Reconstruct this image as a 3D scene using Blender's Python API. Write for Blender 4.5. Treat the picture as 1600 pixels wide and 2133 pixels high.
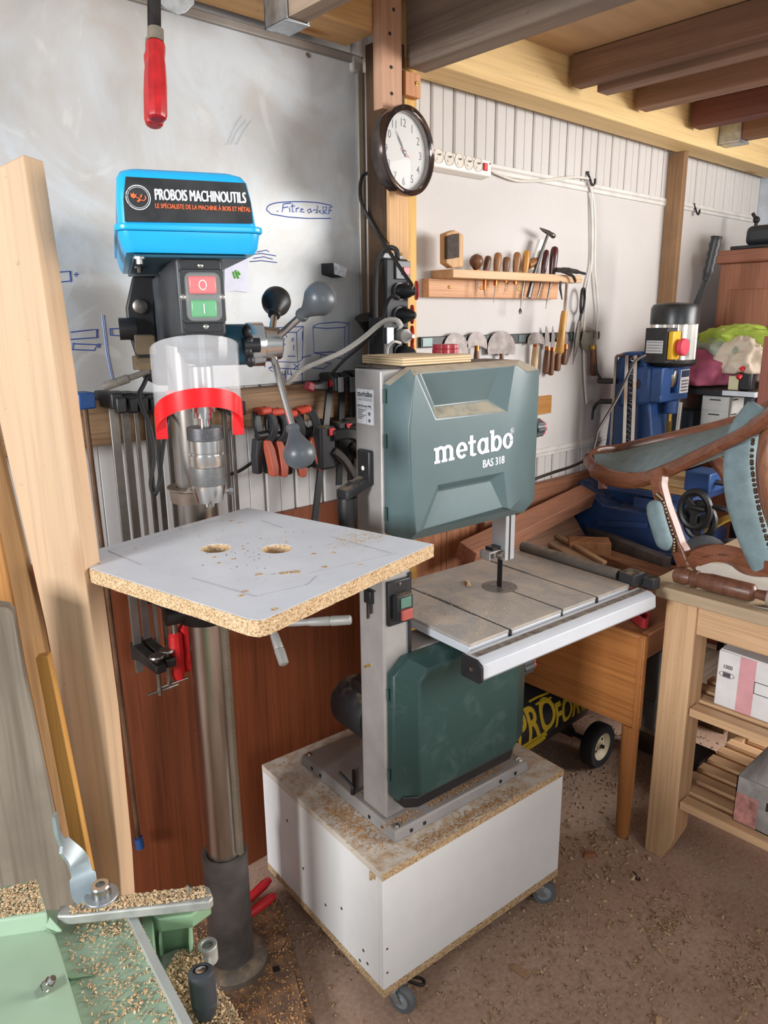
import bpy, bmesh, math, random
from mathutils import Vector as V, Matrix, Quaternion
from math import sin, cos, pi, radians as R
random.seed(7)
for o in list(bpy.data.objects):
    bpy.data.objects.remove(o)
SC = bpy.context.scene
COL = SC.collection
# ------------------------------------------------------------------ camera
FPX, YAW, PITCH, ROLL = 1542.0, R(47.73), R(14.58), R(0.646)
CAM = V((0, 0, 1.55))
FW = V((cos(YAW)*cos(PITCH), sin(YAW)*cos(PITCH), -sin(PITCH)))
RI = V((sin(YAW), -cos(YAW), 0)); DN = FW.cross(RI)
RR = RI*cos(ROLL) + DN*sin(ROLL); DD = -RI*sin(ROLL) + DN*cos(ROLL)
cd = bpy.data.cameras.new('camera'); cam = bpy.data.objects.new('camera', cd); COL.objects.link(cam)
cd.sensor_fit = 'HORIZONTAL'; cd.sensor_width = 36; cd.lens = 36*FPX/1600; cd.clip_start = 0.05; cd.clip_end = 60
cam.matrix_world = Matrix(((RR.x, -DD.x, -FW.x, CAM.x), (RR.y, -DD.y, -FW.y, CAM.y), (RR.z, -DD.z, -FW.z, CAM.z), (0, 0, 0, 1)))
SC.camera = cam
# ------------------------------------------------------------------ light
SC.view_settings.view_transform = 'Standard'; SC.view_settings.look = 'None'
SC.view_settings.gamma = 1; SC.view_settings.use_curve_mapping = False
SC.view_settings.exposure = 0.2
w = bpy.data.worlds.new('world'); SC.world = w; w.use_nodes = True
w.node_tree.nodes['Background'].inputs[0].default_value = (0.86, 0.93, 1.0, 1)
w.node_tree.nodes['Background'].inputs[1].default_value = 0.44
def area(name, loc, aim, sx, sy, power, col):
    l = bpy.data.lights.new(name, 'AREA'); l.shape = 'RECTANGLE'; l.size = sx; l.size_y = sy; l.energy = power; l.color = col
    o = bpy.data.objects.new(name, l); COL.objects.link(o); o.location = loc
    o.rotation_euler = (V(aim)-V(loc)).to_track_quat('-Z', 'Y').to_euler(); return o
area('window_light_right', (3.9, -1.5, 1.95), (1.1, 1.2, 1.0), 2.3, 1.3, 182, (1.0, 0.985, 0.96))
area('window_light_left', (0.0, -2.5, 1.8), (1.2, 1.2, 0.7), 1.1, 1.1, 22, (0.95, 0.98, 1.0))
area('door_light_left', (-3.6, .10, 2.05), (1.83, 1.1, .6), 0.9, 1.0, 210, (0.95, 0.98, 1.0))

# ------------------------------------------------------------------ helpers
def P(u, v, x=None, y=None, z=None, t=None, pl=None):
    d = FW + RR*((u-800)/FPX) + DD*((v-1066.5)/FPX)
    if x is not None: k = (x-CAM.x)/d.x
    elif y is not None: k = (y-CAM.y)/d.y
    elif z is not None: k = (z-CAM.z)/d.z
    elif t is not None: k = t
    else: k = (pl[0]-CAM).dot(pl[1])/d.dot(pl[1])
    return CAM + d*k
def frame(o, x=None, y=None, z=None):
    """Matrix from an origin and two of three axis directions."""
    o = V(o)
    if z is None:
        x = V(x).normalized(); z = x.cross(V(y)).normalized(); y = z.cross(x)
    elif x is None:
        y = V(y).normalized(); x = y.cross(V(z)).normalized(); z = x.cross(y)
    else:
        x = V(x).normalized(); y = V(z).cross(x).normalized(); z = x.cross(y)
    return Matrix(((x.x, y.x, z.x, o.x), (x.y, y.y, z.y, o.y), (x.z, y.z, z.z, o.z), (0, 0, 0, 1)))
def lathe_frame(o, axis):
    axis = V(axis).normalized(); h = V((0, 0, 1)) if abs(axis.z) < .9 else V((1, 0, 0))
    return frame(o, x=h.cross(axis), z=axis)
I4 = Matrix.Identity(4)
class MB:
    def __init__(s, M=I4): s.bm = bmesh.new(); s.M = M
    def vs(s, pts): return [s.bm.verts.new(s.M @ V(p)) for p in pts]
    def f(s, vs):
        try: return s.bm.faces.new(vs)
        except ValueError: return None
    def hexa(s, p):
        v = s.vs(p)
        for q in ((3, 2, 1, 0), (4, 5, 6, 7), (0, 1, 5, 4), (1, 2, 6, 5), (2, 3, 7, 6), (3, 0, 4, 7)): s.f([v[i] for i in q])
        return s
    def box(s, x0, x1, y0, y1, z0, z1):
        return s.hexa([(x0, y0, z0), (x1, y0, z0), (x1, y1, z0), (x0, y1, z0), (x0, y0, z1), (x1, y0, z1), (x1, y1, z1), (x0, y1, z1)])
    def prism(s, pts, vec):
        vec = V(vec); a = s.vs(pts); b = s.vs([V(p)+vec for p in pts]); n = len(a)
        s.f(a[::-1]); s.f(b)
        for i in range(n): s.f([a[i], a[(i+1) % n], b[(i+1) % n], b[i]])
        return s
    def poly(s, pts2, z0, z1):      # 2D outline extruded along local z
        return s.prism([(p[0], p[1], z0) for p in pts2], (0, 0, z1-z0))
    def loft(s, rings, caps=True, closed=True):
        vv = [s.vs(r) for r in rings]; n = len(vv[0])
        for a, b in zip(vv, vv[1:]):
            for i in range(n if closed else n-1): s.f([a[i], a[(i+1) % n], b[(i+1) % n], b[i]])
        if caps and closed: s.f(vv[0][::-1]); s.f(vv[-1])
        return s
    def lathe(s, prof, o=(0, 0, 0), ax=(0, 0, 1), n=24, caps=True):
        L = lathe_frame(o, ax); rings = []
        for r, h in prof: rings.append([L @ V((r*cos(2*pi*i/n), r*sin(2*pi*i/n), h)) for i in range(n)])
        return s.loft(rings, caps)
    def cyl(s, a, b, r, n=16, r2=None):
        a = V(a); b = V(b); L = (b-a).length
        return s.lathe([(r, 0), (r if r2 is None else r2, L)], a, b-a, n)
    def tube(s, pts, r, n=8, closed=False, flat=None):
        pts = [V(p) for p in pts]; N = len(pts); rs = r if isinstance(r, (list, tuple)) else [r]*N
        rings = []; up = None
        for i, p in enumerate(pts):
            if closed: d = pts[(i+1) % N]-pts[i-1]
            else: d = pts[min(i+1, N-1)]-pts[max(i-1, 0)]
            d.normalize()
            if up is None:
                up = V((0, 0, 1)) if abs(d.z) < .85 else V((1, 0, 0))
                if flat is not None: up = V(flat[0])
            a = up - d*up.dot(d)
            if a.length < 1e-5: a = d.orthogonal()
            a.normalize(); b = d.cross(a)
            if flat is None: up = a
            k1, k2 = (rs[i], rs[i]) if flat is None else (rs[i], rs[i]*flat[1])
            rings.append([p + a*(k1*cos(2*pi*j/n)) + b*(k2*sin(2*pi*j/n)) for j in range(n)])
        if closed: rings.append(rings[0]); return s.loft(rings, False)
        return s.loft(rings)
    def ribbon(s, pts, nrm, wid, th):   # rectangular section bar along pts; wid along nrm x dir, th along nrm
        pts = [V(p) for p in pts]; N = len(pts); rings = []
        ws = wid if isinstance(wid, (list, tuple)) else [wid]*N
        for i, p in enumerate(pts):
            d = (pts[min(i+1, N-1)]-pts[max(i-1, 0)]).normalized(); n_ = V(nrm[i] if isinstance(nrm, list) else nrm); n_ = (n_-d*n_.dot(d)).normalized(); b = d.cross(n_)
            k = ws[i]/2; h = th/2
            rings.append([p+b*k+n_*h, p-b*k+n_*h, p-b*k-n_*h, p+b*k-n_*h])
        return s.loft(rings)
    def ball(s, c, r, n=16, sc=(1, 1, 1), ax=(0, 0, 1)):
        k = n//2; pr = [(max(r*sin(pi*i/k), 1e-5), -r*cos(pi*i/k)) for i in range(k+1)]
        L = lathe_frame(c, ax); rings = []
        for a, h in pr: rings.append([L @ V((a*cos(2*pi*i/n)*sc[0], a*sin(2*pi*i/n)*sc[1], h*sc[2])) for i in range(n)])
        return s.loft(rings, True)
    def arc2(s, cx, cy, rx, ry, wx, wy, a0, a1, z0, z1, n=14):
        o = []; i_ = []
        for k in range(n+1):
            a = R(a0+(a1-a0)*k/n); o.append((cx+rx*cos(a), cy+ry*sin(a))); i_.append((cx+(rx-wx)*cos(a), cy+(ry-wy)*sin(a)))
        for k in range(n): s.poly([o[k], o[k+1], i_[k+1], i_[k]], z0, z1)
        return s
    def ob(s, name, mt, parent=None, M=None, bev=0, seg=2, sm=35, sub=0):
        bmesh.ops.remove_doubles(s.bm, verts=s.bm.verts, dist=1e-6)
        bmesh.ops.recalc_face_normals(s.bm, faces=s.bm.faces)
        me = bpy.data.meshes.new(name); s.bm.to_mesh(me); s.bm.free()
        me.polygons.foreach_set('use_smooth', [True]*len(me.polygons))
        me.set_sharp_from_angle(angle=R(sm))
        me.materials.append(mt)
        o = bpy.data.objects.new(name, me); COL.objects.link(o)
        if M is not None: o.matrix_world = M
        if bev:
            b = o.modifiers.new('bevel', 'BEVEL'); b.width = bev; b.segments = seg; b.limit_method = 'ANGLE'; b.angle_limit = R(40)
        if sub:
            b = o.modifiers.new('sub', 'SUBSURF'); b.levels = sub; b.render_levels = sub
        if parent is not None: adopt(o, parent)
        return o
def adopt(o, parent):
    m = o.matrix_basis.copy(); o.parent = parent
    o.matrix_parent_inverse = wm(parent).inverted()
    o.matrix_basis = m
WM = {}
def wm(o):
    if o.name in WM: return WM[o.name]
    if o.parent is None: return o.matrix_basis.copy()
    return wm(o.parent) @ o.matrix_parent_inverse @ o.matrix_basis
def tag(o, label, cat, group=None, kind=None):
    if label: o['label'] = label
    if cat: o['category'] = cat
    if group: o['group'] = group
    if kind: o['kind'] = kind
    return o
def thing(name, loc, label, cat, group=None):
    o = bpy.data.objects.new(name, None); COL.objects.link(o); o.location = loc; o.empty_display_size = .05
    return tag(o, label, cat, group)
def lab(o, label): o['label'] = label; return o
def struct(o): o['kind'] = 'structure'; return o
def text(name, s, size, M, mt, parent=None, bold=0.0, xs=1.0, align='LEFT', ext=.0004, shear=0, res=3, space=1.0, dup=0):
    cu = bpy.data.curves.new('t', 'FONT'); cu.body = s; cu.size = size; cu.offset = bold; cu.extrude = ext; cu.align_x = align
    cu.shear = shear; cu.resolution_u = res; cu.space_character = space
    t = bpy.data.objects.new('t', cu); COL.objects.link(t)
    bpy.context.view_layer.update()
    me = bpy.data.meshes.new_from_object(t.evaluated_get(bpy.context.evaluated_depsgraph_get()))
    bpy.data.objects.remove(t); me.name = name
    me.transform(Matrix.Diagonal((xs, 1, 1, 1)))
    if dup:   # a heavier face
        bm = bmesh.new(); bm.from_mesh(me); g = bmesh.ops.duplicate(bm, geom=bm.verts[:]+bm.edges[:]+bm.faces[:])['geom']
        bmesh.ops.translate(bm, vec=(dup, dup*.3, .00003), verts=[v for v in g if isinstance(v, bmesh.types.BMVert)]); bm.to_mesh(me); bm.free()
    me.materials.clear(); me.materials.append(mt)
    o = bpy.data.objects.new(name, me); COL.objects.link(o); o.matrix_world = M
    if parent is not None: adopt(o, parent)
    return o
def smooth_path(pts, k=6, closed=False):
    pts = [V(p) for p in pts]; n = len(pts); out = []
    rng = n if closed else n-1
    for i in range(rng):
        p0 = pts[(i-1) % n] if closed or i > 0 else pts[0]; p1 = pts[i]; p2 = pts[(i+1) % n]
        p3 = pts[(i+2) % n] if closed or i+2 < n else pts[-1]
        for j in range(k):
            t = j/k; out.append(.5*((2*p1)+(p2-p0)*t+(2*p0-5*p1+4*p2-p3)*t*t+(-p0+3*p1-3*p2+p3)*t**3))
    if not closed: out.append(pts[-1])
    return out
def path(px, k=6, **kw):
    """Smooth world path from (u, v[, depth]) picks."""
    return smooth_path([P(q[0], q[1], **({'t': q[2]} if len(q) > 2 else kw)) for q in px], k)
def circ(cx, cy, rx, ry=None, n=24, a0=0, a1=360):
    ry = rx if ry is None else ry
    m = n if a1-a0 >= 360 else n+1
    return [(cx+rx*cos(R(a0+(a1-a0)*i/n)), cy+ry*sin(R(a0+(a1-a0)*i/n))) for i in range(m)]
def rrect(x0, x1, y0, y1, r, k=4):
    o = []
    for cx, cy, a in ((x1-r, y1-r, 0), (x0+r, y1-r, 90), (x0+r, y0+r, 180), (x1-r, y0+r, 270)):
        for i in range(k+1): o.append((cx+r*cos(R(a+90*i/k)), cy+r*sin(R(a+90*i/k))))
    return o
# ------------------------------------------------------------------ materials
def lin(h):
    if isinstance(h, str):
        h = h.lstrip('#'); c = [int(h[i:i+2], 16)/255 for i in (0, 2, 4)]
    else: c = h
    return tuple((x/12.92 if x <= .04045 else ((x+.055)/1.055)**2.4) for x in c)+(1,)
class NT:
    def __init__(s, name):
        s.m = bpy.data.materials.new(name); s.m.use_nodes = True; s.t = s.m.node_tree; s.b = s.t.nodes['Principled BSDF']
    def n(s, typ, **kw):
        q = s.t.nodes.new(typ)
        for k, v in kw.items():
            if k[0] == 'i' and k[1:].isdigit(): q.inputs[int(k[1:])].default_value = v
            elif hasattr(q, k): setattr(q, k, v)
            else: q.inputs[k].default_value = v
        return q
    def l(s, a, b): s.t.links.new(a, b)
    def coord(s, scale=(1, 1, 1), src='Object'):
        tc = s.n('ShaderNodeTexCoord'); mp = s.n('ShaderNodeMapping'); mp.inputs['Scale'].default_value = scale
        s.l(tc.outputs[src], mp.inputs[0]); return mp.outputs[0]
    def noise(s, co, scale, detail=4, rough=.6, dist=0):
        q = s.n('ShaderNodeTexNoise'); q.inputs['Scale'].default_value = scale; q.inputs['Detail'].default_value = detail
        q.inputs['Roughness'].default_value = rough; q.inputs['Distortion'].default_value = dist; s.l(co, q.inputs['Vector']); return q.outputs['Fac']
    def ramp(s, fac, stops):
        q = s.n('ShaderNodeValToRGB'); e = q.color_ramp.elements
        while len(e) < len(stops): e.new(.5)
        for el, (p, c) in zip(e, stops): el.position = p; el.color = c if len(c) == 4 else lin(c)
        s.l(fac, q.inputs[0]); return q.outputs[0]
    def mix(s, a, b, fac, mode='MIX'):
        q = s.n('ShaderNodeMix', data_type='RGBA', blend_type=mode)
        for inp, val in ((q.inputs[6], a), (q.inputs[7], b), (q.inputs[0], fac)):
            if hasattr(val, 'is_output'): s.l(val, inp)
            else: inp.default_value = val
        return q.outputs[2]
    def base(s, c):
        if hasattr(c, 'is_output'): s.l(c, s.b.inputs['Base Color'])
        else: s.b.inputs['Base Color'].default_value = c
    def rm(s, rough, metal=0, spec=.5):
        s.b.inputs['Roughness'].default_value = rough; s.b.inputs['Metallic'].default_value = metal; s.b.inputs['Specular IOR Level'].default_value = spec
        return s
    def bump(s, h, strength=.2, dist=.002):
        q = s.n('ShaderNodeBump'); q.inputs['Strength'].default_value = strength; q.inputs['Distance'].default_value = dist
        s.l(h, q.inputs['Height']); s.l(q.outputs[0], s.b.inputs['Normal'])
    def up(s, lo=.5, hi=.9):   # 1 on surfaces that face up, where dust settles
        g = s.n('ShaderNodeNewGeometry'); x = s.n('ShaderNodeSeparateXYZ'); s.l(g.outputs['Normal'], x.inputs[0])
        q = s.n('ShaderNodeMapRange'); q.inputs[1].default_value = lo; q.inputs[2].default_value = hi; s.l(x.outputs[2], q.inputs[0]); return q.outputs[0]
    def mul(s, a, b):
        q = s.n('ShaderNodeMath', operation='MULTIPLY')
        for i, val in enumerate((a, b)):
            if hasattr(val, 'is_output'): s.l(val, q.inputs[i])
            else: q.inputs[i].default_value = val
        return q.outputs[0]
MC = {}
def mat(name, c, rough=.5, metal=0, var=.06, dust=0, spec=.5, vscale=14, dcol='#b59c7c', bump=0, dlo=.5):
    if name in MC: return MC[name]
    t = NT(name); co = t.coord(); n = t.noise(co, vscale)
    c = lin(c); hi = tuple(min(1, x*(1+var*2)) for x in c[:3])+(1,); lo = tuple(x*(1-var*2) for x in c[:3])+(1,)
    col = t.ramp(n, [(.3, lo), (.7, hi)])
    if dust:
        d = t.ramp(t.noise(co, 35, 6), [(.42, (0, 0, 0, 1)), (.68, (1, 1, 1, 1))] if dust < .97 else [(.15, (0, 0, 0, 1)), (.5, (1, 1, 1, 1))])
        col = t.mix(col, lin(dcol), t.mul(t.mul(t.up(dlo), d), dust))
    t.base(col); t.rm(rough, metal, spec)
    if bump: t.bump(t.noise(co, 220, 3), bump, .001)
    MC[name] = t.m; return t.m
def wood(name, c1, c2, ax='X', sc=1.0, rough=.6, c3=None, patch=None, bump=.15, knots=False):
    if name in MC: return MC[name]
    t = NT(name); k = {'X': (.5, 9, 9), 'Y': (9, .5, 9), 'Z': (9, 9, .5)}[ax]
    co = t.coord(tuple(sc*v for v in k)); a = t.noise(co, 3.2, 7, .62, .9)
    l1, l2 = lin(c1), lin(c2); dk = tuple(x*.72 for x in l2[:3])+(1,); lt = tuple(min(1, x*1.10) for x in l1[:3])+(1,)
    col = t.ramp(a, [(.28, l2), (.5, c3 or l1), (.72, lt)])
    wv = t.n('ShaderNodeTexWave', bands_direction={'X': 'Y', 'Y': 'X', 'Z': 'X'}[ax]); wv.inputs['Scale'].default_value = 1.1; wv.inputs['Distortion'].default_value = 9; wv.inputs['Detail'].default_value = 3; wv.inputs['Detail Scale'].default_value = .7; t.l(co, wv.inputs[0])
    col = t.mix(col, t.ramp(wv.outputs['Fac'], [(.1, l2), (.55, l1)]), .32)
    k2 = {'X': (1.2, 60, 60), 'Y': (60, 1.2, 60), 'Z': (60, 60, 1.2)}[ax]
    fine = t.noise(t.coord(tuple(sc*v for v in k2)), 4, 4, .6)
    col = t.mix(col, dk, t.ramp(fine, [(.30, (.55, .55, .55, 1)), (.52, (0, 0, 0, 1))]))
    col = t.mix(col, lt, t.ramp(fine, [(.58, (0, 0, 0, 1)), (.75, (.35, .35, .35, 1))]))
    if knots:
        vo = t.n('ShaderNodeTexVoronoi'); t.l(t.coord({'X': (1.2, 5, 5), 'Y': (5, 1.2, 5), 'Z': (5, 5, 1.2)}[ax]), vo.inputs['Vector']); vo.inputs['Scale'].default_value = 1.6
        col = t.mix(t.ramp(vo.outputs['Distance'], [(.05, l2), (.16, (1, 1, 1, 1))]), col, .9, 'MULTIPLY')
    if patch:
        col = t.mix(col, lin(patch), t.ramp(t.noise(t.coord((2, 2, 2)), 2.2, 5), [(.46, (0, 0, 0, 1)), (.7, (.85, .85, .85, 1))]))
    spk = t.noise(t.coord((40, 40, 40)), 2, 2); col = t.mix(col, dk, t.ramp(spk, [(.70, (0, 0, 0, 1)), (.76, (.5, .5, .5, 1))]))
    t.base(col); t.rm(rough, 0, .35); t.bump(fine, bump*1.6, .0012)
    MC[name] = t.m; return t.m
def chip(name, cols, sc=260, rough=.9):
    if name in MC: return MC[name]
    t = NT(name); vo = t.n('ShaderNodeTexVoronoi'); vo.inputs['Scale'].default_value = sc; t.l(t.coord((1, 1, 1.4)), vo.inputs['Vector'])
    sp = t.n('ShaderNodeSeparateColor'); t.l(vo.outputs['Color'], sp.inputs[0])
    t.base(t.ramp(sp.outputs[0], [(i/(len(cols)-1), c) for i, c in enumerate(cols)])); t.rm(rough, 0, .2)
    t.bump(sp.outputs[1], .5, .0015); MC[name] = t.m; return t.m
def clear(name, col=(1, 1, 1, 1), rough=.05, alpha=.25):
    if name in MC: return MC[name]
    t = NT(name); t.base(col); t.rm(rough, 0, .5); t.b.inputs['Alpha'].default_value = alpha; MC[name] = t.m; return t.m
BLACK = mat('black_plastic', '#1b1b1d', .45, 0, .15); DBLACK = mat('dusty_black_plastic', '#202023', .6, 0, .15, dust=.5)
STEEL = mat('bright_steel', '#c9c6c2', .22, 1, .05); DSTEEL = mat('dull_steel', '#8d8780', .38, 1, .15); ALU = mat('aluminium', '#d3d6da', .38, .75, .04)
WHITE = mat('white_plastic', '#e6e2da', .4, 0, .02); RED = mat('red_plastic', '#c8202a', .4, 0, .06); DRED = mat('red_lacquer', '#b01b1e', .32, 0, .12, vscale=30)
WHITEPAPER = mat('white_paper', '#dfe0e2', .8, 0, .02); GREYRUB = mat('grey_rubber', '#63676c', .6, 0, .08)
ZINC = mat('zinc_plate', '#b4b9bc', .35, .8, .12, vscale=40); DARKIRON = mat('dark_iron', '#35312f', .55, .6, .25)
BRASS = mat('brass', '#c9a24f', .3, .9, .05); COPPER = mat('copper', '#c9703c', .3, .9, .08)
def screws(pts, nrm, parent, r=.004, name='screw', mt=None, M=None):
    o = []
    for p in pts:
        b = MB(); b.lathe([(r, -.001), (r, .0012), (r*.6, .002), (r*.25, .0012)], p, nrm, 10); o.append(b.ob(name, mt or BRASS, parent, M))
    return o
# ------------------------------------------------------------------ room
W = 1.66
t = NT('wall_paint'); co = t.coord(); n = t.noise(co, 1.6, 4); n2 = t.noise(co, 160, 3)
t.base(t.mix(t.ramp(n, [(.3, '#c4c0bd'), (.7, '#cdc9c7')]), t.ramp(n2, [(.3, '#cac4bf'), (.6, '#d5d0cc')]), .2)); t.rm(.75, 0, .25); t.bump(n2, .08, .001)
WALLP = t.m
b = MB(); b.box(1.42, 4.06, W, W+.02, 1.05, 2.02); b.box(0, 4.06, W+.012, W+.03, 0, 2.5)
for x0, x1, z0, z1 in ((1.42, 4.06, 2.02, 2.5), (1.42, 4.06, .85, 1.05), (0, 1.42, .9, 1.42)):
    x = x0
    while x < x1-.01:
        xe = min(x+.098, x1)
        b.prism([(x+.003, W+.014, z0), (x+.003, W+.004, z0), (x+.008, W, z0), ((x+xe)/2-.002, W, z0), ((x+xe)/2, W+.003, z0), ((x+xe)/2+.002, W, z0), (xe-.008, W, z0), (xe-.003, W+.004, z0), (xe-.003, W+.014, z0)], (0, 0, z1-z0)); x += .098
struct(b.ob('wall_back', WALLP, sm=20))
b = MB(); b.box(4.06, 4.1, -.2, W+.03, 0, 2.5); struct(b.ob('wall_right', mat('wall_right_paint', '#c3cad1', .7)))
for i, (x0, x1, z) in enumerate(((1.62, 4.06, 2.012), (1.9, 4.06, 1.052))):
    b = MB(); b.prism([(x0, W-.001, z-.016), (x0, W-.006, z-.014), (x0, W-.006, z-.003), (x0, W-.010, z), (x0, W-.006, z+.004), (x0, W-.006, z+.014), (x0, W-.001, z+.016)], (x1-x0, 0, 0))
    struct(b.ob('trim_%d' % (i+1), mat('trim_paint', '#d3cfca', .6)))
VENEER = wood('red_veneer', '#7f4327', '#66341d', 'Z', .8, .5, bump=.05); PLANKB = wood('brown_planks', '#a8714f', '#77472e', 'Z', .7, .6)
b = MB(); b.box(0, 1.44, W-.018, W+.011, 0, 1.04); struct(b.ob('wall_lower_left', VENEER))
b = MB()
for k in range(7): b.box(1.442+k*.172, 1.442+k*.172+.169, W-.014, W+.011, 0, .935)
struct(b.ob('wall_lower_mid', PLANKB, bev=.002))
b = MB(); b.box(1.95, 4.06, W-.04, W-.015, .80, .945); struct(b.ob('baseboard_back', wood('brown_rail', '#8f5f45', '#6b4430', 'X', .6, .65), bev=.002))
t = NT('floor_concrete'); co = t.coord(); a = t.noise(co, 2.6, 8, .7); f_ = t.noise(co, 90, 4, .7)
c = t.ramp(a, [(.28, '#957767'), (.5, '#b69783'), (.7, '#c9af9c')]); c = t.mix(c, t.ramp(f_, [(.4, '#937565'), (.62, '#c9ad97')]), .35)
t.base(c); t.rm(.9, 0, .2); t.bump(f_, .3, .002)
b = MB(); b.box(-2.5, 4.2, -3, W+.03, -.05, 0); struct(b.ob('floor', t.m))
# posts, beams and joists
YEL = wood('yellow_spruce', '#e6c47e', '#d3aa5e', 'X', .5, .6, bump=.25, knots=True); ORA = wood('orange_spruce', '#d09a4a', '#b87c34', 'X', .5, .6, knots=True)
DARKP = wood('rough_dark_post', '#4d392a', '#1d1510', 'Z', .9, .85, bump=.5, patch='#6b5239'); PALEP = wood('pale_post_face', '#d3a878', '#b98a60', 'Z', .8, .7, patch='#b08b68')
xa, xb, xc = P(803, 560, y=1.5).x, P(845, 560, y=1.5).x, P(868, 560, y=1.515).x
b = MB(); b.box(xa, xb, 1.5, 1.568, 0, 2.215); post = struct(b.ob('pillar_1', DARKP, bev=.003))
b = MB(); b.box(xa+.006, xb, 1.489, 1.5, 0, P(820, 395, y=1.5).z); struct(b.ob('trim_3', PALEP))
b = MB(); b.box(xb+.001, xc, 1.515, 1.60, 0, 2.195); struct(b.ob('trim_4', wood('yellow_stud', '#dcae5e', '#c08d3e', 'Z', .8), bev=.002))
p0, p1 = P(797, 225, y=1.465), P(838, 225, y=1.465)
t0 = thing('nailed_board', (p0.x, 1.48, p0.z), 'pinkish planed board screwed upright to the post above the clock', 'board')
b = MB(); b.box(p0.x, p1.x, 1.465, 1.498, p0.z, 2.40); b.ob('board', wood('pink_board', '#c69a7e', '#ad8063', 'Z', .7), t0, bev=.002)
screws([P(u, v, y=1.4645) for u, v in ((815, 140), (816, 195), (812, 70), (820, 20))], (0, -1, 0), t0, .004, mt=DARKIRON)
p0, p1 = P(845, 197, y=1.49), P(877, 150, y=1.49)
t0 = thing('support_block', (p0.x, 1.5, p0.z), 'small orange wood block with a brass screw under the grey joist', 'block')
b = MB(); b.box(p0.x, p1.x, 1.49, 1.514, p0.z, 2.154); b.ob('block', wood('orange_block', '#cc9166', '#b57a50', 'Z'), t0, bev=.002)
screws([P(868, 174, y=1.489)], (0, -1, 0), t0, .005)
b = MB(); b.box(xc+.002, 4.05, 1.52, 1.63, 2.20, 2.42); struct(b.ob('beam_1', YEL, bev=.004))
b = MB(); b.box(0, P(787, 100, y=1.5).x, 1.5, 1.62, 2.22, 2.46); struct(b.ob('beam_2', ORA, bev=.004))
p0, p1 = P(1370, 640, y=1.655).x, P(1408, 640, y=1.59).x
b = MB(); b.box(p0, p1, 1.59, W-.001, 0, 2.199); struct(b.ob('pillar_2', wood('brown_post', '#8f6d4d', '#664a33', 'Z', .9, .7, patch='#775a40'), bev=.003))
BROWNJ = wood('brown_joist', '#8c6f5d', '#6c5345', 'Y', .5, .7, patch='#785f50')
b = MB(); b.box(1.444, 1.512, -.8, 1.488, 2.158, 2.336); struct(b.ob('beam_3', wood('grey_joist', '#8d7c6e', '#6a5a4e', 'Y', .5, .7, patch='#75685e'), bev=.004))
b = MB(); b.box(2.17, 2.225, -.8, 1.499, 2.247, 2.336); struct(b.ob('beam_4', BROWNJ, bev=.003))
b = MB(); b.box(2.2255, 2.285, -.8, 1.44, 2.228, 2.336); struct(b.ob('beam_5', BROWNJ, bev=.003))
b = MB(); b.box(2.562, 2.632, -.8, 1.499, 2.246, 2.336); struct(b.ob('beam_6', wood('brown_joist_b', '#8f6e5a', '#6f5241', 'Y', .5), bev=.003))
b = MB(); b.box(2.972, 3.045, -.8, 1.499, 2.248, 2.336); struct(b.ob('beam_7', wood('red_joist', '#714438', '#552f27', 'Y', .5), bev=.003))
b = MB(); b.box(3.262, 3.33, -.8, 1.50, 2.238, 2.336); j4 = struct(b.ob('beam_8', wood('brown_joist_c', '#946c52', '#775540', 'Y', .5), bev=.003))
hg = thing('joist_hanger', (3.29, 1.46, 2.225), 'galvanised hanger holding the last joist on the right', 'bracket')
b = MB(); b.box(3.254, 3.261, 1.43, 1.518, 2.226, 2.30); b.box(3.254, 3.338, 1.43, 1.518, 2.226, 2.237); b.box(3.331, 3.338, 1.43, 1.518, 2.226, 2.30); b.ob('strap', ZINC, hg, bev=.002)
t = NT('ceiling_ply'); co = t.coord((1, 6, 1)); t.base(t.ramp(t.noise(co, 2.5, 6), [(.3, '#b69876'), (.7, '#c8aa87')])); t.rm(.7, 0, .3)
b = MB(); b.box(1.0, 4.06, -.8, 1.62, 2.338, 2.36); struct(b.ob('ceiling', t.m))
# left joist in its hanger and the zinc plate
p = V((1.036, 1.45, 0)); zz = 2.156
h2 = thing('joist_hanger', (p.x, 1.45, zz), 'galvanised joist shoe on the orange beam left of the post', 'bracket')
b = MB(); b.box(p.x-.003, p.x+.002, 1.42, 1.499, zz, zz+.2); b.box(p.x-.003, p.x+.058, 1.42, 1.499, zz, zz+.004); b.box(p.x+.053, p.x+.058, 1.42, 1.499, zz, zz+.2); b.box(p.x-.03, p.x+.085, 1.494, 1.499, zz+.08, zz+.2)
b.ob('strap', ZINC, h2, bev=.0015)
b = MB(); b.box(p.x+.004, p.x+.051, .6, 1.492, zz+.006, 2.42); struct(b.ob('beam_9', wood('grey_joist_b', '#a08a76', '#7d6857', 'Y', .5)))
pp = [P(u, v, y=1.40) for u, v in ((325, -60), (405, -60), (405, 8), (388, 26), (370, 31), (345, 18), (325, -4))]
t0 = thing('zinc_plate', pp[4], 'galvanised steel plate with cut corners beside the red clamp handles', 'plate')
b = MB(); b.prism(pp, (0, .004, 0)); b.ob('plate', ZINC, t0, bev=.001)
b = MB(); b.box(pp[0].x, pp[1].x, 1.404, 1.41, pp[0].z-.01, pp[0].z+.08); b.box(pp[0].x, pp[1].x, 1.40, 1.5, pp[0].z+.01, pp[0].z+.016); b.ob('flange', ZINC, t0)
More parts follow.
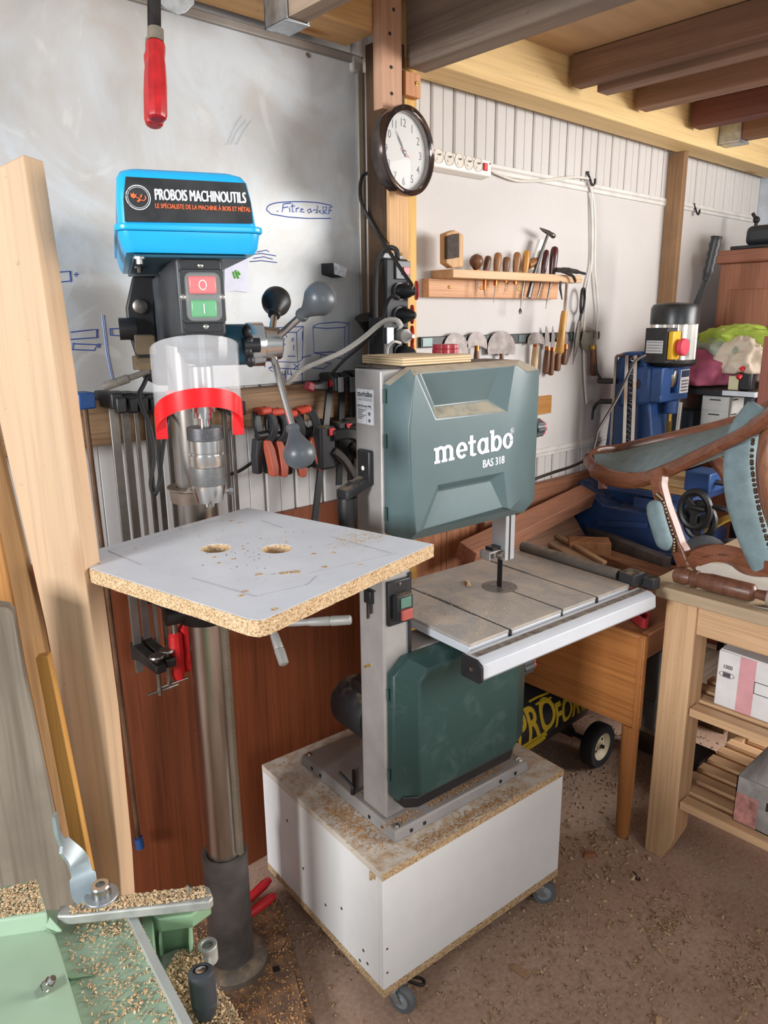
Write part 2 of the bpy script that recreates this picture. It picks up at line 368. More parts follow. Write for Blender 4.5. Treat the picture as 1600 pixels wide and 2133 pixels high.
# whiteboard
t = NT('whiteboard_enamel'); co = t.coord(); a = t.noise(co, 3.4, 7, .62, 1.2); s1 = t.noise(t.coord((2.2, 1, 1.8)), 2.0, 7, .65, 2.6)
sm = t.ramp(a, [(.44, (0, 0, 0, 1)), (.62, (1, 1, 1, 1))])
c = t.mix(lin('#bcbebf'), lin('#aca39a'), t.mul(sm, .7)); c = t.mix(c, lin('#cac8c5'), t.mul(t.ramp(s1, [(.58, (0, 0, 0, 1)), (.64, (1, 1, 1, 1))]), .45))
sp = t.ramp(t.noise(co, 55, 2), [(.78, (0, 0, 0, 1)), (.8, (1, 1, 1, 1))]); c = t.mix(c, lin('#8d857d'), t.mul(sp, .4))
t.base(c); t.rm(.32, 0, .45)
YB = 1.638
wb = thing('whiteboard', (.9, YB, 1.4), 'large smudged whiteboard with blue marker sketches behind the drill press', 'whiteboard')
xr = P(742, 150, y=YB).x; zt = P(735, 128, y=YB).z; zb = 1.392
b = MB(); b.box(.1, xr, YB, YB+.01, zb, zt-.006); b.ob('surface', t.m, wb)
b = MB(); b.box(xr-.002, xr+.016, YB-.008, YB+.018, zb, zt+.012); b.box(.1, xr+.016, YB-.008, YB+.018, zt-.006, zt+.012); b.ob('frame', mat('grey_alu_frame', '#9b948d', .45, .4), wb, bev=.003)
b = MB(); b.box(xr-.022, xr+.018, YB-.01, YB+.018, zt-.028, zt+.014); b.ob('corner_cap', mat('frame_corner', '#a79d97', .5), wb, bev=.008)
b = MB(); b.box(xr+.022, xr+.056, 1.632, W-.001, .95, 2.18); struct(b.ob('trim_5', mat('white_strip', '#d8d1cb', .6), bev=.006))
screws([P(641, 115, y=YB-.001)], (0, -1, 0), wb, .006, mt=DSTEEL)
INK = mat('blue_marker', '#3a4f9c', .6); INKL = mat('blue_marker_faded', '#8b9cc8', .7)
def ink(strokes, r=.0012, mt=INK):
    b = MB()
    for s in strokes: b.tube([P(u, v, y=YB-.0004) for u, v in s], r, 4)
    b.ob('marker_drawing', mt, wb)
ell = [(555+0, 437), (560, 428), (580, 422), (620, 420), (660, 422), (690, 428)]
ink([smooth_path([V((u, v, 0)) for u, v in ell], 5) and [(p.x, p.y) for p in smooth_path([V((u, v, 0)) for u, v in ell], 5)], [(555, 437), (565, 446), (600, 452), (640, 455), (689, 455)], [(577, 440), (579, 440)],
     [(590, 425), (588, 442)], [(590, 425), (606, 423)], [(589, 433), (600, 431)], [(603, 432), (604, 442)], [(609, 424), (609, 442), (613, 441)], [(606, 430), (614, 429)],
     [(617, 433), (617, 442)], [(617, 435), (623, 433)], [(626, 438), (632, 436), (628, 434), (625, 441), (634, 442)], [(645, 436), (640, 438), (643, 444), (648, 440), (646, 434), (650, 443)],
     [(652, 438), (658, 437), (661, 441), (656, 444), (661, 444), (661, 428)], [(664, 440), (668, 438), (665, 442), (670, 444)], [(675, 443), (672, 446)],
     [(674, 445), (672, 431), (680, 431), (679, 438), (673, 439), (681, 446)], [(684, 446), (686, 432), (692, 431)], [(685, 439), (690, 438)]])
ink([[(525, 530), (545, 528), (575, 533)], [(528, 538), (550, 535), (568, 540)], [(520, 545), (545, 543), (577, 547)], [(535, 525), (555, 521), (560, 524)]], .0011)
ink([[(120, 567), (147, 565), (149, 585), (120, 588)], [(145, 566), (147, 588)], [(154, 572), (163, 571)], [(158, 567), (158, 577)],
     [(147, 692), (190, 687), (203, 686), (203, 703), (147, 707)], [(200, 687), (200, 704)], [(152, 716), (202, 718), (196, 730), (150, 728), (152, 714)], [(203, 716), (208, 724)], [(203, 724), (209, 716)],
     [(228, 685), (262, 684)], [(228, 685), (229, 698), (262, 700)], [(232, 685), (233, 698)]])
ink([[(212, 656), (222, 740), (233, 790)], [(215, 656), (225, 740), (235, 788)]], .0012, INKL)
ink([[(545, 692), (555, 684), (632, 680), (618, 692), (545, 694)], [(618, 692), (620, 755), (545, 752)], [(632, 680), (630, 748), (620, 755)], [(575, 712), (580, 706), (583, 714), (577, 720)], [(588, 706), (594, 705), (590, 712), (594, 718), (588, 720)], [(598, 703), (596, 698)],
     [(608, 706), (612, 704), (612, 710), (608, 710), (608, 706)], [(612, 718), (612, 730)], [(550, 748), (560, 746)], [(575, 745), (590, 743)], [(600, 742), (615, 742)],
     [(652, 680), (665, 674), (700, 671), (727, 673), (718, 682), (680, 684), (652, 682)], [(652, 682), (654, 735), (718, 748), (718, 682)], [(727, 673), (726, 738), (718, 748)], [(654, 735), (690, 733), (720, 735)], [(668, 745), (668, 738), (674, 738)],
     [(660, 752), (690, 757), (674, 768), (640, 765)], [(560, 766), (640, 770)], [(570, 760), (560, 768), (568, 774)], [(612, 758), (622, 766)], [(612, 768), (624, 758)],
     [(552, 745), (552, 765)], [(579, 783), (584, 773), (584, 788)], [(588, 774), (588, 781), (595, 779)], [(594, 772), (596, 789)], [(600, 773), (600, 780), (608, 778)], [(606, 771), (608, 787)],
     [(613, 783), (614, 777), (618, 782), (620, 777), (624, 782), (626, 777), (630, 781)], [(630, 765), (630, 798)], [(630, 690), (630, 710)], [(628, 745), (648, 740)]])
ink([[(540, 720), (545, 712), (550, 720), (543, 728)], [(470, 300), (480, 275), (490, 255), (500, 240)], [(478, 300), (492, 270), (510, 248)], [(490, 300), (505, 270), (520, 250)]], .0016, mat('marker_smear', '#b9bbbf', .7))
pn = thing('paper_note', P(500, 560, y=YB-.003), 'white paper with a green mark pinned on the whiteboard', 'paper')
b = MB(); pts = [P(u, v, y=YB-.004) for u, v in ((468, 540), (517, 515), (517, 609), (490, 606), (468, 608))]; b.prism(pts, (0, .0012, 0)); b.ob('sheet', mat('note_paper', '#dcd9e6', .8), pn)
b = MB()
for s in ([(486, 566), (490, 580)], [(491, 563), (497, 580)], [(496, 566), (500, 572)]): b.tube([P(u, v, y=YB-.0045) for u, v in s], .003, 6)
b.ob('green_mark', mat('green_ink', '#5fae3f', .6), pn)
# eraser
er = thing('board_eraser', P(698, 562, y=YB), 'dark felt block with a torn white end stuck on the whiteboard', 'eraser')
a = P(697, 577, y=YB-.042); M = frame(a, x=P(722, 577, y=YB-.042)-P(697, 548, y=YB-.042)+V((0, 0, .0)), z=(0, -1, 0))
q1 = [P(u, v, y=YB-.001) for u, v in ((672, 547), (690, 545), (715, 555), (712, 575), (693, 570), (674, 562))]
b = MB(); fr = [P(u, v, y=YB-.04) for u, v in ((695, 547), (722, 559), (718, 578), (696, 571))]; bk = [p+V((-.012, .039, .0)) for p in fr]
b.loft([bk, fr]); b.ob('felt', mat('black_felt', '#2a2a2c', .9), er, bev=.002)
b = MB(); b.prism([p+V((0, -.0004, 0)) for p in fr], (0, -.0012, 0)); b.ob('label', mat('torn_label', '#c9c9cc', .8, 0, .2, vscale=90), er)
# ------------------------------------------------------------------ band saw on its cart
SA = R(-4.4); SO = V((.992, 1.095, 0)); SX = V((cos(SA), sin(SA), 0)); SY = V((-sin(SA), cos(SA), 0))
MS = frame(SO, x=SX, y=SY); MSI = MS.inverted()
def SL(u, v, x=None, y=None, z=None):
    if z is not None: return MSI @ P(u, v, z=z)
    if y is not None: return MSI @ P(u, v, pl=(SO+SY*y, SY))
    return MSI @ P(u, v, pl=(SO+SX*x, SX))
# cart
MEL = mat('white_melamine', '#e0dfde', .45, 0, .015); 
MELD = mat('dusty_melamine', '#c9bfb2', .7, 0, .06, dust=.8, dcol='#a88158')
CHIPB = chip('chipboard_edge', ['#86664a', '#a98a66', '#c4a884', '#b4966f', '#d3bb98'])
CHIPT = chip('chipboard_edge_light', ['#8f7150', '#b39672', '#ccb290', '#bd9f7b', '#d8c5a6'], 300)
MCt = frame((.889, .997, 0), x=(cos(R(-4.2)), sin(R(-4.2)), 0), z=(0, 0, 1))
cart = thing('rolling_cart', MCt @ V((.3, .26, 0)), 'low white melamine box on castors carrying the green band saw', 'cart')
CW, CD = .607, .522
def cpart(name, m, *boxes, bev=.0008):
    b = MB()
    for q in boxes: b.box(*q)
    return b.ob(name, m, cart, MCt, bev=bev)
cpart('bottom_board', CHIPB, (0, CW, 0, CD, .072, .092)); cpart('top_board', MELD, (0, CW, .0012, CD, .384, .4015))
cpart('front_edge', CHIPB, (0, CW, -.0004, .001, .3835, .4012), bev=0)
cpart('front_panel', MEL, (.001, CW-.001, .001, .018, .093, .383)); cpart('side_panel', MEL, (.0005, .017, .0185, CD, .093, .383)); cpart('side_panel', MEL, (CW-.017, CW-.001, .0185, CD-.018, .093, .383)); cpart('back_panel', MEL, (.0175, CW-.001, CD-.017, CD, .093, .383))
for yy, zz in ((.40, .30), (.33, .20), (.16, .20), (.075, .145), (.09, .105), (.06, .12), (.23, .16)):
    b = MB(); b.lathe([(.004, -.0004), (.004, .0004)], (.0004, yy, zz), (-1, 0, 0), 10); b.ob('screw_hole', mat('dark_hole', '#4d3a28', .9), cart, MCt)
for xx, zz in ((.012, .20), (.012, .135)): b = MB(); b.lathe([(.003, -.0004), (.003, .0003)], (xx, .001, zz), (0, -1, 0), 10); b.ob('screw_hole', mat('dark_hole', '#4d3a28', .9), cart, MCt)
b = MB(); b.poly([(0, 0), (.022, 0), (.019, .012), (.012, .01), (.008, .02), (0, .026)], -.0008, .0002); b.ob('chipped_corner', CHIPB, cart, MCt @ frame((-.0002, .045, .383), x=(0, -1, 0), y=(0, 0, -1)))
TYRE = mat('grey_tyre', '#5d6165', .6); HUB = mat('hub_grey', '#8d9296', .45)
def caster(x, y, yaw, brake):
    M = MCt @ Matrix.Translation((x, y, 0)) @ Matrix.Rotation(yaw, 4, 'Z')
    b = MB(); b.box(-.03, .03, -.03, .03, .066, .0718); b.cyl((0, 0, .058), (0, 0, .0665), .018)
    for s in (-1, 1): b.prism([(-.014, s*.014, .062), (.020, s*.014, .062), (.040, s*.014, .029), (.028, s*.014, .026)], (0, .0025*s, 0))
    c = b.ob('castor', ZINC, cart, M, bev=.0006)
    b = MB(); b.lathe([(.02, -.010), (.031, -.010), (.033, -.006), (.033, .006), (.031, .010), (.02, .010)], (.034, 0, .0332), (0, 1, 0), 28, False); b.ob('tyre', TYRE, c, M)
    b = MB(); b.lathe([(.0001, -.0105), (.006, -.0115), (.008, -.009), (.019, -.008), (.0205, -.0102), (.0205, .0102), (.019, .008), (.008, .009), (.006, .0115), (.0001, .0105)], (.034, 0, .0332), (0, 1, 0), 24); b.ob('hub', HUB, c, M)
    if brake:
        b = MB(); b.tube(smooth_path([(.0, .018, .058), (.03, .03, .054), (.055, .042, .046), (.06, .055, .042), (.045, .06, .044), (.01, .03, .054), (-.01, .018, .058)], 5), .004, 6); b.ob('brake_pedal', DARKIRON, c, M)
caster(.045, .034, R(-72), 1); caster(.541, .036, R(-41), 0); caster(.05, CD-.05, R(60), 1); caster(CW-.05, CD-.05, R(20), 0); 
# band saw
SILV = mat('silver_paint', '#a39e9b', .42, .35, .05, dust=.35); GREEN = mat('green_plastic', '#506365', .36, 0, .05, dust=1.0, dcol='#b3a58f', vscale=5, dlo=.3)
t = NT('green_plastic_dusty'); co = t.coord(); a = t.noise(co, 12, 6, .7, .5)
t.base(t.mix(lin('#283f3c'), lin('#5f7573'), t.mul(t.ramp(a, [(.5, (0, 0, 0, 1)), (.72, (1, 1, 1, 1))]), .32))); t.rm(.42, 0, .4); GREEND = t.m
saw = thing('band_saw', MS @ V((.22, .15, .40)), 'green and silver band saw with a white maker name on its upper door', 'band saw')
def sp(name, mt, mb, parent=None, **kw): return mb.ob(name, mt, parent or saw, MS, **kw)
# base tray
b = MB(); b.loft([[(-.014, -.05, .402), (.437, -.05, .402), (.437, .355, .402), (-.014, .355, .402)], [(-.009, -.045, .430), (.432, -.045, .430), (.432, .350, .430), (-.009, .350, .430)]])
base = sp('base', mat('base_grey_paint', '#918c8a', .5, .1, .05, dust=.6, dcol='#a08466'), b, bev=.004)
for x, y in ((.004, -.032), (.418, -.032), (.004, .337), (.418, .337)):
    b = MB(); b.lathe([(.009, .4295), (.009, .432), (.0055, .432), (.0055, .437), (.0001, .4375)], (x, y, 0), (0, 0, 1), 12); sp('bolt', STEEL, b, base)
for x in (.035, .075, .33, .385): b = MB(); b.box(x-.004, x+.004, -.0492, -.044, .410, .418); sp('slot', BLACK, b, base)
for y in (.0, .05, .26, .3): b = MB(); b.box(-.0132, -.008, y-.004, y+.004, .410, .418); sp('slot', BLACK, b, base)
# frame
b = MB(); b.box(0, .074, 0, .092, .4302, 1.455); sp('column', SILV, b, bev=.006, seg=3)
b = MB(); b.prism([(.0745, .002, 1.10), (.41, .002, 1.10), (.444, .002, 1.125), (.444, .002, 1.43), (.375, .002, 1.457), (.0745, .002, 1.457)], (0, .09, 0)); sp('wheel_housing', SILV, b, bev=.004)
b = MB(); b.prism([(.0745, .002, .43), (.42, .002, .43), (.44, .002, .45), (.44, .002, .70), (.40, .002, .82), (.0745, .002, .832)], (0, .09, 0)); sp('wheel_housing', SILV, b, bev=.004)
b = MB(); b.box(.001, .38, .001, .0915, 1.4555, 1.4585); sp('top_cap', DBLACK, b, bev=.001)
def door(zs, z_left, out, front, rec, nm, mt):
    """out/front: matching outlines (x, z); rec: list of recesses given as (edge index on the front outline, 4 points, inner 4 points, depth)."""
    YB_, YM, YF = -.001, -.022, -.064
    b = MB(); n = len(out)
    A = b.vs([(x, YB_, z) for x, z in out]); B = b.vs([(x, YM, z) for x, z in out]); F = b.vs([(x, YF, z) for x, z in front])
    b.f(A)
    for i in range(n): b.f([A[i], A[(i+1) % n], B[(i+1) % n], B[i]])
    loop = []
    for i in range(n):
        j = (i+1) % n; r = rec.get(i)
        loop.append(F[i])
        if r is None: b.f([B[i], B[j], F[j], F[i]]); continue
        (t1, u1, u2, t2), (s1, w1, w2, s2), d = r
        f_ = b.vs([(p[0], YF, p[1]) for p in (t1, u1, u2, t2)]); g = b.vs([(s1[0], YF+d*.45, s1[1]), (w1[0], YF+d, w1[1]), (w2[0], YF+d, w2[1]), (s2[0], YF+d*.45, s2[1])])
        b.f(g)
        for q in range(3): b.f([f_[q], f_[q+1], g[q+1], g[q]])
        b.f([B[i], B[j], F[j], f_[3], g[3], g[0], f_[0], F[i]]); loop += f_
    b.f(loop)
    return sp(nm, mt, b, bev=.0045, seg=3, sm=28)
f2 = lambda u, v, y=-.064: (lambda q: (q.x, q.z))(SL(u, v, y=y))
out = [(.003, 1.120), (.003, 1.428), (.060, 1.457), (.376, 1.459), (.446, 1.434), (.446, 1.124), (.410, 1.100), (.05, 1.098)]
fl = [f2(856, 1000), f2(853, 899), f2(868, 778), f2(1073, 760), f2(1097, 775), f2(1091, 1030), f2(1062, 1062), f2(866, 1112)]
recT = (f2(868, 778), f2(909, 872), f2(1054, 857), f2(1073, 760)); recTi = (f2(881, 776), f2(921, 850), f2(1032, 837), f2(1050, 763))
fl[2] = f2(862, 780); fl[3] = f2(1077, 760)
recB = (f2(1062, 1060), f2(1058, 994), (f2(1040, 984)), f2(912, 1010)); 
recB = (f2(1058, 1060), f2(1046, 985), f2(912, 1010), f2(872, 1108)); recBi = (f2(1052, 1060), f2(1030, 1002), f2(922, 1024), f2(886, 1106))
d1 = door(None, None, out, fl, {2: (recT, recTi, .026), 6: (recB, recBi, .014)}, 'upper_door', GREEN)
out2 = [(.004, .497), (.004, .80), (.045, .832), (.385, .834), (.438, .80), (.438, .50), (.42, .481), (.02, .480)]
fl2 = [(SL(873, 1640, y=-.06).x, .517), (SL(873, 1420, y=-.06).x, .788), (.075, .812), (.325, .815), (.362, .79), (.366, .520), (.352, .505), (.055, .505)]
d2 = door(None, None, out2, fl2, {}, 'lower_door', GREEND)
b = MB(); b.prism([(.018, -.002, .476), (.018, -.042, .476), (.045, -.060, .476), (.350, -.060, .476), (.375, -.045, .476), (.425, -.002, .476)], (0, 0, .0285)); sp('door_skirt', BLACK, b, d2, bev=.003)
for z in (1.15, 1.30, 1.39, .54, .74): b = MB(); b.cyl((-.0015, -.012, z), (-.0015, -.012, z+.028), .003, 8); sp('hinge', mat('dark_green', '#274640', .4), b, d1 if z > 1 else d2)
# name on the door
def glyphs(M, h, mt, parent, name='lettering', ext=.0006):
    """Lower case slab letters of the maker's name, x-height 1."""
    b = MB(); x = 0; T = .27
    e0 = ext/h; cnt = [0]
    def E():   # every piece of a letter a hair prouder than the last
        cnt[0] += 1; return e0*(1+.04*cnt[0])
    def bx(x0, x1, y0, y1): b.poly([(x0, y0), (x1, y0), (x1, y1), (x0, y1)], 0, E())
    def bowl(cx): b.arc2(cx, .5, .46, .53, T, .20, 0, 360, 0, E(), 26)
    # m
    for k in range(3):
        bx(x+.12+.55*k, x+.12+T+.55*k, 0, .98 if k == 0 else .68); bx(x+.03+.55*k, x+.12+T+.09+.55*k, 0, .17)
        if k < 2: b.arc2(x+.12+T-.02+.55*k+.15, .66, .415, .37, T, .2, 0, 150, 0, E(), 10)
    bx(x+.0, x+.13, .82, .98); x += 1.72
    # e
    b.arc2(x+.46, .5, .46, .53, T, .20, 0, 318, 0, E(), 24); bx(x+.15, x+.90, .42, .56); x += .98
    # t
    bx(x+.14, x+.14+T, .05, 1.32); bx(x, x+.62, .80, .98); b.arc2(x+.44, .2, .30, .23, T, .18, 180, 330, 0, E(), 10); x += .74
    # a
    bowl(x+.46); bx(x+.66, x+.66+T, .0, 1.0); bx(x+.66, x+1.02, 0, .17); x += 1.08
    # b
    bx(x+.08, x+.08+T, 0, 1.40); bx(x-.02, x+.12, 1.24, 1.40); bowl(x+.56); x += 1.10
    # o
    bowl(x+.46); x += .98
    return b.ob(name, mt, parent, M @ Matrix.Diagonal((h, h, h, 1)), sm=1), x
LOGO = mat('logo_white', '#d9dbe0', .5)
def on_door(u, v): q = SL(u, v, y=-.0645); return q
q0, q1 = on_door(904, 967), on_door(1070, 931); hx = (on_door(904, 967)-on_door(905, 930)).length
Mt = MS @ frame(q0, x=(q1-q0), y=(0, 0, 1)); k = (q1-q0).length/6.62
g, wd = glyphs(Mt, k, LOGO, d1)
g.matrix_basis = Mt @ Matrix.Diagonal((k, hx*.92, k, 1))
q0, q1 = on_door(1005, 975), on_door(1067, 961)
text('model_name', 'BAS 318', .0245, MS @ frame(q0, x=(q1-q0), y=(0, 0, 1)), LOGO, d1, dup=.0012, xs=.80)
q0 = on_door(1067, 897); b = MB(MS @ frame(q0, x=(1, 0, 0), y=(0, 0, 1))); b.arc2(0, 0, .0062, .0062, .001, .001, 0, 360, 0, .0005, 18); b.ob('trademark_ring', LOGO, d1)
text('trademark', 'R', .0085, MS @ frame(q0+V((-.0026, 0, -.003)), x=(1, 0, 0), y=(0, 0, 1)), LOGO, d1, bold=.0002)
# rating plate on the column
lb = MB(); lb.box(-.0007, .0005, .026, .083, 1.342, 1.413); lp = sp('rating_plate', mat('label_white', '#cfcfd2', .5), lb)
Ml = MS @ frame((-.0008, .080, 1.398), x=(0, -1, 0), y=(0, 0, 1)); INKB = mat('label_ink', '#26262b', .6)
glyphs(Ml, .0077, INKB, lp, 'maker_name', .0002)
text('small_print', 'BAS 318 Precision WNB', .0058, MS @ frame((-.0008, .080, 1.377), x=(0, -1, 0), y=(0, 0, 1)), INKB, lp, bold=.0001, xs=.78, ext=.0002)
b = MB()
for i in range(2): b.box(-.0010, -.0007, .03, .079, 1.3935-.0032*i, 1.3945-.0032*i)
for i in range(6): b.box(-.0010, -.0007, .052+.006*(i % 3), .079, 1.370-.0036*i, 1.3718-.0036*i)
b.box(-.0010, -.0007, .028, .081, 1.3745, 1.375); b.box(-.0010, -.0007, .049, .0496, 1.343, 1.3745)
for q in ((.040, 1.364, .004), (.040, 1.350, .004)): b.lathe([(q[2], 0), (q[2], .0003)], (-.0007, q[0], q[1]), (-1, 0, 0), 14)
sp('print_lines', mat('label_ink_grey', '#5d5d63', .7), b, lp)
# side handle
hx0 = -.055
mp = [SL(u, v, x=-.002) for u, v in ((750, 942), (773, 938), (779, 1000), (752, 990))]
b = MB(); b.box(-.012, -.0005, .028, .072, min(m.z for m in mp)-.012, max(m.z for m in mp)); ph = sp('carry_handle', BLACK, b, bev=.004)
pz = min(m.z for m in mp)-.012
b = MB(); b.loft([[(-.002, .03, pz+.02), (-.002, .07, pz+.02), (-.002, .07, pz), (-.002, .03, pz)], [(-.066, .032, pz-.004), (-.066, .074, pz-.004), (-.066, .074, pz-.028), (-.066, .032, pz-.028)]]); sp('arm', DBLACK, b, ph, bev=.006)
b = MB(); b.lathe([(.020, .0), (.0215, -.02), (.019, -.05), (.0205, -.09), (.019, -.14), (.021, -.17)], (-.052, .053, pz-.022), (0, 0, 1), 18); sp('grip', BLACK, b, ph)
b = MB(); b.box(-.05, -.0005, .034, .07, pz-.215, pz-.19); sp('arm', BLACK, b, ph, bev=.004)
b = MB(); b.lathe([(.005, 0), (.005, .0006)], (-.012, .05, pz+.035), (-1, 0, 0), 12); sp('bolt_hole', WHITE, b, ph)
# switch
b = MB(); b.box(.004, .064, -.012, -.0005, .912, 1.013); sw = sp('switch_box', BLACK, b, bev=.003)
b = MB(); b.box(.012, .054, -.034, -.0125, .928, .985); sp('button_housing', DBLACK, b, sw, bev=.003)
b = MB(); b.box(.018, .046, -.037, -.0345, .958, .981); sp('start_button', mat('button_green', '#56796a', .4), b, sw, bev=.001)
b = MB(); b.box(.018, .046, -.042, -.0345, .932, .955); sp('stop_button', mat('button_red', '#a8514a', .4), b, sw, bev=.001)
screws([(.034, -.0125, 1.004), (.034, -.0125, .92)], (0, -1, 0), sw, .003, mt=DSTEEL, M=MS)
b = MB(); b.box(.066, .0735, -.004, -.0003, .83, 1.02); sp('blade_cover_strip', BLACK, b)
q = SL(770, 1245, x=-.004)
b = MB(); b.box(-.012, -.0005, q.y-.012, q.y+.012, q.z-.012, q.z+.018); ks = sp('key_holder', BLACK, b, bev=.002)
for dy, L in ((-.006, .035), (.006, .05)): b = MB(); b.tube([(-.006, q.y+dy-.012, q.z+.02), (-.006, q.y+dy, q.z+.02), (-.006, q.y+dy, q.z-L)], .0022, 6); sp('hex_key', DARKIRON, b, ks)
q = SL(768, 1386, x=-.004); b = MB(); b.cyl((-.014, q.y, q.z), (0, q.y, q.z), .003, 8); sp('stop_pin', BRASS, b)
# table
t = NT('dusty_cast_table'); co = t.coord(); a = t.noise(co, 14, 7, .7, .6); d_ = t.noise(co, 130, 4, .7)
c = t.mix(lin('#9b9692'), lin('#b3a699'), t.ramp(a, [(.4, (0, 0, 0, 1)), (.62, (1, 1, 1, 1))])); c = t.mix(c, lin('#c9b9a2'), t.mul(t.ramp(d_, [(.56, (0, 0, 0, 1)), (.66, (1, 1, 1, 1))]), t.ramp(a, [(.42, (0, 0, 0, 1)), (.6, (.8, .8, .8, 1))])))
t.base(c); t.rm(.45, .12, .4); TAB = t.m
ALUP = mat('alu_painted', '#c0c3c9', .42, .15, .02)
s1 = SL(1067, 1312, z=.87).x; s3 = SL(1245, 1243, z=.87).x; TY0, TY1 = -.117, .278
b = MB(); b.box(.143, .725, TY0+.001, TY1-.001, .843, .862); tb = sp('table', ALUP, b, bev=.002)
b = MB()
for x0, x1 in ((.143, s1-.005), (s1+.005, s3-.005), (s3+.005, .725)): b.box(x0, x1, TY0, TY1, .8622, .8702)
sp('table_top', TAB, b, tb, bev=.0006)
for x0 in (s1, s3): b = MB(); b.box(x0-.005, x0+.005, TY0-.0006, TY1, .852, .8655); sp('t_slot', BLACK, b, tb)
b = MB(); b.box(.4495, .4535, TY0-.0006, .08, .846, .8706)
sp('blade_slit', BLACK, b, tb)
b = MB(); b.lathe([(.046, .8703), (.046, .8709), (.0001, .8709)], (.452, .088, 0), (0, 0, 1), 36); ins = sp('insert_disc', mat('insert_grey', '#77706c', .5, .5), b, tb)
b = MB()
for i in range(8):
    for j in range(4):
        x, y = -.032+.0092*i, -.024+.016*j
        if x*x+y*y < .0018 and abs(x) > .006: b.lathe([(.002, .8709), (.002, .8712)], (.452+x, .088+y, 0), (0, 0, 1), 7)
sp('hole', BLACK, b, ins)
b = MB(); b.prism([(.115, -.128, .842), (.115, -.122, .852), (.115, -.128, .860), (.115, -.168, .860), (.115, -.182, .852), (.115, -.185, .822), (.115, -.178, .814), (.115, -.128, .814)], (.632, 0, 0)); rl = sp('front_rail', ALUP, b, tb, bev=.0012)
b = MB(); b.box(.125, .74, -.158, -.140, .8601, .8612); sp('scale_strip', mat('scale_dusty', '#6f655c', .7, 0, .3, vscale=60), b, rl)
b = MB(); b.prism([(.108, -.126, .812), (.108, -.126, .862), (.108, -.170, .862), (.108, -.187, .852), (.108, -.188, .820), (.108, -.18, .812)], (.0068, 0, 0)); sp('end_cap', BLACK, b, rl, bev=.001)
b = MB(); b.lathe([(.005, 0), (.005, .001), (.001, .0004)], (.108, -.158, .838), (-1, 0, 0), 10); sp('end_screw', STEEL, b, rl)
b = MB(); b.cyl((.19, .0, .80), (.19, .0, .843), .012, 12); b.box(.2, .44, .02, .16, .834, .8425); sp('trunnion', DBLACK, b, tb)
# rip fence parked beside the table
fa, fb_ = SL(1120, 1140, z=.885), SL(1300, 1196, z=.885)
fn = MB(); xf = .742
fn.tube([(xf+.004, .27, .878), (xf+.004, -.07, .878)], .0165, 14); fnc = sp('rip_fence', mat('fence_grey', '#5f5955', .45, .3, .08, dust=.4), fn, tb)
b = MB(); b.lathe([(.0135, -.0705), (.0135, -.0712)], (xf+.004, 0, .878), (0, 1, 0), 14); sp('tube_mouth', BLACK, b, fnc)
b = MB(); b.box(xf-.012, xf+.04, -.128, -.078, .862, .896); b.box(xf+.03, xf+.06, -.16, -.10, .852, .884); sp('clamp_block', DBLACK, b, fnc, bev=.004)
# guide post, guide and blade
q = SL(1054, 1100, y=.05); gx = q.x
b = MB(); b.box(gx, gx+.034, .050, .098, .955, 1.13); gp = sp('guide_post', mat('guide_alu', '#bfc1c5', .32, .35, .04), b, bev=.0015)
b = MB(); b.box(gx+.013, gx+.0165, .0485, .0505, .956, 1.12); sp('groove', DARKIRON, b, gp)
b = MB(); b.box(gx-.046, gx-.003, .060, .092, .979, .984); b.box(gx-.046, gx-.042, .060, .092, .962, .979); b.box(gx-.026, gx-.022, .060, .092, .962, .979); b.box(gx-.046, gx-.003, .088, .094, .962, .984); gb = sp('blade_guide', SILV, b, gp, bev=.001)
b = MB(); b.lathe([(.005, -.006), (.0095, -.006), (.0105, -.005), (.0105, .005), (.0095, .006), (.005, .006)], (gx-.010, .055, .972), (.3, -1, 0), 20); sp('bearing', DSTEEL, b, gb)
b = MB(); b.cyl((gx-.01, .058, .972), (gx-.012, .050, .972), .005, 12); b.box(gx-.03, gx-.004, .064, .09, .984, .992); sp('guide_screw', BLACK, b, gb)
b = MB(); zs = [.8705+.004*i for i in range(32)]
for z in zs: b.prism([(.4517, .096, z), (.4517, .0815, z), (.4517, .0795, z+.0008), (.4517, .082, z+.004), (.4517, .096, z+.004)], (.0012, 0, 0))
b.box(.4505, .4541, .0825, .0965, .8705, .998)
sp('blade', BLACK, b)
# knobs and motor
def knob(c, ax, r, h, nm, m1, m2):
    b = MB(); L = lathe_frame(c, ax)
    pr = [( (r*(1 if i % 4 < 2 else .86))*cos(2*pi*i/32), (r*(1 if i % 4 < 2 else .86))*sin(2*pi*i/32)) for i in range(32)]
    b.M = L; b.poly(pr, 0, h); k = sp(nm, m1, b, bev=.001)
    b = MB(); b.M = L; b.poly([(x*(.97 if 'tension' in nm else .8), y*(.97 if 'tension' in nm else .8)) for x, y in pr], h, h+.010); sp('knob_cap', m2, b, k, bev=.001)
GREYP = mat('knob_grey', '#4c4f52', .45); PINK = mat('knob_red', '#c03a46', .4)
kq = SL(928, 737, y=.09)
knob((kq.x, .09, 1.4588), (0, 0, 1), .030, .026, 'tension_knob', mat('tension_red', '#a52a35', .4), mat('tension_red', '#a52a35', .4))
kq = SL(1108, 893, y=.05); kL = SL(1128, 893, y=.05).x-kq.x; knob((kq.x, .05, kq.z), (1, 0, 0), .024, kL-.010, 'tracking_knob', GREYP, PINK)
b = MB(); b.cyl((.44, .05, kq.z), (kq.x, .05, kq.z), .012, 12); sp('knob_shaft', DSTEEL, b)
kq = SL(1082, 1390, y=.03); kL = SL(1107, 1390, y=.03).x-kq.x; knob((kq.x, .03, kq.z), (1, 0, 0), .024, kL-.010, 'door_knob', GREYP, PINK)
mq = SL(716, 1488, y=.2)
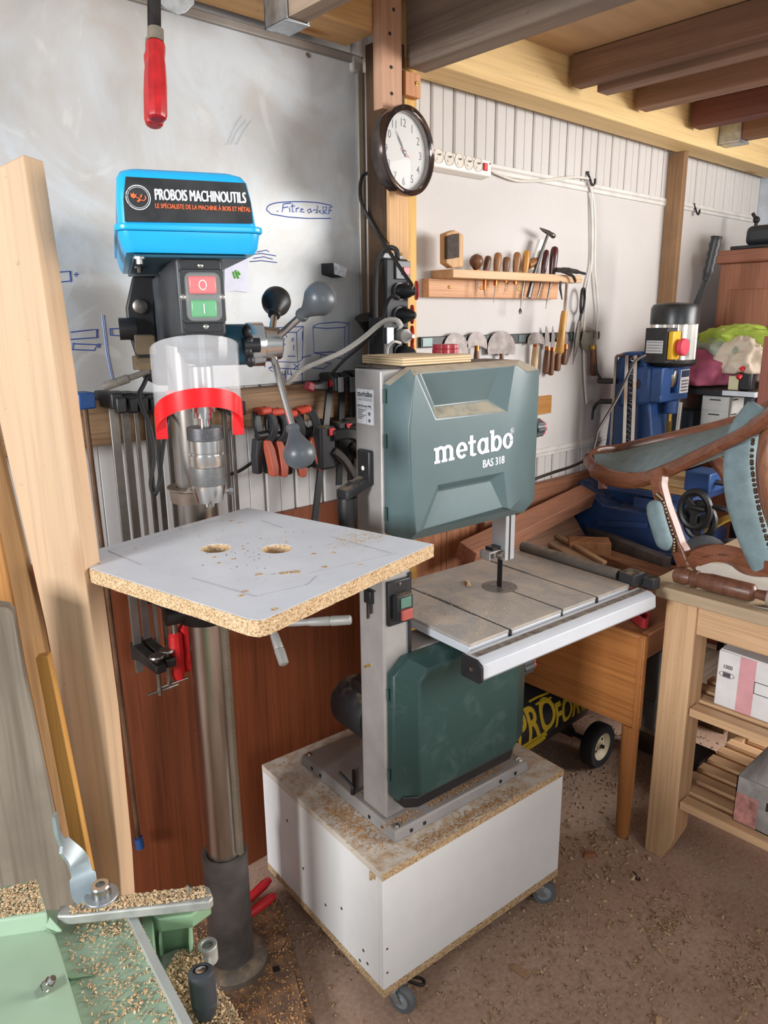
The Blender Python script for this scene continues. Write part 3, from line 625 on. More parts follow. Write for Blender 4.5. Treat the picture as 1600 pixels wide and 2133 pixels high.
b = MB(); b.lathe([(.045, .0), (.062, .006), (.068, .02), (.068, .12), (.06, .135), (.03, .14)], (mq.x+.064, .13, mq.z), (0, 1, 0), 28); mo = sp('motor', DBLACK, b)
b = MB(); b.box(mq.x+.03, mq.x+.10, .14, .21, mq.z+.045, mq.z+.085); sp('terminal_box', BLACK, b, mo, bev=.003)
b = MB(); b.tube(smooth_path([(-.02, .16, .48), (-.012, .12, .46), (-.012, .12, .440), (.0, .13, .4345), (.05, .2, .4345)], 5), .004, 8); sp('power_cord', BLACK, b, mo)
# plywood offcut on top of the saw
PLY = wood('plywood_edge', '#d2b995', '#b3946c', 'X', .7, .7)
t = NT('plywood_layers'); co = t.coord((1, 1, 1)); wv = t.n('ShaderNodeTexWave', bands_direction='Z'); wv.inputs['Scale'].default_value = 62; wv.inputs['Distortion'].default_value = .6; t.l(co, wv.inputs[0])
t.base(t.ramp(wv.outputs['Fac'], [(.15, '#a88760'), (.6, '#d6bf9c')])); t.rm(.75, 0, .2); PLYL = t.m
zp = 1.4605
c_ = [SL(u, v, z=zp+.001) for u, v in ((758, 752), (841, 765), (968, 757))]
c_.append(c_[0]+c_[2]-c_[1]); c_ = [V((c_[1].x+.0, -.004, 0)), V((.262, .012, 0)), V((.245, .16, 0)), V((.03, .152, 0))]
c_[0] = SL(841, 765, z=zp); c_[3] = V((c_[0].x+.005, .15, 0)); c_[1] = V((c_[0].x+.2, c_[0].y+.004, 0)); c_[2] = V((c_[0].x+.2, .152, 0))
pb = thing('plywood_offcut', MS @ V((.15, .08, zp)), 'square of pale plywood lying on top of the band saw beside the red knob', 'plywood')
b = MB(); b.prism([(.052, -.004, zp-.0015), (.25, .004, zp-.0015), (.25, .05, zp-.0015), (.22, .06, zp-.0015), (.215, .15, zp-.0015), (.068, .155, zp-.0015), (.060, .10, zp-.0015)], (0, 0, .017)); b.ob('sheet', PLYL, pb, MS, bev=.0008)
# ------------------------------------------------------------------ pillar drill
DA = R(67); DO = V((.708, 1.345, 0)); DX = V((sin(DA), -cos(DA), 0)); DY = V((cos(DA), sin(DA), 0))
MDr = frame(DO, x=DX, y=DY); MDI = MDr.inverted(); SPY = -.245
def DL(u, v, x=None, y=None, z=None):
    if z is not None: return MDI @ P(u, v, z=z)
    if y is not None: return MDI @ P(u, v, pl=(DO+DY*y, DY))
    return MDI @ P(u, v, pl=(DO+DX*x, DX))
drill = thing('pillar_drill', DO, 'floor standing pillar drill with a bright blue belt cover and red edged chuck guard', 'drill press')
def dp(name, mt, mb, parent=None, M=None, **kw): return mb.ob(name, mt, parent or drill, M or MDr, **kw)
DUSTIRON = mat('sawdust_iron', '#6b5547', .75, .2, .15, dust=.95, dcol='#b08560', vscale=8)
COLSTEEL_ = NT('ground_column_steel'); co = COLSTEEL_.coord((14, 14, 1.2)); a = COLSTEEL_.noise(co, 2, 5)
COLSTEEL_.base(COLSTEEL_.ramp(a, [(.3, '#8f857d'), (.7, '#c2bcb6')])); COLSTEEL_.rm(.3, 1); COLSTEEL = COLSTEEL_.m
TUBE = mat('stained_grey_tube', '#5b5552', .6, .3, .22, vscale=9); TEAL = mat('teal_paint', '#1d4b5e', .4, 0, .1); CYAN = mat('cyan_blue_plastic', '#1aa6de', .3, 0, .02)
# base and column
b = MB(); o2 = rrect(-.15, .150, -.44, .19, .04); b.poly(o2, 0, .035); b.poly(rrect(-.135, .135, -.43, .175, .03), .035, .042)
bs = dp('base_plate', DUSTIRON, b, bev=.004)
b = MB(); b.lathe([(.085, .0425), (.085, .056), (.07, .066), (.05, .068)], n=36); dp('flange', mat('flange_grey', '#6d6259', .6, .3, .1, dust=.6), b, bs)
b = MB(); b.arc2(.10, .02, .034, .034, .002, .002, 0, 360, .0421, .0425, 30); dp('base_ring', mat('ring_dark', '#4a3a2f', .8), b, bs)
for q in ((.087, .103, -.068, -.052), (.055, .07, -.30, -.20), (-.07, -.055, -.30, -.20)): b = MB(); b.box(*q, .042, .0428); dp('base_slot', mat('hole_dark', '#1f1814', .9), b, bs)
zt = DL(475, 1800, y=-.045).z
b = MB(); b.lathe([(.052, .066), (.052, zt), (.048, zt+.002), (.041, zt+.002), (.041, zt-.03)], n=36, caps=False); dp('base_tube', TUBE, b)
b = MB(); b.lathe([(.0395, .07), (.0395, 1.66)], n=40); dp('column', COLSTEEL, b)
zc = DL(415, 1040, y=-.05).z
b = MB(); b.lathe([(.0405, zc-.012), (.052, zc-.012), (.054, zc+.012), (.058, zc+.015), (.058, zc+.018), (.0405, zc+.018)], n=36, caps=False); cr = dp('stop_collar', mat('collar_steel', '#b3a496', .35, .8, .08), b)
rx = V((.032, -.032, 0))
b = MB(); b.M = Matrix.Translation((.0305, -.0315, 0)) @ Matrix.Rotation(R(-45), 4, 'Z')
b.box(-.005, .006, -.005, .005, zt+.01, 1.12)
z = zt+.012
while z < 1.115: b.prism([(.006, -.005, z), (.0095, -.005, z+.0012), (.0095, -.005, z+.0028), (.006, -.005, z+.004)], (0, .010, 0)); z += .0058
dp('rack', mat('rack_metal', '#9c9081', .45, .7, .1), b)
# table and its bracket
ZB = 1.185
b = MB(); b.lathe([(.0405, .94), (.058, .94), (.062, .948), (.062, 1.13), (.0405, 1.13)], n=36, caps=False); b.prism([(-.03, -.055, .975), (-.03, -.055, 1.13), (-.03, -.25, 1.139), (-.03, -.25, 1.10), (-.03, -.12, 1.02)], (.06, 0, 0)); br = dp('table_bracket', DARKIRON, b, bev=.003)
b = MB(); b.lathe([(.001, 1.140), (.10, 1.140), (.155, 1.150), (.155, 1.163), (.001, 1.163)], (0, SPY+.02, 0), n=48); rt = dp('round_table', mat('table_iron', '#8a8784', .4, .5, .08), b)
b = MB(); b.cyl((.03, -.10, 1.0), (.10, -.115, 1.0), .022, 16); b.cyl((-.085, -.03, .965), (-.04, -.02, .965), .020, 16); hb = dp('gear_box', DARKIRON, b, br)
HAND = mat('grey_handle', '#85837f', .5, .1, .08)
for i, (p0, p1) in enumerate((((640, 1296, 1.28), (732, 1291, 1.27)), ((570, 1318, 1.27), (592, 1384, 1.24)))):
    a, e = P(p0[0], p0[1], t=p0[2]), P(p1[0], p1[1], t=p1[2]); d = (e-a)
    b = MB(); b.lathe([(.006, 0), (.0075, d.length*.1), (.0085, d.length*.5), (.0075, d.length*.53), (.009, d.length*.56), (.0085, d.length*.97), (.006, d.length)], a, d, 14)
    b.cyl(a-d.normalized()*.04, a, .006, 10); h = b.ob('clamp_handle', HAND, br)
a = DL(300, 770, y=.06)
# drilling board
cs = [P(u, v, z=ZB) for u, v in ((538, 1297), (904, 1133), (511, 1058))]; c4 = cs[0]+cs[2]-cs[1]
BM = frame(cs[0], x=cs[1]-cs[0], z=(0, 0, 1)); BI = BM.inverted(); loc = lambda u, v: BI @ P(u, v, z=ZB)
BW, BD = (cs[1]-cs[0]).length, (cs[2]-cs[1]).length
board = thing('drilling_board', BM @ V((BW/2, BD/2, -.02)), 'square white faced chipboard with two large round holes on the drill table', 'chipboard')
h1, h2 = loc(450, 1142), loc(577, 1143); hr = .0245
def plate(b, outline, holes, z0, z1):
    for z in (z0, z1):
        ed = []
        for lp in [outline]+holes:
            v_ = b.vs([(p[0], p[1], z) for p in lp])
            ed += [b.bm.edges.new((v_[i], v_[(i+1) % len(v_)])) for i in range(len(v_))]
        bmesh.ops.triangle_fill(b.bm, use_beauty=True, use_dissolve=False, edges=ed)
    for lp in [outline]+holes:
        a_, c_ = b.vs([(p[0], p[1], z0) for p in lp]), b.vs([(p[0], p[1], z1) for p in lp]); n = len(lp)
        for i in range(n): b.f([a_[i], a_[(i+1) % n], c_[(i+1) % n], c_[i]])
    return b
jit = lambda a: random.uniform(-a, a)
ol = []
for (x0, y0), (x1, y1) in zip(((0, 0), (BW, 0), (BW, BD), (0, BD)), ((BW, 0), (BW, BD), (0, BD), (0, 0))):
    for k in range(24):
        t_ = k/24; ol.append((x0+(x1-x0)*t_+(jit(.0008) if k else 0), y0+(y1-y0)*t_+(jit(.0008) if k else 0)))
ol[0] = (.004, .004)
CHIPL = chip('chipboard_core', ['#8a6848', '#b3916b', '#cfb08a', '#c0a07a', '#dcc6a4', '#a3825f'], 430)
hs = [circ(h1.x, h1.y, hr, n=30), circ(h2.x, h2.y, hr, n=30)]
b = plate(MB(), ol, hs, -.0225, -.0006); b.ob('core', CHIPL, board, BM)
t = NT('white_laminate'); co = t.coord(); a_ = t.noise(co, 12, 5); t.base(t.ramp(a_, [(.3, '#ced0d6'), (.7, '#d9dbe0')])); t.rm(.42, 0, .4); LAM = t.m
inn = [(min(max(x, .0012), BW-.0012), min(max(y, .0012), BD-.0012)) for x, y in ol]; inn[0] = (.006, .006)
b = plate(MB(), inn, [circ(h1.x, h1.y, hr+.0008, n=30), circ(h2.x, h2.y, hr+.0008, n=30)], -.0006, 0); b.ob('laminate', LAM, board, BM)
b = MB()
for u, v, r in ((482, 1085, 6), (501, 1089, 5), (447, 1161, 5), (456, 1173, 5), (487, 1165, 5), (508, 1144, 4), (540, 1196, 7), (590, 1194, 9), (604, 1192, 7), (618, 1191, 9), (596, 1127, 4), (654, 1154, 6), (695, 1151, 5), (752, 1176, 6), (676, 1181, 6), (511, 1232, 6), (503, 1241, 6), (572, 1269, 7), (207, 1174, 4), (285, 1143, 3), (378, 1101, 3)):
    q = loc(u, v); b.poly([(q.x+(r*.00072)*(1+jit(.25))*cos(2*pi*i/9), q.y+(r*.00072)*(1+jit(.25))*sin(2*pi*i/9)) for i in range(9)], .0001, .0004)
b.ob('drill_mark', CHIPL, board, BM)
b = MB()
for k in range(60):
    u, v = 520+random.gauss(0, 55), 1140+random.gauss(0, 26); q = loc(u, v); r = random.uniform(.0006, .0016)
    if all((q.xy-h.xy).length > hr+.004 for h in (h1, h2)) and .01 < q.x < BW-.01 and .01 < q.y < BD-.01: b.poly(circ(q.x, q.y, r, n=6), .0001, .0003)
b.ob('pin_hole', mat('pin_hole_brown', '#5c4838', .9), board, BM)
for pts in (((228, 1147), (380, 1105), (455, 1083)), ((225, 1147), (295, 1177)), ((400, 1204), (535, 1243)), ((690, 1118), (815, 1152)), ((545, 1084), (590, 1100)), ((640, 1195), (830, 1152)), ((540, 1240), (640, 1218), (660, 1200))):
    b = MB(); b.tube([BI @ P(u, v, z=ZB+.0002) for u, v in pts], .0004, 4); b.ob('pencil_line', mat('pencil', '#8f8c90', .8), board, BM)
# head
CF = -.352
Z = lambda v, y=CF, u=390: DL(u, v, y=y).z
zlip, zbot, ztop = Z(478), Z(527), Z(349)
xL, xR = DL(247, 470, y=CF).x, DL(536, 470, y=CF).x; xl2, xr2 = DL(240, 478, y=CF).x, DL(548, 488, y=CF).x
yb = .17
def ring(x0, x1, y0, y1, r, z): return [(x, y, z) for x, y in rrect(x0, x1, y0, y1, r, 5)]
b = MB(); hgt = ztop-zlip
b.loft([ring(xL, xR, CF, yb, .014, zlip+.006), ring(xL+.001, xR-.005, CF+.004, yb-.004, .014, zlip+hgt*.55), ring(xL+.003, xR-.009, CF+.007, yb-.006, .015, zlip+hgt*.82), ring(xL+.008, xR-.016, CF+.012, yb-.012, .016, zlip+hgt*.93), ring(xL+.018, xR-.028, CF+.022, yb-.024, .016, zlip+hgt*.985), ring(xL+.032, xR-.045, CF+.038, yb-.04, .015, ztop)])
lid = dp('belt_cover', CYAN, b, sm=50)
b = MB(); b.loft([ring(xl2-.001, xr2+.001, CF-.008, yb+.006, .02, zlip-.003), ring(xl2-.001, xr2+.001, CF-.008, yb+.006, .02, zlip+.006)]); dp('rim', CYAN, b, lid, bev=.0025, seg=3)
b = MB(); b.loft([ring(xl2+.012, xr2-.012, CF+.004, yb, .014, zbot), ring(xl2+.007, xr2-.007, CF-.001, yb, .016, zbot+.008), ring(xl2+.003, xr2-.003, CF-.003, yb+.003, .018, zlip-.0035)]); dp('tray', CYAN, b, lid, sm=50)
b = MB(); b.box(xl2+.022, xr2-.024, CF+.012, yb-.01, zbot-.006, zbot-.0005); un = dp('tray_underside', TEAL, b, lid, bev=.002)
for u, v in ((290, 535), (292, 555)): b = MB(); q = DL(u, v, z=zbot-.006); b.lathe([(.005, -.016), (.005, -.009), (.009, -.009), (.009, -.0061)], (q.x, q.y, zbot), (0, 0, 1), 8); dp('bolt', STEEL, b, un)
# sticker
def onf(u, v): q = DL(u, v, y=CF-.0005); return q
tilt = lambda z: CF+(.004 if z < zlip+hgt*.55 else .006)
sk = [onf(u, v) for u, v in ((257, 366), (515, 380), (527, 466), (260, 462))]
s0 = [(sk[3].x, CF-.0008, sk[3].z), (sk[2].x, CF-.0008, sk[2].z), (sk[2].x-.001, CF+.003, (sk[1].z+sk[2].z)/2), (sk[1].x-.002, CF+.0062, sk[1].z), (sk[0].x+.003, CF+.0062, sk[0].z), (sk[3].x+.001, CF+.003, (sk[0].z+sk[3].z)/2)]
b = MB(); b.prism(s0, (0, -.0012, 0)); st = dp('maker_sticker', mat('sticker_black', '#2a2a2b', .38, 0, .3, vscale=25), b, lid)
tlt = math.atan2(.007, sk[0].z-sk[3].z)
def on_st(u, v): q = onf(u, v); return V((q.x, CF-.0026+.007*(q.z-sk[3].z)/(sk[0].z-sk[3].z), q.z))
up_ = V((0, sin(tlt), cos(tlt)))
SILW = mat('sticker_silver', '#d5d6d8', .4); ORG = mat('sticker_orange', '#e0683a', .5)
a, e = on_st(322, 416), on_st(514, 423)
tx = text('maker_name', 'PROBOIS MACHINOUTILS', .0215, MDr @ frame(a, x=e-a, y=up_), SILW, st, dup=.0012, xs=.5)
wdt = max(v.co.x for v in tx.data.vertices); tx.data.transform(Matrix.Diagonal(((e-a).length/wdt, 1, 1, 1)))
a, e = on_st(323, 433), on_st(517, 441)
tx = text('slogan', 'LE SPÉCIALISTE DE LA MACHINE À BOIS ET MÉTAL', .0088, MDr @ frame(a, x=e-a, y=up_), ORG, st, dup=.0003, xs=.5)
wdt = max(v.co.x for v in tx.data.vertices); tx.data.transform(Matrix.Diagonal(((e-a).length*1.03/wdt, 1, 1, 1)))
q = on_st(288, 411); b = MB(frame(q, x=(1, 0, 0), y=up_)); b.arc2(0, 0, .0168, .0168, .0012, .0012, 0, 360, 0, .0005, 40); b.arc2(0, 0, .0142, .0142, .0006, .0006, 0, 360, 0, .0005, 40); dp('emblem_ring', SILW, b, st)
b = MB(frame(q, x=(.82, 0, 0), y=up_) @ Matrix.Scale(.82, 4))
b.poly([(-.012, .007), (-.009, .005), (-.007, .008), (-.005, .004), (-.002, .006), (-.004, .0), (-.008, -.002), (-.012, .001)], 0, .0005)
b.tube([(-.005, .001, .0003), (.0, -.001, .0003), (.004, -.004, .0003), (.009, -.005, .0003), (.0125, -.001, .0003), (.0115, .003, .0003)], .0009, 5)
b.poly([(.002, -.001), (.004, .004), (.007, .006), (.006, .001)], 0, .0005); b.poly([(.001, -.003), (-.003, -.006), (-.001, -.008), (.004, -.005)], 0, .0005); dp('emblem_flower', ORG, b, st)
# switch head
yS = -.325
xs0, xs1 = DL(368, 600, y=yS).x, DL(466, 600, y=yS).x; zs0, zs1 = Z(700, yS, 420), Z(536, yS, 410)
HEADG = mat('head_grey', '#2f3236', .45, 0, .2, vscale=20)
b = MB(); b.prism([(xs0, yS, zs0), (xs1, yS, zs0), (xs1+.004, -.14, zs0-.01), (xs0-.012, -.14, zs0-.01)], (0, 0, zs1-zs0+.004)); hd = dp('switch_housing', HEADG, b, bev=.006, seg=3)
b = MB(); b.M = frame((0, yS-.0005, 0), x=(1, 0, 0), y=(0, 0, 1)); b.poly(rrect(xs0+.006, xs1-.003, zs0+.006, zs1-.003, .007), 0, .0025); fp = dp('face_plate', BLACK, b, hd, bev=.0008)
xm = (xs0+xs1)/2+.002; zm = (zs0+zs1)/2
b = MB(); b.M = frame((0, yS-.003, 0), x=(1, 0, 0), y=(0, 0, 1)); b.poly(rrect(xm-.033, xm+.033, zm-.038, zm+.040, .006), 0, .004); dp('switch_plate', mat('switch_black', '#161618', .35), b, fp, bev=.001)
b = MB(); b.box(xm-.020, xm+.020, yS-.016, yS-.007, zm+.004, zm+.030); r_ = dp('stop_button', mat('stop_red', '#d4484c', .35), b, fp, bev=.003)
b = MB(); b.box(xm-.019, xm+.019, yS-.014, yS-.007, zm-.030, zm-.004); g_ = dp('start_button', mat('start_green', '#2f9a57', .35), b, fp, bev=.003)
b = MB(); b.M = frame((xm, yS-.0162, zm+.017), x=(1, 0, 0), y=(0, 0, 1)); b.arc2(0, 0, .006, .0075, .0014, .0014, 0, 360, 0, .0006, 20); dp('stop_mark', SILW, b, r_)
b = MB(); b.box(xm-.0008, xm+.0008, yS-.0148, yS-.014, zm-.024, zm-.010); dp('start_mark', SILW, b, g_)
b = MB(); b.M = frame((0, yS-.0072, 0), x=(1, 0, 0), y=(0, 0, 1)); b.poly(rrect(xm-.026, xm+.026, zm-.035, zm+.035, .010), 0, .012); dp('clear_hood', clear('switch_hood', (.9, .93, .9, 1), .2, .10), b, fp, bev=.003)
screws([(xm-.029, yS-.0075, zm), (xm+.029, yS-.0075, zm), (xm, yS-.0035, zs1-.012), (xm+.002, yS-.0035, zs0+.014)], (0, -1, 0), fp, .004, 'plate_screw', STEEL, MDr)
# casting, spindle and chuck
b = MB(); b.prism([(-.035, -.29, zs0-.02), (.035, -.29, zs0-.02), (.05, .06, zs0-.02), (-.05, .06, zs0-.02)], (0, 0, zbot-.012-zs0+.02)); b.lathe([(.026, zs0-.045), (.027, zs0-.02)], (0, SPY, 0), n=24); dp('head_casting', mat('casting_grey', '#4a4f54', .5, .2, .15), b, bev=.008, seg=3)
ZC = lambda v: DL(432, v, y=SPY-.02).z
z = [ZC(v) for v in (860, 872, 892, 896, 918, 922, 944, 950, 970, 974, 1012, 1022, 1050, 1062)]
SR = 37/1542*(P(432, 950, pl=(DO+DY*SPY, DY))-CAM).dot(FW)
b = MB(); b.lathe([(.010, z[2]), (.010, z[1]), (.016, z[1]), (.016, z[0]), (.020, z[0]), (.020, zs0-.05)], (0, SPY, 0), n=28); dp('spindle', STEEL, b)
b = MB(); b.lathe([(.001, z[2]+.001), (SR*.99, z[2]), (SR, z[3]), (SR, z[4]), (SR*.93, z[4]-.001)], (0, SPY, 0), n=40); ck = dp('chuck', mat('knurled_dark', '#58585a', .5, .8, .12, vscale=300), b)
b = MB(); b.lathe([(SR*.93, z[4]), (SR*.93, z[6]), (SR*.88, z[6]-.001), (SR*.88, z[7]), (SR*.97, z[7]), (SR*.97, z[8]), (SR*.95, z[9])], (0, SPY, 0), n=40); dp('ring', STEEL, b, ck)
b = MB(); b.lathe([(SR*.95, z[9]), (SR*.98, z[9]-.001), (SR*.98, z[10]), (SR*.96, z[10]-.001)], (0, SPY, 0), n=40); dp('knurled_sleeve', mat('knurled_grey', '#858584', .42, .8, .10, vscale=400), b, ck)
b = MB(); b.lathe([(SR*.96, z[10]-.001), (SR*.94, z[11]), (SR*.70, z[12]), (.008, z[12]-.001)], (0, SPY, 0), n=40); dp('nose', STEEL, b, ck)
b = MB()
for k in range(3): an = R(30+120*k); b.cyl((.007*cos(an), SPY+.007*sin(an), z[12]+.005), (.004*cos(an), SPY+.004*sin(an), z[13]), .004, 8)
dp('jaw', DSTEEL, b, ck)
q = DL(484, 1022, y=-.06); b = MB(); b.cyl((q.x-.05, q.y, q.z), (q.x-.006, q.y, q.z), .004, 8); b.lathe([(.008, 0), (.008, .007), (.001, .007)], (q.x-.006, q.y, q.z), (1, 0, 0), 6); dp('collar_bolt', STEEL, b, cr)
# chuck guard
CLEAR = clear('clear_guard', (.93, .92, .94, 1), .08, .20); REDC = clear('red_guard_edge', lin('#e8161d'), .25, .96)
gq = DL(409, 800, y=SPY); MG = MDr @ Matrix.Translation((gq.x, SPY-.012, Z(903, SPY, 404)))
gr = .0700
def shell(b, h0, h1, r, th, a0, a1, n=36, k0=0, k1=0):
    ri = []
    for k in range(n+1):
        a = R(a0+(a1-a0)*k/n); c_, s_ = cos(a), sin(a); q = max(0, -s_)**.75; l_, u_ = h0+k0*q, h1+k1*q; ri.append([(r*c_, r*s_, l_), ((r-th)*c_, (r-th)*s_, l_), ((r-th)*c_, (r-th)*s_, u_), (r*c_, r*s_, u_)])
    return b.loft(ri)
b = shell(MB(), .036, .136, gr, .0022, 172, 368, 40, .046, .026); gd = b.ob('chuck_guard', CLEAR, drill, MG, sm=60)
b = shell(MB(), 0, .036, gr+.0012, .004, 176, 364, 40, .052, .046); rb = b.ob('red_edge', REDC, gd, MG, sm=60)
for s in (-1, 1): b = MB(); x_ = s*(gr-.008); b.box(x_-.009, x_+.0095, -.006, .004, -.004, .034); b.ob('red_end', REDC, gd, MG, bev=.001)
b = shell(MB(), .055, .075, .05, .006, 190, 350); b.ob('inner_collar', REDC, gd, MG)
# left side: hinge, motor mount, tension arm
BEIGE = mat('beige_bracket', '#9d8a6e', .6, 0, .1)
a = P(300, 745, t=1.29); b = MB(); M = frame(a, x=DX, z=(0, 0, 1)); b.box(-.012, .02, -.02, .05, .006, .038); b.cyl((-.015, -.01, -.01), (.012, -.01, -.01), .012, 6); b.box(-.02, -.012, -.02, .0, -.02, .004); b.ob('guard_hinge', BEIGE, gd, M, bev=.002)
mp = [(276, 575), (328, 575), (322, 640), (330, 720), (306, 780), (284, 745), (266, 690), (262, 640)]
b = MB(); pts = [P(u, v, pl=(DO+DY*.05, DY)) for u, v in mp]; b.prism(pts, DY*.03); mm = b.ob('motor_mount', BLACK, drill, bev=.004)
a = P(292, 638, pl=(DO+DY*.045, DY)); b = MB(); b.lathe([(.014, 0), (.014, .006), (.011, .008), (.001, .008)], a+DY*.004, -DY, 20); b.ob('mount_bolt', DSTEEL, mm)
a = P(262, 685, pl=(DO+DY*.04, DY)); b = MB(); b.cyl(a-DX*.012, a+DX*.02, .021, 18); b.ob('mount_knob', BLACK, mm)
b = MB(); q = MDr @ V((-.015, .16, 0)); b.lathe([(.04, 1.42), (.065, 1.435), (.07, 1.45), (.07, 1.60), (.06, 1.63)], q, n=30); b.ob('motor', BLACK, drill)
a, m_, e = P(215, 806, t=1.40), P(268, 788, t=1.41), P(312, 772, t=1.42); d = m_-a
b = MB(); b.lathe([(.006, 0), (.0085, .004), (.0085, d.length*.55), (.0078, d.length*.58), (.0085, d.length*.6), (.0085, d.length)], a, d, 14); b.cyl(m_, e, .006, 10); b.ob('tension_handle', mat('dusty_handle', '#6f6860', .6, 0, .15), drill)
b = MB(); b.tube(path([(318, 760, 1.44), (300, 800, 1.42), (290, 830, 1.40), (312, 890, 1.40), (322, 950, 1.40), (314, 1005, 1.40), (322, 1030, 1.40), (332, 1005, 1.4), (336, 960, 1.41), (344, 900, 1.42), (352, 860, 1.45)]), .0042, 8); b.ob('motor_cord', BLACK, drill)
# feed hub with three ball handles
hc = DL(478, 715, y=SPY+.03); hub0 = MDr @ V((.045, SPY+.03, hc.z)); hubd = (P(540, 745, t=1.26)-hub0); hubd = DX
hc0 = P(492, 718, pl=(DO+DY*(SPY+.03), DY)); 
b = MB(); b.cyl(hc0-DX*.07, hc0+DX*.018, .034, 28); fh = b.ob('feed_housing', TEAL, drill)
b = MB(); b.lathe([(.036, .0185), (.037, .022), (.037, .045), (.030, .048), (.026, .075), (.020, .078), (.001, .078)], hc0, DX, 30); fh2 = b.ob('feed_hub', STEEL, fh)
b = MB(); st_ = hc0-DY*.045+DX*.012
for k in range(4): b.ball(st_+V((0, 0, .022-.0155*k))+DX*.003*(k % 2), .0115, 14, (1, 1, .7), DX)
b.cyl(st_-DX*.006, st_+DX*.02, .012, 14)
b.ob('stop_knob', BLACK, fh)
HB = hc0+DX*.058
BALL = mat('handle_ball_grey', '#4a4e52', .38, 0, .05)
tb_ = (HB-CAM).dot(FW)
for u, v, dt in ((575, 632, .10), (662, 627, -.07), (622, 938, -.03)):
    c = P(u, v, t=tb_+dt); d = (c-HB).normalized(); L = (c-HB).length
    b = MB(); b.cyl(HB, HB+d*(L-.035), .0062, 14); hd_ = b.ob('feed_handle', STEEL, fh2)
    b = MB(); b.lathe([(.010, L-.045), (.0115, L-.042), (.0115, L-.036), (.0095, L-.034), (.012, L-.026), (.019, L-.014), (.0255, L-.004), (.0275, L+.007), (.0255, L+.018), (.017, L+.027), (.006, L+.031), (.0005, L+.0315)], HB, d, 26); b.ob('ball_knob', BALL if dt != .10 else BLACK, hd_)
# ------------------------------------------------------------------ things on the wall and the posts
def stick(name, a, e, prof, mt, parent, n=14, sm=35):
    """Turned piece from a to e; prof gives (fraction of length, radius in metres)."""
    a = V(a); e = V(e); L = (e-a).length; b = MB(); b.lathe([(r, f*L) for f, r in prof], a, e-a, n); return b.ob(name, mt, parent, sm=sm)
# clock
cn = V((.113, -.994, 0)).normalized(); cc = P(845, 316, y=1.438); cr_ = 175/1542*(cc-CAM).dot(FW)/2
clk = thing('wall_clock', cc, 'round wall clock with a dark chrome rim hanging on the post', 'clock')
MK = frame(cc, y=(0, 0, 1), z=cn)
b = MB(); b.lathe([(cr_*.80, -.030), (cr_*.93, -.028), (cr_*.985, -.008), (cr_*1.0, .004), (cr_*.985, .012), (cr_*.95, .014), (cr_*.90, .010), (cr_*.86, .012), (cr_*.835, .006), (cr_*.825, -.004)], n=56, caps=False); b.ob('rim', mat('dark_chrome', '#6a5f5b', .12, .9, .1), clk, MK)
b = MB(); b.lathe([(cr_*.83, -.006), (.001, -.006)], n=48, caps=False); b.lathe([(cr_*.9, -.029), (.001, -.029)], n=48, caps=False); b.ob('face', mat('clock_face', '#c4c2be', .5, 0, .01), clk, MK)
NUM = mat('numeral_grey', '#4b4b50', .5)
for h in range(1, 13):
    a = R(90-30*h); s_ = str(h); o_ = text('numeral', s_, .0265, MK @ Matrix.Translation((cr_*.64*cos(a)-(.0155 if len(s_) > 1 else .0075), cr_*.64*sin(a)-.0095, -.0058)), NUM, clk, bold=.0001, xs=.95, ext=.0002)
b = MB()
for k in range(12): a = R(30*k); b.lathe([(.0009, 0), (.0009, .0003)], (cr_*.77*cos(a), cr_*.77*sin(a), -.0059), n=6)
b.ob('minute_dot', NUM, clk, MK)
HANDM = mat('hand_steel', '#77747a', .25, .7)
for nm, ang, L, w_, m_, z_ in (('hour_hand', 90-30*10.9, .042, .0028, HANDM, -.0045), ('minute_hand', 90-6*54, .058, .0020, HANDM, -.0035), ('second_hand', 90-6*20.5, .03, .0012, RED, -.0025)):
    b = MB(Matrix.Rotation(R(ang), 4, 'Z')); b.poly([(-.012, -w_), (L*.3, -w_*.4), (L*.5, -w_), (L, 0), (L*.5, w_), (L*.3, w_*.4), (-.012, w_)], z_, z_+.0005); b.ob(nm, m_, clk, MK)
b = MB(); b.lathe([(.004, -.005), (.004, -.001), (.001, 0)], n=14); b.ob('hub', HANDM, clk, MK)
b = MB(); b.lathe([(cr_*.83, .006), (cr_*.5, .011), (.001, .013)], n=48, caps=False); b.ob('glass', clear('clock_glass', (1, 1, 1, 1), .04, .10), clk, MK, sm=60)
# socket strip
ys = 1.622
q0, q1 = P(872, 316, y=ys), P(1024, 352, y=ys)
zs_ = P(1000, 345, y=ys).z; za, zb_ = P(1012, 366, y=ys).z, P(1012, 333, y=ys).z
ss = thing('socket_strip', ((q0.x+q1.x)/2, W, zs_), 'white socket strip with round outlets and a red switch on the wall beside the clock', 'socket strip')
b = MB(); b.prism([(q0.x, ys, za), (q0.x, ys, zb_), (q0.x, W-.002, zb_+.006), (q0.x, W-.002, za-.006)], (q1.x-q0.x, 0, 0)); b.ob('housing', WHITE, ss, bev=.004, seg=3)
for u in (893, 914, 936, 957, 977, 996):
    v = 325+(u-914)*.225; p = P(u, v, y=ys)
    b = MB(); b.lathe([(.0195, -.0005), (.021, .0015), (.0195, .002), (.0185, .0006), (.001, .0004)], p, (0, -1, 0), 24); o_ = b.ob('outlet', mat('outlet_beige', '#cfc7bc', .5), ss)
    b = MB(); b.cyl(p+V((.003, -.001, .004)), p+V((.003, -.010, .004)), .0025, 8); b.lathe([(.003, 0), (.003, .001)], p+V((-.005, -.001, -.008)), (0, -1, 0), 8); b.ob('earth_pin', DSTEEL, o_)
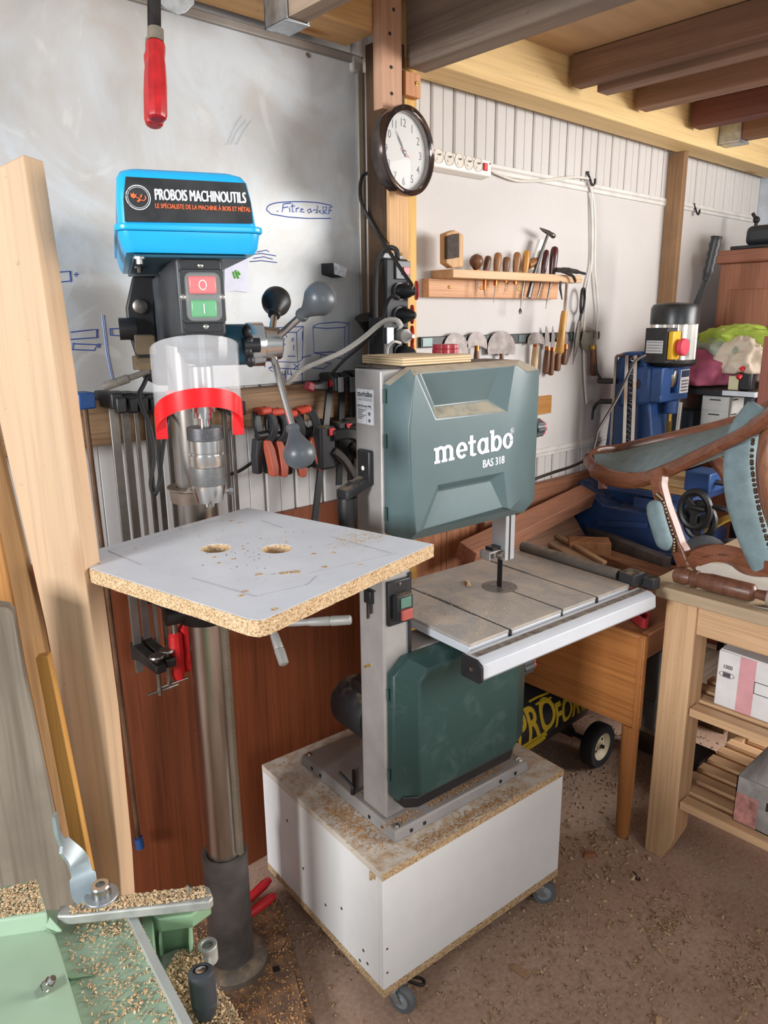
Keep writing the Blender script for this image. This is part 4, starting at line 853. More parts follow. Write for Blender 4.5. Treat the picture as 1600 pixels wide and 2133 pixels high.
p = P(1010, 348, y=ys); b = MB(); b.box(p.x-.009, p.x+.009, ys-.006, ys-.0005, p.z-.011, p.z+.011); b.ob('red_switch', RED, ss, bev=.002)
screws([P(1021, 341, y=ys-.0005)], (0, -1, 0), ss, .003, mt=DSTEEL)
WCABLE = mat('white_cable', '#d9d4cb', .5)
cb = MB(); cb.tube(path([(1022, 354), (1040, 364), (1075, 376), (1110, 377), (1150, 374), (1195, 369), (1224, 372), (1231, 378), (1233, 420), (1234, 470), (1234, 530), (1231, 560), (1222, 600), (1218, 650), (1216, 720), (1218, 790), (1222, 840)], y=W-.012), .0042, 8)
tag(cb.ob('white_cable', WCABLE), 'white cable looping from the socket strip over the dark hook and down the wall', 'cable')
cb = MB(); cb.tube(path([(1227, 380), (1237, 420), (1240, 480), (1239, 550), (1243, 610), (1246, 650), (1243, 700), (1243, 740), (1246, 790)], y=W-.014), .0040, 8)
tag(cb.ob('white_cable', WCABLE), 'second white cable hanging straight down from the dark hook, right of the looping one', 'cable')
for (u, v), l in (((1225, 377), 'small dark hook on the wall carrying the white cables'), ((1446, 440), 'small empty dark hook on the wall right of the brown post')):
    c = P(u, v, y=W-.004); h = thing('wall_hook', c, l, 'hook'); s_ = 1.0 if u < 1300 else .9
    b = MB(); b.tube(smooth_path([c+V(q)*s_ for q in ((-.006, .003, .03), (-.006, -.008, .012), (-.008, -.018, -.008), (.0, -.022, -.017), (.010, -.022, -.010), (.012, -.022, .006))], 5), .0042, 8); b.ob('hook', BLACK, h)
    b = MB(); b.lathe([(.007, 0), (.007, .003), (.003, .005)], c+V((-.006, .0, .026)), (0, -1, 0), 10); b.ob('base', DARKIRON, h)
# tool shelf
SHW = wood('beech_shelf', '#d6b089', '#bf9468', 'X', .7, .6); SHB = wood('douglas_back', '#d2a078', '#b97f58', 'X', .8, .6)
xs_ = P(897, 562, y=W).x; yf = P(944, 563, x=xs_).y; zt_, zl_ = P(944, 560, x=xs_).z, P(944, 578, x=xs_).z; xe_ = P(1214, 577, y=yf).x
sh = thing('tool_shelf', ((xs_+xe_)/2, W, zl_-.06), 'beech board shelf drilled for hand tools on the white wall', 'shelf')
b = MB(); b.box(xs_, xe_, yf, W-.001, zl_, zt_); b.ob('top_board', SHW, sh, bev=.002)
xb0, xb1 = P(893, 600, y=W-.03).x, P(1163, 600, y=W-.03).x; zb0 = P(900, 619, y=W-.03).z
b = MB(); b.box(xb0, xb1, W-.03, W-.001, zb0, zl_-.0005); b.ob('back_board', SHB, sh, bev=.002)
screws([P(936, 598, y=W-.031)]+[P(u, v, y=W-.031) for u, v in ((1002, 600), (1080, 602))], (0, -1, 0), sh, .005)
YT = (yf+W)/2-.006
def T(u, v): return P(u, v, y=YT)
DKW = wood('dark_tool_handle', '#7a5238', '#4a2c1e', 'Z', 1.4, .4); MDW = wood('brown_tool_handle', '#9c6a3e', '#6f4526', 'Z', 1.4, .4); YLW = wood('yellow_tool_handle', '#c98f42', '#a86c28', 'Z', 1.2, .35); RDW = mat('dark_red_handle', '#4a1d1b', .3, 0, .15)
GH = 'hand tools in the drilled shelf'
def awl(nm, label, top, bot, r, mt, ferr, tip, cat='awl', blade=None, rb=.0018, bulb=False):
    a, e = T(*bot), T(*top); t_ = thing(nm, a, label, cat, GH); d = (a-e).normalized()
    prof = [(0, r*.72), (.15, r*.85), (.55, r), (.85, r*.95), (.96, r*.7), (1, r*.25)] if not bulb else [(0, r*.35), (.15, r*.6), (.35, r*.92), (.6, r), (.85, r*.75), (1, r*.2)]
    hd = stick('handle', a, e, prof, mt, t_)
    f0 = T(*ferr)
    stick('ferrule', a, f0, [(0, r*.55), (1, r*.5)], COPPER, t_, 10)
    b = MB(); b.tube([f0, f0.lerp(T(*tip), .55), T(*tip)] if blade is None else [f0]+[T(*q) for q in blade], [rb*1.3]+[rb]*(1 if blade is None else len(blade)-1)+[rb*.5], 8); b.ob('blade', DSTEEL, t_)
    return t_
awl('ball_awl', 'awl with a dark round ball handle at the left end of the shelf tools', (993, 529), (992, 562), .0225, DKW, (993, 580), (989, 625), bulb=True)
awl('awl', 'short awl with slim brown handle right of the ball awl', (1018, 533), (1011, 566), .0115, DKW, (1009, 604), (1010, 617))
awl('awl', 'awl with orange brown handle and copper ferrule, second right of the ball awl', (1038, 526), (1034, 566), .0130, MDW, (1032, 595), (1028, 631))
awl('hook_awl', 'low dark handled awl with a bent tip', (1056, 535), (1053, 567), .0125, DKW, (1053, 588), (1050, 610), blade=[(1054, 596), (1053, 603), (1049, 611)])
awl('awl', 'brown square-topped awl left of the yellow handle', (1078, 525), (1074, 568), .0130, MDW, (1073, 592), (1071, 609))
tl = awl('tack_lifter', 'tack lifter with shiny yellow wooden handle and a forked steel tip', (1098, 521), (1093, 570), .0130, YLW, (1092, 585), (1084, 645), 'tack lifter', rb=.003)
b = MB(); c = T(1084, 643)
for s in (-1, 1): b.tube([c, c+V((s*.005, 0, -.008)), c+V((s*.004, 0, -.018))], [.003, .0025, .001], 6)
b.ob('fork', DARKIRON, tl)
awl('ripping_tool', 'slim dark red handled ripping chisel behind the hammer', (1139, 520), (1131, 571), .0110, RDW, (1129, 585), (1119, 622), 'chisel', rb=.0035)
awl('ripping_tool', 'tall dark red handled chisel at the right end of the row', (1156, 513), (1150, 573), .0145, RDW, (1148, 586), (1137, 643), 'chisel', rb=.0035)
sc_t = thing('scraper', T(1110, 565), 'pale tapered scraper standing behind the hammer on the shelf', 'scraper', GH)
b = MB(); pts = [P(u, v, y=YT+.02) for u, v in ((1103, 562), (1122, 498), (1133, 500), (1120, 562))]; b.prism(pts, (0, .004, 0)); b.ob('blade', WHITE, sc_t)
stick('handle', P(1100, 553, y=YT+.015), P(1122, 540, y=YT+.015), [(0, .012), (.5, .016), (1, .006)], MDW, sc_t)
# sanding block leaning in an angle of wood
sb = thing('strop_block', T(935, 555), 'wooden angle block with a dark brown pad at the left end of the shelf', 'block', GH)
dp_ = V((0, .028, 0)); Y0 = yf+.006
b = MB(); b.prism([P(u, v, y=Y0) for u, v in ((930, 486), (948, 479), (966, 489), (966, 556), (944, 558), (930, 548))], dp_); b.ob('angle', wood('beech_block', '#cda374', '#b08350', 'Z'), sb, bev=.003)
b = MB(); b.prism([P(u, v, y=Y0-.013) for u, v in ((932, 492), (957, 486), (957, 536), (932, 540))], (0, .0125, 0)); b.ob('pad', mat('brown_leather', '#3d3129', .8, 0, .2, vscale=80), sb, bev=.001)
# hammers
hm = thing('tack_hammer', T(1115, 560), 'small steel tack hammer standing head up in the shelf', 'hammer', GH)
b = MB(); b.tube([T(1101, 620), T(1112, 575), T(1128, 525), T(1142, 487)], [.008, .0065, .0045, .004], 8, flat=((0, -1, 0), 1.3)); b.ob('shaft', mat('worn_iron', '#5a5654', .35, .7, .1), hm)
b = MB(); b.tube([T(1125, 475), T(1133, 480), T(1143, 485), T(1150, 490)], [.002, .006, .008, .007], 8); b.lathe([(.007, 0), (.0085, .004), (.009, .016), (.008, .018)], T(1148, 488), T(1160, 497)-T(1148, 488), 12); b.ob('head', mat('worn_iron_b', '#68645f', .3, .8, .1), hm)
hh = thing('claw_hammer', P(1172, 640, y=yf-.02), 'long handled upholstery hammer hanging by its dark claws over the shelf end', 'hammer')
YH = yf-.018
H_ = lambda u, v: P(u, v, y=YH)
b = MB(); b.tube([H_(1181, 588), H_(1178, 630), H_(1173, 680)], [.006, .007, .008], 8, flat=((0, -1, 0), .6)); b.ob('shank', STEEL, hh)
stick('handle', H_(1176, 648), H_(1165, 736), [(0, .010), (.1, .012), (.6, .013), (.95, .0155), (1, .012)], wood('ash_handle', '#c9964f', '#a87533', 'Z', 1.2, .4), hh)
b = MB(); b.tube(smooth_path([H_(1158, 562), H_(1172, 563), H_(1190, 564), H_(1206, 567), H_(1221, 571)], 4), [.008]*4+[.010]*4+[.008]*4+[.005]*4+[.001], 8); b.tube(smooth_path([H_(1170, 563), H_(1185, 570), H_(1195, 577), H_(1199, 588)], 4), [.007]*6+[.005]*6+[.002], 8)
b.tube([H_(1168, 586), H_(1167, 600), H_(1171, 624)], [.004, .0045, .002], 8); b.ob('claw_head', DARKIRON, hh)
# magnetic strip and knives
YM_ = W-.014
ms = thing('magnetic_strip', P(1060, 707, y=W), 'long black magnetic strip holding the knives on the wall', 'magnetic rack')
q0, q1 = P(877, 713, y=YM_), P(1248, 699, y=YM_); z0_, z1_ = P(1000, 719, y=YM_).z, P(1000, 698, y=YM_).z
b = MB(); b.box(q0.x, q1.x, YM_, W-.001, z0_, z1_); b.ob('bar', BLACK, ms, bev=.002)
b = MB()
for u0, u1 in ((880, 900), (1080, 1094), (1188, 1204), (1240, 1248)): b.box(P(u0, 710, y=YM_).x, P(u1, 710, y=YM_).x, YM_-.002, YM_-.0003, z0_+.004, z1_-.004)
b.ob('magnet_plate', mat('magnet_grey', '#53605f', .35, .5), ms)
GK = 'leather knives on the magnetic strip'
BLADE = mat('worn_blade', '#857c78', .5, .35, .18, vscale=30); YK = YM_-.006
def K(u, v, d=0): return P(u, v, y=YK-d)
def knife(nm, label, outline, h0, h1, r, mt, cat='knife', th=.0018, fer=None):
    t_ = thing(nm, K(*h0), label, cat, GK)
    b = MB(); b.prism([K(u, v) for u, v in outline], (0, th, 0)); b.ob('blade', BLADE, t_)
    if h0 != h1: stick('handle', K(*h0, .004), K(*h1, .004), [(0, r*.7), (.12, r*.85), (.6, r), (.94, r*.95), (1, r*.55)], mt, t_)
    if fer: stick('ferrule', K(*fer, .004), K(*h0, .004), [(0, r*.62), (1, r*.8)], COPPER, t_)
def half(u, v, rx_, ry_, dy): return [(u+rx_*cos(R(a)), v-ry_*sin(R(a))) for a in range(-18, 199, 12)]+[(u-rx_*.35, v+dy), (u-rx_*.12, v+dy*1.3), (u+rx_*.12, v+dy*1.3), (u+rx_*.35, v+dy)]
knife('round_knife', 'grey half moon knife, first from the left on the magnetic strip behind the red knob', half(950, 728, 26, 35, 12), (950, 745), (949, 800), .010, DKW)
knife('round_knife', 'half moon knife with copper ferrule, second from the left on the magnetic strip', half(994, 719, 21, 28, 2), (993, 731), (991, 800), .011, DKW, fer=(994, 720))
knife('round_knife', 'largest half moon knife on the magnetic strip with a short dark tang', half(1045, 727, 29, 38, 10), (1045, 737), (1044, 800), .009, DKW)
knife('round_knife', 'half moon knife with a pale wooden handle on the magnetic strip', half(1117, 712, 18, 20, 3), (1116, 722), (1112, 776), .013, wood('pale_handle', '#d8bb94', '#c3a277', 'Z'), fer=(1116, 717))
knife('paring_knife', 'pointed leather knife beside the pale handled one, lower handle', [(1138, 679), (1145, 700), (1145, 726), (1136, 726), (1135, 700)], (1141, 729), (1136, 779), .0125, DKW, fer=(1141, 721))
knife('paring_knife', 'straight leather knife with copper ferrule between two others', [(1152, 679), (1156, 700), (1156, 726), (1148, 726), (1149, 700)], (1151, 732), (1147, 782), .0115, DKW, fer=(1152, 724))
knife('paring_knife', 'dark handled knife half behind the hammer handle, pointing down', [(1160, 705), (1164, 705), (1166, 738), (1161, 738)], (1163, 736), (1160, 773), .0135, DKW)
knife('paring_knife', 'short dark knife right of the hammer handle with copper ferrule', [(1181, 690), (1184, 704), (1183, 720), (1176, 720), (1176, 704)], (1178, 727), (1174, 760), .0125, DKW, fer=(1179, 717))
sr = thing('scissors', K(1212, 690), 'large black handled tailor scissors hanging point down on the magnetic strip', 'scissors')
b = MB(); b.tube(smooth_path([K(1213, 604, .012), K(1217, 603, .01), K(1218, 622, .004), K(1216, 642, .004), K(1211, 652, .006), K(1210, 640, .016), K(1211, 620, .016)], 4, True), .0055, 8, True); b.tube([K(1212, 648, .008), K(1208, 668, .004)], [.006, .005], 8); b.ob('handle_loop', BLACK, sr)
b = MB(); b.prism([K(u, v, .003) for u, v in ((1205, 666), (1211, 668), (1206, 720), (1193, 761), (1196, 700))], (0, .003, 0)); b.ob('blade', STEEL, sr)
b = MB(); b.prism([K(u, v, .007) for u, v in ((1206, 668), (1209, 668), (1202, 725), (1194, 757), (1200, 705))], (0, .003, 0)); b.ob('blade', BLADE, sr)
tr = thing('trowel', K(1232, 735), 'leaf bladed trowel with a cranked neck and dark handle, rightmost on the strip', 'trowel')
b = MB(); b.prism([K(u, v) for u, v in ((1225, 680), (1236, 686), (1237, 715), (1226, 735), (1215, 727), (1211, 712), (1215, 694))], (0, .003, 0)); b.ob('blade', mat('trowel_steel', '#a8a6a3', .35, .6, .1), tr)
b = MB(); b.tube(path([(1228, 690), (1238, 690), (1240, 702), (1237, 720)], y=YK-.012), .004, 8); b.ob('neck', BLADE, tr)
stick('handle', K(1236, 722, .012), K(1237, 782, .012), [(0, .012), (.1, .0105), (.14, .012), (.9, .0145), (1, .011)], DKW, tr); stick('ferrule', K(1236, 719, .012), K(1236, 727, .012), [(0, .0125), (1, .0125)], BRASS, tr)
q0, q1 = P(1108, 866, y=W-.012), P(1150, 823, y=W-.012)
b = MB(); b.box(q0.x-.02, q1.x, W-.012, W-.001, q0.z, q1.z); tag(b.ob('wood_plate', wood('ochre_plate', '#b5803f', '#9c6a2e', 'X', .6), bev=.001), 'small ochre board fixed low on the white wall beside the band saw', 'board')
# vertical power strip on the post
YP = 1.47
ps = thing('power_strip', P(830, 640, y=1.489), 'black vertical power strip with red lids on the front of the post', 'power strip')
def F(u, v, d=0): return P(u, v, y=YP-d)
q0, q1 = F(806, 742), F(851, 540)
b = MB(); b.box(q0.x, q1.x, YP, 1.4885, q0.z-.12, q1.z); b.ob('body', DBLACK, ps, bev=.005)
b = MB(); b.box(F(806, 540).x, F(848, 540).x, 1.484, 1.4888, q1.z, F(820, 526).z); b.ob('mount_tab', mat('grey_tab', '#6b6b70', .4), ps, bev=.002); screws([P(813, 529, y=1.4838), P(836, 530, y=1.4838)], (0, -1, 0), ps, .004)
b = MB(); b.box(F(822, 560).x, F(852, 560).x, YP-.006, YP-.0003, F(830, 582).z, F(830, 543).z); pl_ = b.ob('switch_plate', GREYP, ps, bev=.002)
b = MB(); b.box(F(835, 560).x, F(848, 560).x, YP-.012, YP-.0062, F(840, 573).z, F(840, 557).z); b.ob('rocker', mat('rocker_red', '#c8474a', .4), pl_, bev=.001)
for i, v in enumerate((607, 657, 700, 735)):
    c = F(830, v); b = MB(); b.lathe([(.022, 0), (.022, .008), (.018, .008), (.018, .002), (.001, .002)], c, (0, -1, 0), 22); s_ = b.ob('socket', GREYP, ps)
    e = P(856 if i else 865, v-2, y=YP-.018); b = MB(); b.lathe([(.024, 0), (.025, .002), (.0245, .006), (.001, .007)], e, (.8, -.6, 0), 22); b.ob('red_lid', RED, s_)
    if i < 1 or i in (1, 3):
        b = MB(); b.lathe([(.019, .002), (.020, .02), (.017, .03), (.010, .046), (.006, .05)], c, (.35, -.93, 0), 18); tag(b.ob('black_plug', BLACK), ('large black plug in the top outlet of the post power strip', 'black plug in the second outlet of the post power strip', '', 'black plug in the lowest outlet of the post power strip, just above the plywood')[i], 'plug')
c = F(832, 700); b = MB(); b.lathe([(.018, .003), (.0185, .03), (.014, .036), (.006, .05), (.005, .06)], c, (-.1, -.99, .0), 18); wp = b.ob('white_plug', WHITE); tag(wp, 'white plug in the third outlet of the post power strip', 'plug')
BC = mat('black_cord', '#232221', .5)
def cord(nm, label, pts, r, mt, **kw):
    b = MB(); b.tube(path(pts, 7, **kw), r, 8); return tag(b.ob(nm, mt), label, 'cable')
cord('black_cable', 'black cord running down the post from behind the clock to the top black plug', [(772, 360, 1.95), (756, 366, 1.95), (750, 395, 1.94), (757, 432, 1.93), (790, 490, 1.92), (815, 530, 1.86), (845, 575, 1.82), (858, 595, 1.80), (853, 606, 1.80)], .0048, BC)
cord('grey_cable', 'thick dark cord arching over the top of the post power strip', [(783, 700, 1.92), (782, 610, 1.91), (786, 555, 1.91), (800, 522, 1.90), (815, 516, 1.89), (826, 522, 1.885), (828, 540, 1.88)], .0066, mat('dark_cord', '#2f2e2e', .6))
cord('thin_black_cable', 'thin black cord from the second plug slanting down behind the band saw', [(832, 622, 1.83), (818, 616, 1.82), (806, 632, 1.84), (795, 670, 1.87), (780, 690, 1.9), (750, 722, 1.93), (715, 752, 1.95), (690, 780, 1.97)], .0042, BC)
cord('thick_white_cable', 'thick white cord sagging left from the white plug across the whiteboard', [(836, 680, 1.80), (826, 667, 1.81), (805, 668, 1.84), (785, 680, 1.87), (755, 705, 1.9), (715, 732, 1.92), (670, 752, 1.93), (630, 770, 1.94), (605, 793, 1.95), (585, 820, 2.0)], .0065, WCABLE)
cord('thin_white_cable', 'thin pale cord at the lowest black plug disappearing behind the plywood', [(835, 715, 1.84), (820, 712, 1.83), (808, 724, 1.84), (806, 750, 1.86)], .0035, WCABLE)
bd = thing('charger', P(790, 700, y=1.54), 'black charger with a silver side hanging left of the post power strip', 'charger')
b = MB(); c = P(780, 740, y=1.475); e = P(800, 645, y=1.475); b.box(c.x, e.x, 1.44, 1.498, c.z-.1, e.z-.02); b.ob('case', DBLACK, bd, bev=.004)
b = MB(); b.box(c.x+.008, e.x-.004, 1.434, 1.4397, c.z+.03, c.z+.07); b.ob('silver_label', mat('silver_label', '#8a8f98', .4, .3), bd)
b = MB(); q = P(762, 672, y=1.56); b.lathe([(.004, 0), (.026, .05), (.03, .055), (.001, .055)], P(768, 700, y=1.57), (-.35, -.2, .9), 18); b.ob('funnel', BLACK, bd)
# wooden rail with clamps
RAILW = wood('walnut_rail', '#9a7a5b', '#5f442f', 'X', .9, .6, bump=.3)
yr = 1.612; xr1 = 1.402
b = MB(); b.box(.30, xr1, yr, W-.001, 1.288, 1.385); tag(b.ob('clamp_rail', RAILW, bev=.003), 'rough brown wooden rail below the whiteboard carrying the clamps', 'rail')
GC = 'long bar clamps hanging from the rail'
BARM = mat('clamp_bar_steel', '#8f8a84', .4, .8, .1); DBAR = mat('clamp_bar_dark', '#5a544f', .45, .7, .15)
ORGH = mat('orange_grip', '#b5553c', .5, 0, .08)
def bar_clamp(label, u, v, vb, y, w_, th, mt, jaw=None, red=None, headw=.05):
    a = P(u, v, y=y); zb__ = P(u+(vb-v)*(870-u)/6500, vb, y=y).z; x = a.x
    t_ = thing('bar_clamp', (x, y, zb__), label, 'clamp', GC)
    b = MB(); b.box(x-w_/2, x+w_/2, y-th/2, y+th/2, zb__, a.z); b.ob('bar', mt, t_, bev=.001)
    b = MB(); b.prism([(x-.013, y-.03, a.z-.012), (x+.013, y-.03, a.z-.012), (x+.013, y-.03, a.z+.022), (x-.013, y-.03, a.z+.022)], (0, .10, 0)); b.box(x-.011, x+.011, y-.05, y-.03, a.z-.02, a.z+.014); b.ob('fixed_head', BLACK, t_, bev=.004)
    if jaw:
        zj = P(u, jaw, y=y).z
        b = MB(); b.prism([(x-.012, y-.02, zj), (x-.012, y+.015, zj-.01), (x-.012, y+.015, zj+.035), (x-.012, y-.02, zj+.03), (x-.012, y-.12, zj+.02), (x-.012, y-.12, zj)], (.024, 0, 0)); j_ = b.ob('sliding_jaw', DARKIRON, t_, bev=.003)
        if red:
            b = MB(); b.cyl((x, y-.10, zj+.09), (x, y-.10, zj-.05), .0065, 10); b.ob('screw', DSTEEL, j_)
            b = MB(); b.lathe([(.010, 0), (.0155, .006), (.0165, .05), (.0145, .075), (.016, .10), (.012, .115)], (x, y-.10, zj-.05), (0, 0, -1), 10); b.ob('red_handle', DRED, j_)
        else:
            b = MB(); b.cyl((x, y-.10, zj+.03), (x, y-.10, zj-.06), .005, 8); b.cyl((x-.03, y-.10, zj-.05), (x+.045, y-.10, zj-.05), .003, 8); b.lathe([(.016, 0), (.018, .004), (.016, .008)], (x, y-.10, zj+.03), (0, 0, 1), 14); b.ob('screw', DSTEEL, j_)
    return t_
bar_clamp('bar clamp with a broad steel bar, second from the left on the rail', 234, 838, 1400, 1.575, .020, .006, BARM, 1385)
bar_clamp('bar clamp with broad steel bar, third from the left on the rail', 258, 838, 1388, 1.59, .018, .006, BARM, 1372)
bar_clamp('slim bar clamp, fourth from the left on the rail, black sliding jaw', 280, 838, 1370, 1.59, .010, .006, BARM, 1262, True)
bar_clamp('slim bar clamp, fifth from the left, behind the hanging black cord', 302, 838, 1345, 1.595, .011, .006, DBAR, 1245, True)
bar_clamp('bar clamp partly behind the chuck guard, sixth from the left', 322, 840, 1240, 1.60, .012, .006, DBAR)
bar_clamp('bar clamp just left of the drill column', 347, 845, 1240, 1.60, .012, .006, DBAR)
bar_clamp('bar clamp just right of the drill chuck, nearest to it', 466, 845, 1230, 1.60, .010, .006, DBAR)
bar_clamp('bar clamp right of the drill chuck, next to the spring clamps', 482, 845, 1230, 1.60, .008, .006, DBAR)
pc = thing('pipe_clamp', P(176, 850, y=1.57), 'long thin pipe clamp with blue ends beside the leaning tan plank', 'clamp')
a, e = P(176, 846, y=1.575), P(288, 1745, y=1.615)
b = MB(); b.cyl(a, e, .006, 10); b.ob('pipe', mat('pipe_brown', '#6d5442', .4, .6, .2), pc)
BLUE = mat('blue_paint_clamp', '#24487e', .4)
b = MB(); b.box(a.x-.022, a.x+.014, a.y-.03, a.y+.02, a.z-.004, a.z+.03); b.ob('blue_head', BLUE, pc, bev=.004)
b = MB(); b.cyl(e+V((0, 0, .0)), e+V((.002, 0, -.03)), .011, 12); b.ob('blue_foot', BLUE, pc)
# spring clamps
for i, (u, v) in enumerate(((546, 866), (573, 868), (603, 872), (634, 862))):
    c = P(u, v, y=yr-.014); tl_ = (0, -.03, .12, .25)[i]
    t_ = thing('spring_clamp', c, ('spring clamp with terracotta grip, first from the left on the rail', 'spring clamp with terracotta grip, second from the left on the rail', 'spring clamp half hidden by the drill handle rod, third from the left', 'spring clamp turned right with a big dark jaw, fourth from the left')[i], 'spring clamp', 'spring clamps on the rail')
    M = Matrix.Translation(c) @ Matrix.Rotation(tl_*-1, 4, 'Y') @ Matrix.Rotation(R(12-10*i), 4, 'Z')
    b = MB(); b.ribbon(smooth_path([(.0, .0, .015), (.016, -.015, .0), (.02, -.02, -.03), (.012, -.016, -.055), (-.004, -.008, -.066)], 5), (0, -1, .2), .020, .016); b.ob('front_jaw', DBLACK, t_, M, bev=.003)
    b = MB(); b.ribbon(smooth_path([(-.012, .004, .01), (-.018, .0, -.02), (-.012, -.002, -.05), (-.01, -.002, -.066)], 5), (0, -1, 0), .024, .012); b.cyl((-.03, -.008, -.048), (.02, -.008, -.048), .011, 14); b.ob('back_jaw', BLACK, t_, M, bev=.002)
    b = MB(); b.box(-.020, .018, -.022, .012, .004, .022); b.ob('tip_pad', mat('red_orange_pad', '#c5452f', .45), t_, M, bev=.006)
    b = MB(); b.loft([[V((cx+w_*sx, cy+.012*sy, z_)) for sx, sy in ((-1, -1), (1, -1), (1, 1), (-1, 1))] for z_, w_, cx, cy in ((-.060, .009, .0, -.008), (-.085, .011, .002, -.018), (-.13, .011, .0, -.03), (-.152, .008, -.002, -.032))]); b.ob('front_grip', ORGH, t_, M, bev=.004)
    b = MB(); b.loft([[V((cx+w_*sx, cy+.012*sy, z_)) for sx, sy in ((-1, -1), (1, -1), (1, 1), (-1, 1))] for z_, w_, cx, cy in ((-.055, .010, -.018, .002), (-.10, .012, -.022, .004), (-.146, .008, -.024, .004))]); b.ob('back_grip', DBLACK, t_, M, bev=.004)
# quick clamps
for i, (u0, v0, u1, v1, y, full) in enumerate(((688, 800, 655, 1090, 1.585, 1), (713, 800, 706, 1010, 1.60, 0), (735, 795, 730, 1000, 1.60, 0))):
    a = P(u0, v0, y=y); e = P(u1, v1, y=y if not full else 1.56)
    t_ = thing('quick_clamp', e, ('black quick grip clamp with a red jaw tip, left of three near the band saw', 'black quick grip clamp, middle of three near the band saw', 'black quick grip clamp half behind the band saw column')[i], 'clamp', 'quick clamps on the rail')
    b = MB(); b.ribbon([a, e], (0, -1, 0), .019, .007); b.ob('bar', BLACK, t_)
    b = MB(); b.prism([a+V(q) for q in ((-.016, .03, -.015), (-.016, -.035, -.02), (-.016, -.035, .02), (-.016, -.01, .032), (-.016, .03, .03))], (.026, 0, 0)); hd_ = b.ob('fixed_jaw', BLACK, t_, bev=.005)
    b = MB(); b.box(a.x-.004, a.x+.016, a.y-.04, a.y-.0355, a.z-.02, a.z+.02); b.ob('grey_cheek', mat('cheek_grey', '#74787e', .45), hd_, bev=.002)
    b = MB(); b.cyl(a+V((-.018, -.02, .004)), a+V((-.012, -.02, .004)), .010, 12); b.ob('red_button', RED, hd_)
    if full:
        b = MB(); b.ribbon([a+V((-.015, -.01, .0)), P(665, 805, y=y-.02), P(645, 806, y=y-.02)], (0, -1, 0), [.03, .02, .016], .014); b.ob('arm', BLACK, hd_, bev=.004)
        b = MB(); b.ribbon([P(652, 808, y=y-.02), P(638, 802, y=y-.02)], (0, -1, 0), .022, .020); b.ob('red_pad', mat('pad_dark_red', '#8f2431', .5), hd_, bev=.004)
    m_ = a.lerp(e, .44 if full else .55)
    b = MB(); b.box(m_.x-.03, m_.x+.02, m_.y-.03, m_.y+.02, m_.z-.06, m_.z+.055); bd_ = b.ob('sliding_body', DBLACK, t_, bev=.006)
    b = MB(); b.ribbon(smooth_path([m_+V(q) for q in ((.01, -.03, .03), (.06, -.045, .03), (.10, -.05, .0), (.115, -.05, -.06))], 5), (0, -1, 0), .03, .022); b.ob('grip', BLACK, bd_, bev=.005)
    b = MB(); b.ribbon(smooth_path([m_+V(q) for q in ((.01, -.03, -.01), (.04, -.04, -.04), (.07, -.045, -.09))], 5), (0, -1, 0), .022, .016); b.ob('trigger', DARKIRON, bd_, bev=.004)
    b = MB(); b.box(m_.x-.004, m_.x+.016, m_.y-.036, m_.y-.0305, m_.z+.03, m_.z+.05); b.ob('release_lever', RED, bd_, bev=.002)
cord('hanging_cable', 'black cord hanging in a curve behind the drill column near the spring clamps', [(352, 830, 1.85), (365, 900, 1.85), (395, 960, 1.85), (440, 990, 1.86), (490, 985, 1.9), (530, 960, 1.95)], .0045, BC)
# red clamp handles hanging at the top left
for i, (u, v0, v1, v2, t_, l) in enumerate(((325, 88, 250, 62, 1.28, 'red wooden clamp handle hanging from the ceiling at the top left, front one of two'), (320, 112, 263, 84, 1.36, 'red wooden clamp handle hidden mostly behind the front red handle at the top left'))):
    du = -.004*0
    a = P(u-1, v0, t=t_); e = P(u+2 if i == 0 else u+1, v1, t=t_); top = P(u-3, -120, t=t_)
    hc_ = thing('screw_clamp', e, l, 'clamp', 'red clamps hanging at the top left'); d = a-e
    b = MB(); b.lathe([(.012, 0), (.0155, .003), (.0175, .010), (.0180, d.length*.45), (.0165, d.length*.72), (.0150, d.length*.80), (.0165, d.length*.9), (.0165, d.length*.97), (.013, d.length)], e, d, 10); b.ob('handle', DRED, hc_, bev=.0015, sm=25)
    stick('ferrule', a, P(u-1, v2, t=t_), [(0, .0145), (1, .014)], mat('ferrule_brown', '#8d8273', .45, .5, .15), hc_)
    b = MB(); L = (top-a).length; pr = []
    k = 0
    while k*.0028 < L: pr += [(.0098, k*.0028), (.0082, k*.0028+.0014)]; k += 1
    b.lathe(pr, a, top-a, 14); b.ob('threaded_rod', DARKIRON, hc_, sm=10)
# ------------------------------------------------------------------ right hand side
# pine table with a panel end
PINE = wood('varnished_pine', '#b27440', '#91582d', 'Y', .6, .4, bump=.1); PINEZ = wood('varnished_pine_leg', '#b37645', '#915a30', 'Z', .5, .4)
CHERRY = wood('reddish_table_top', '#a06a48', '#7c4b31', 'X', .5, .6, patch='#8d6a50')
pt = thing('pine_table', (2.3, 1.25, 0), 'low pine table with a deep panel end and round legs, covered in timber', 'table')
b = MB(); b.box(1.83, 1.856, .93, 1.60, .385, .678); b.ob('end_panel', PINE, pt, bev=.006)
b = MB(); b.box(1.826, 1.832, .933, .946, .388, .675); b.ob('edge_strip', PINEZ, pt, bev=.002)
for x, y in ((1.853, .963), (1.853, 1.57), (2.80, .963), (2.80, 1.57)):
    b = MB(); b.lathe([(.017, 0), (.021, .02), (.024, .25), (.0255, .385 if x < 2 else .62)], (x, y, 0), n=22); b.ob('leg', PINEZ, pt)
b = MB(); b.box(1.858, 2.86, .935, .958, .60, .676); b.ob('side_rail', wood('side_rail_wood', '#a8714c', '#87553a', 'X', .5), pt, bev=.003)
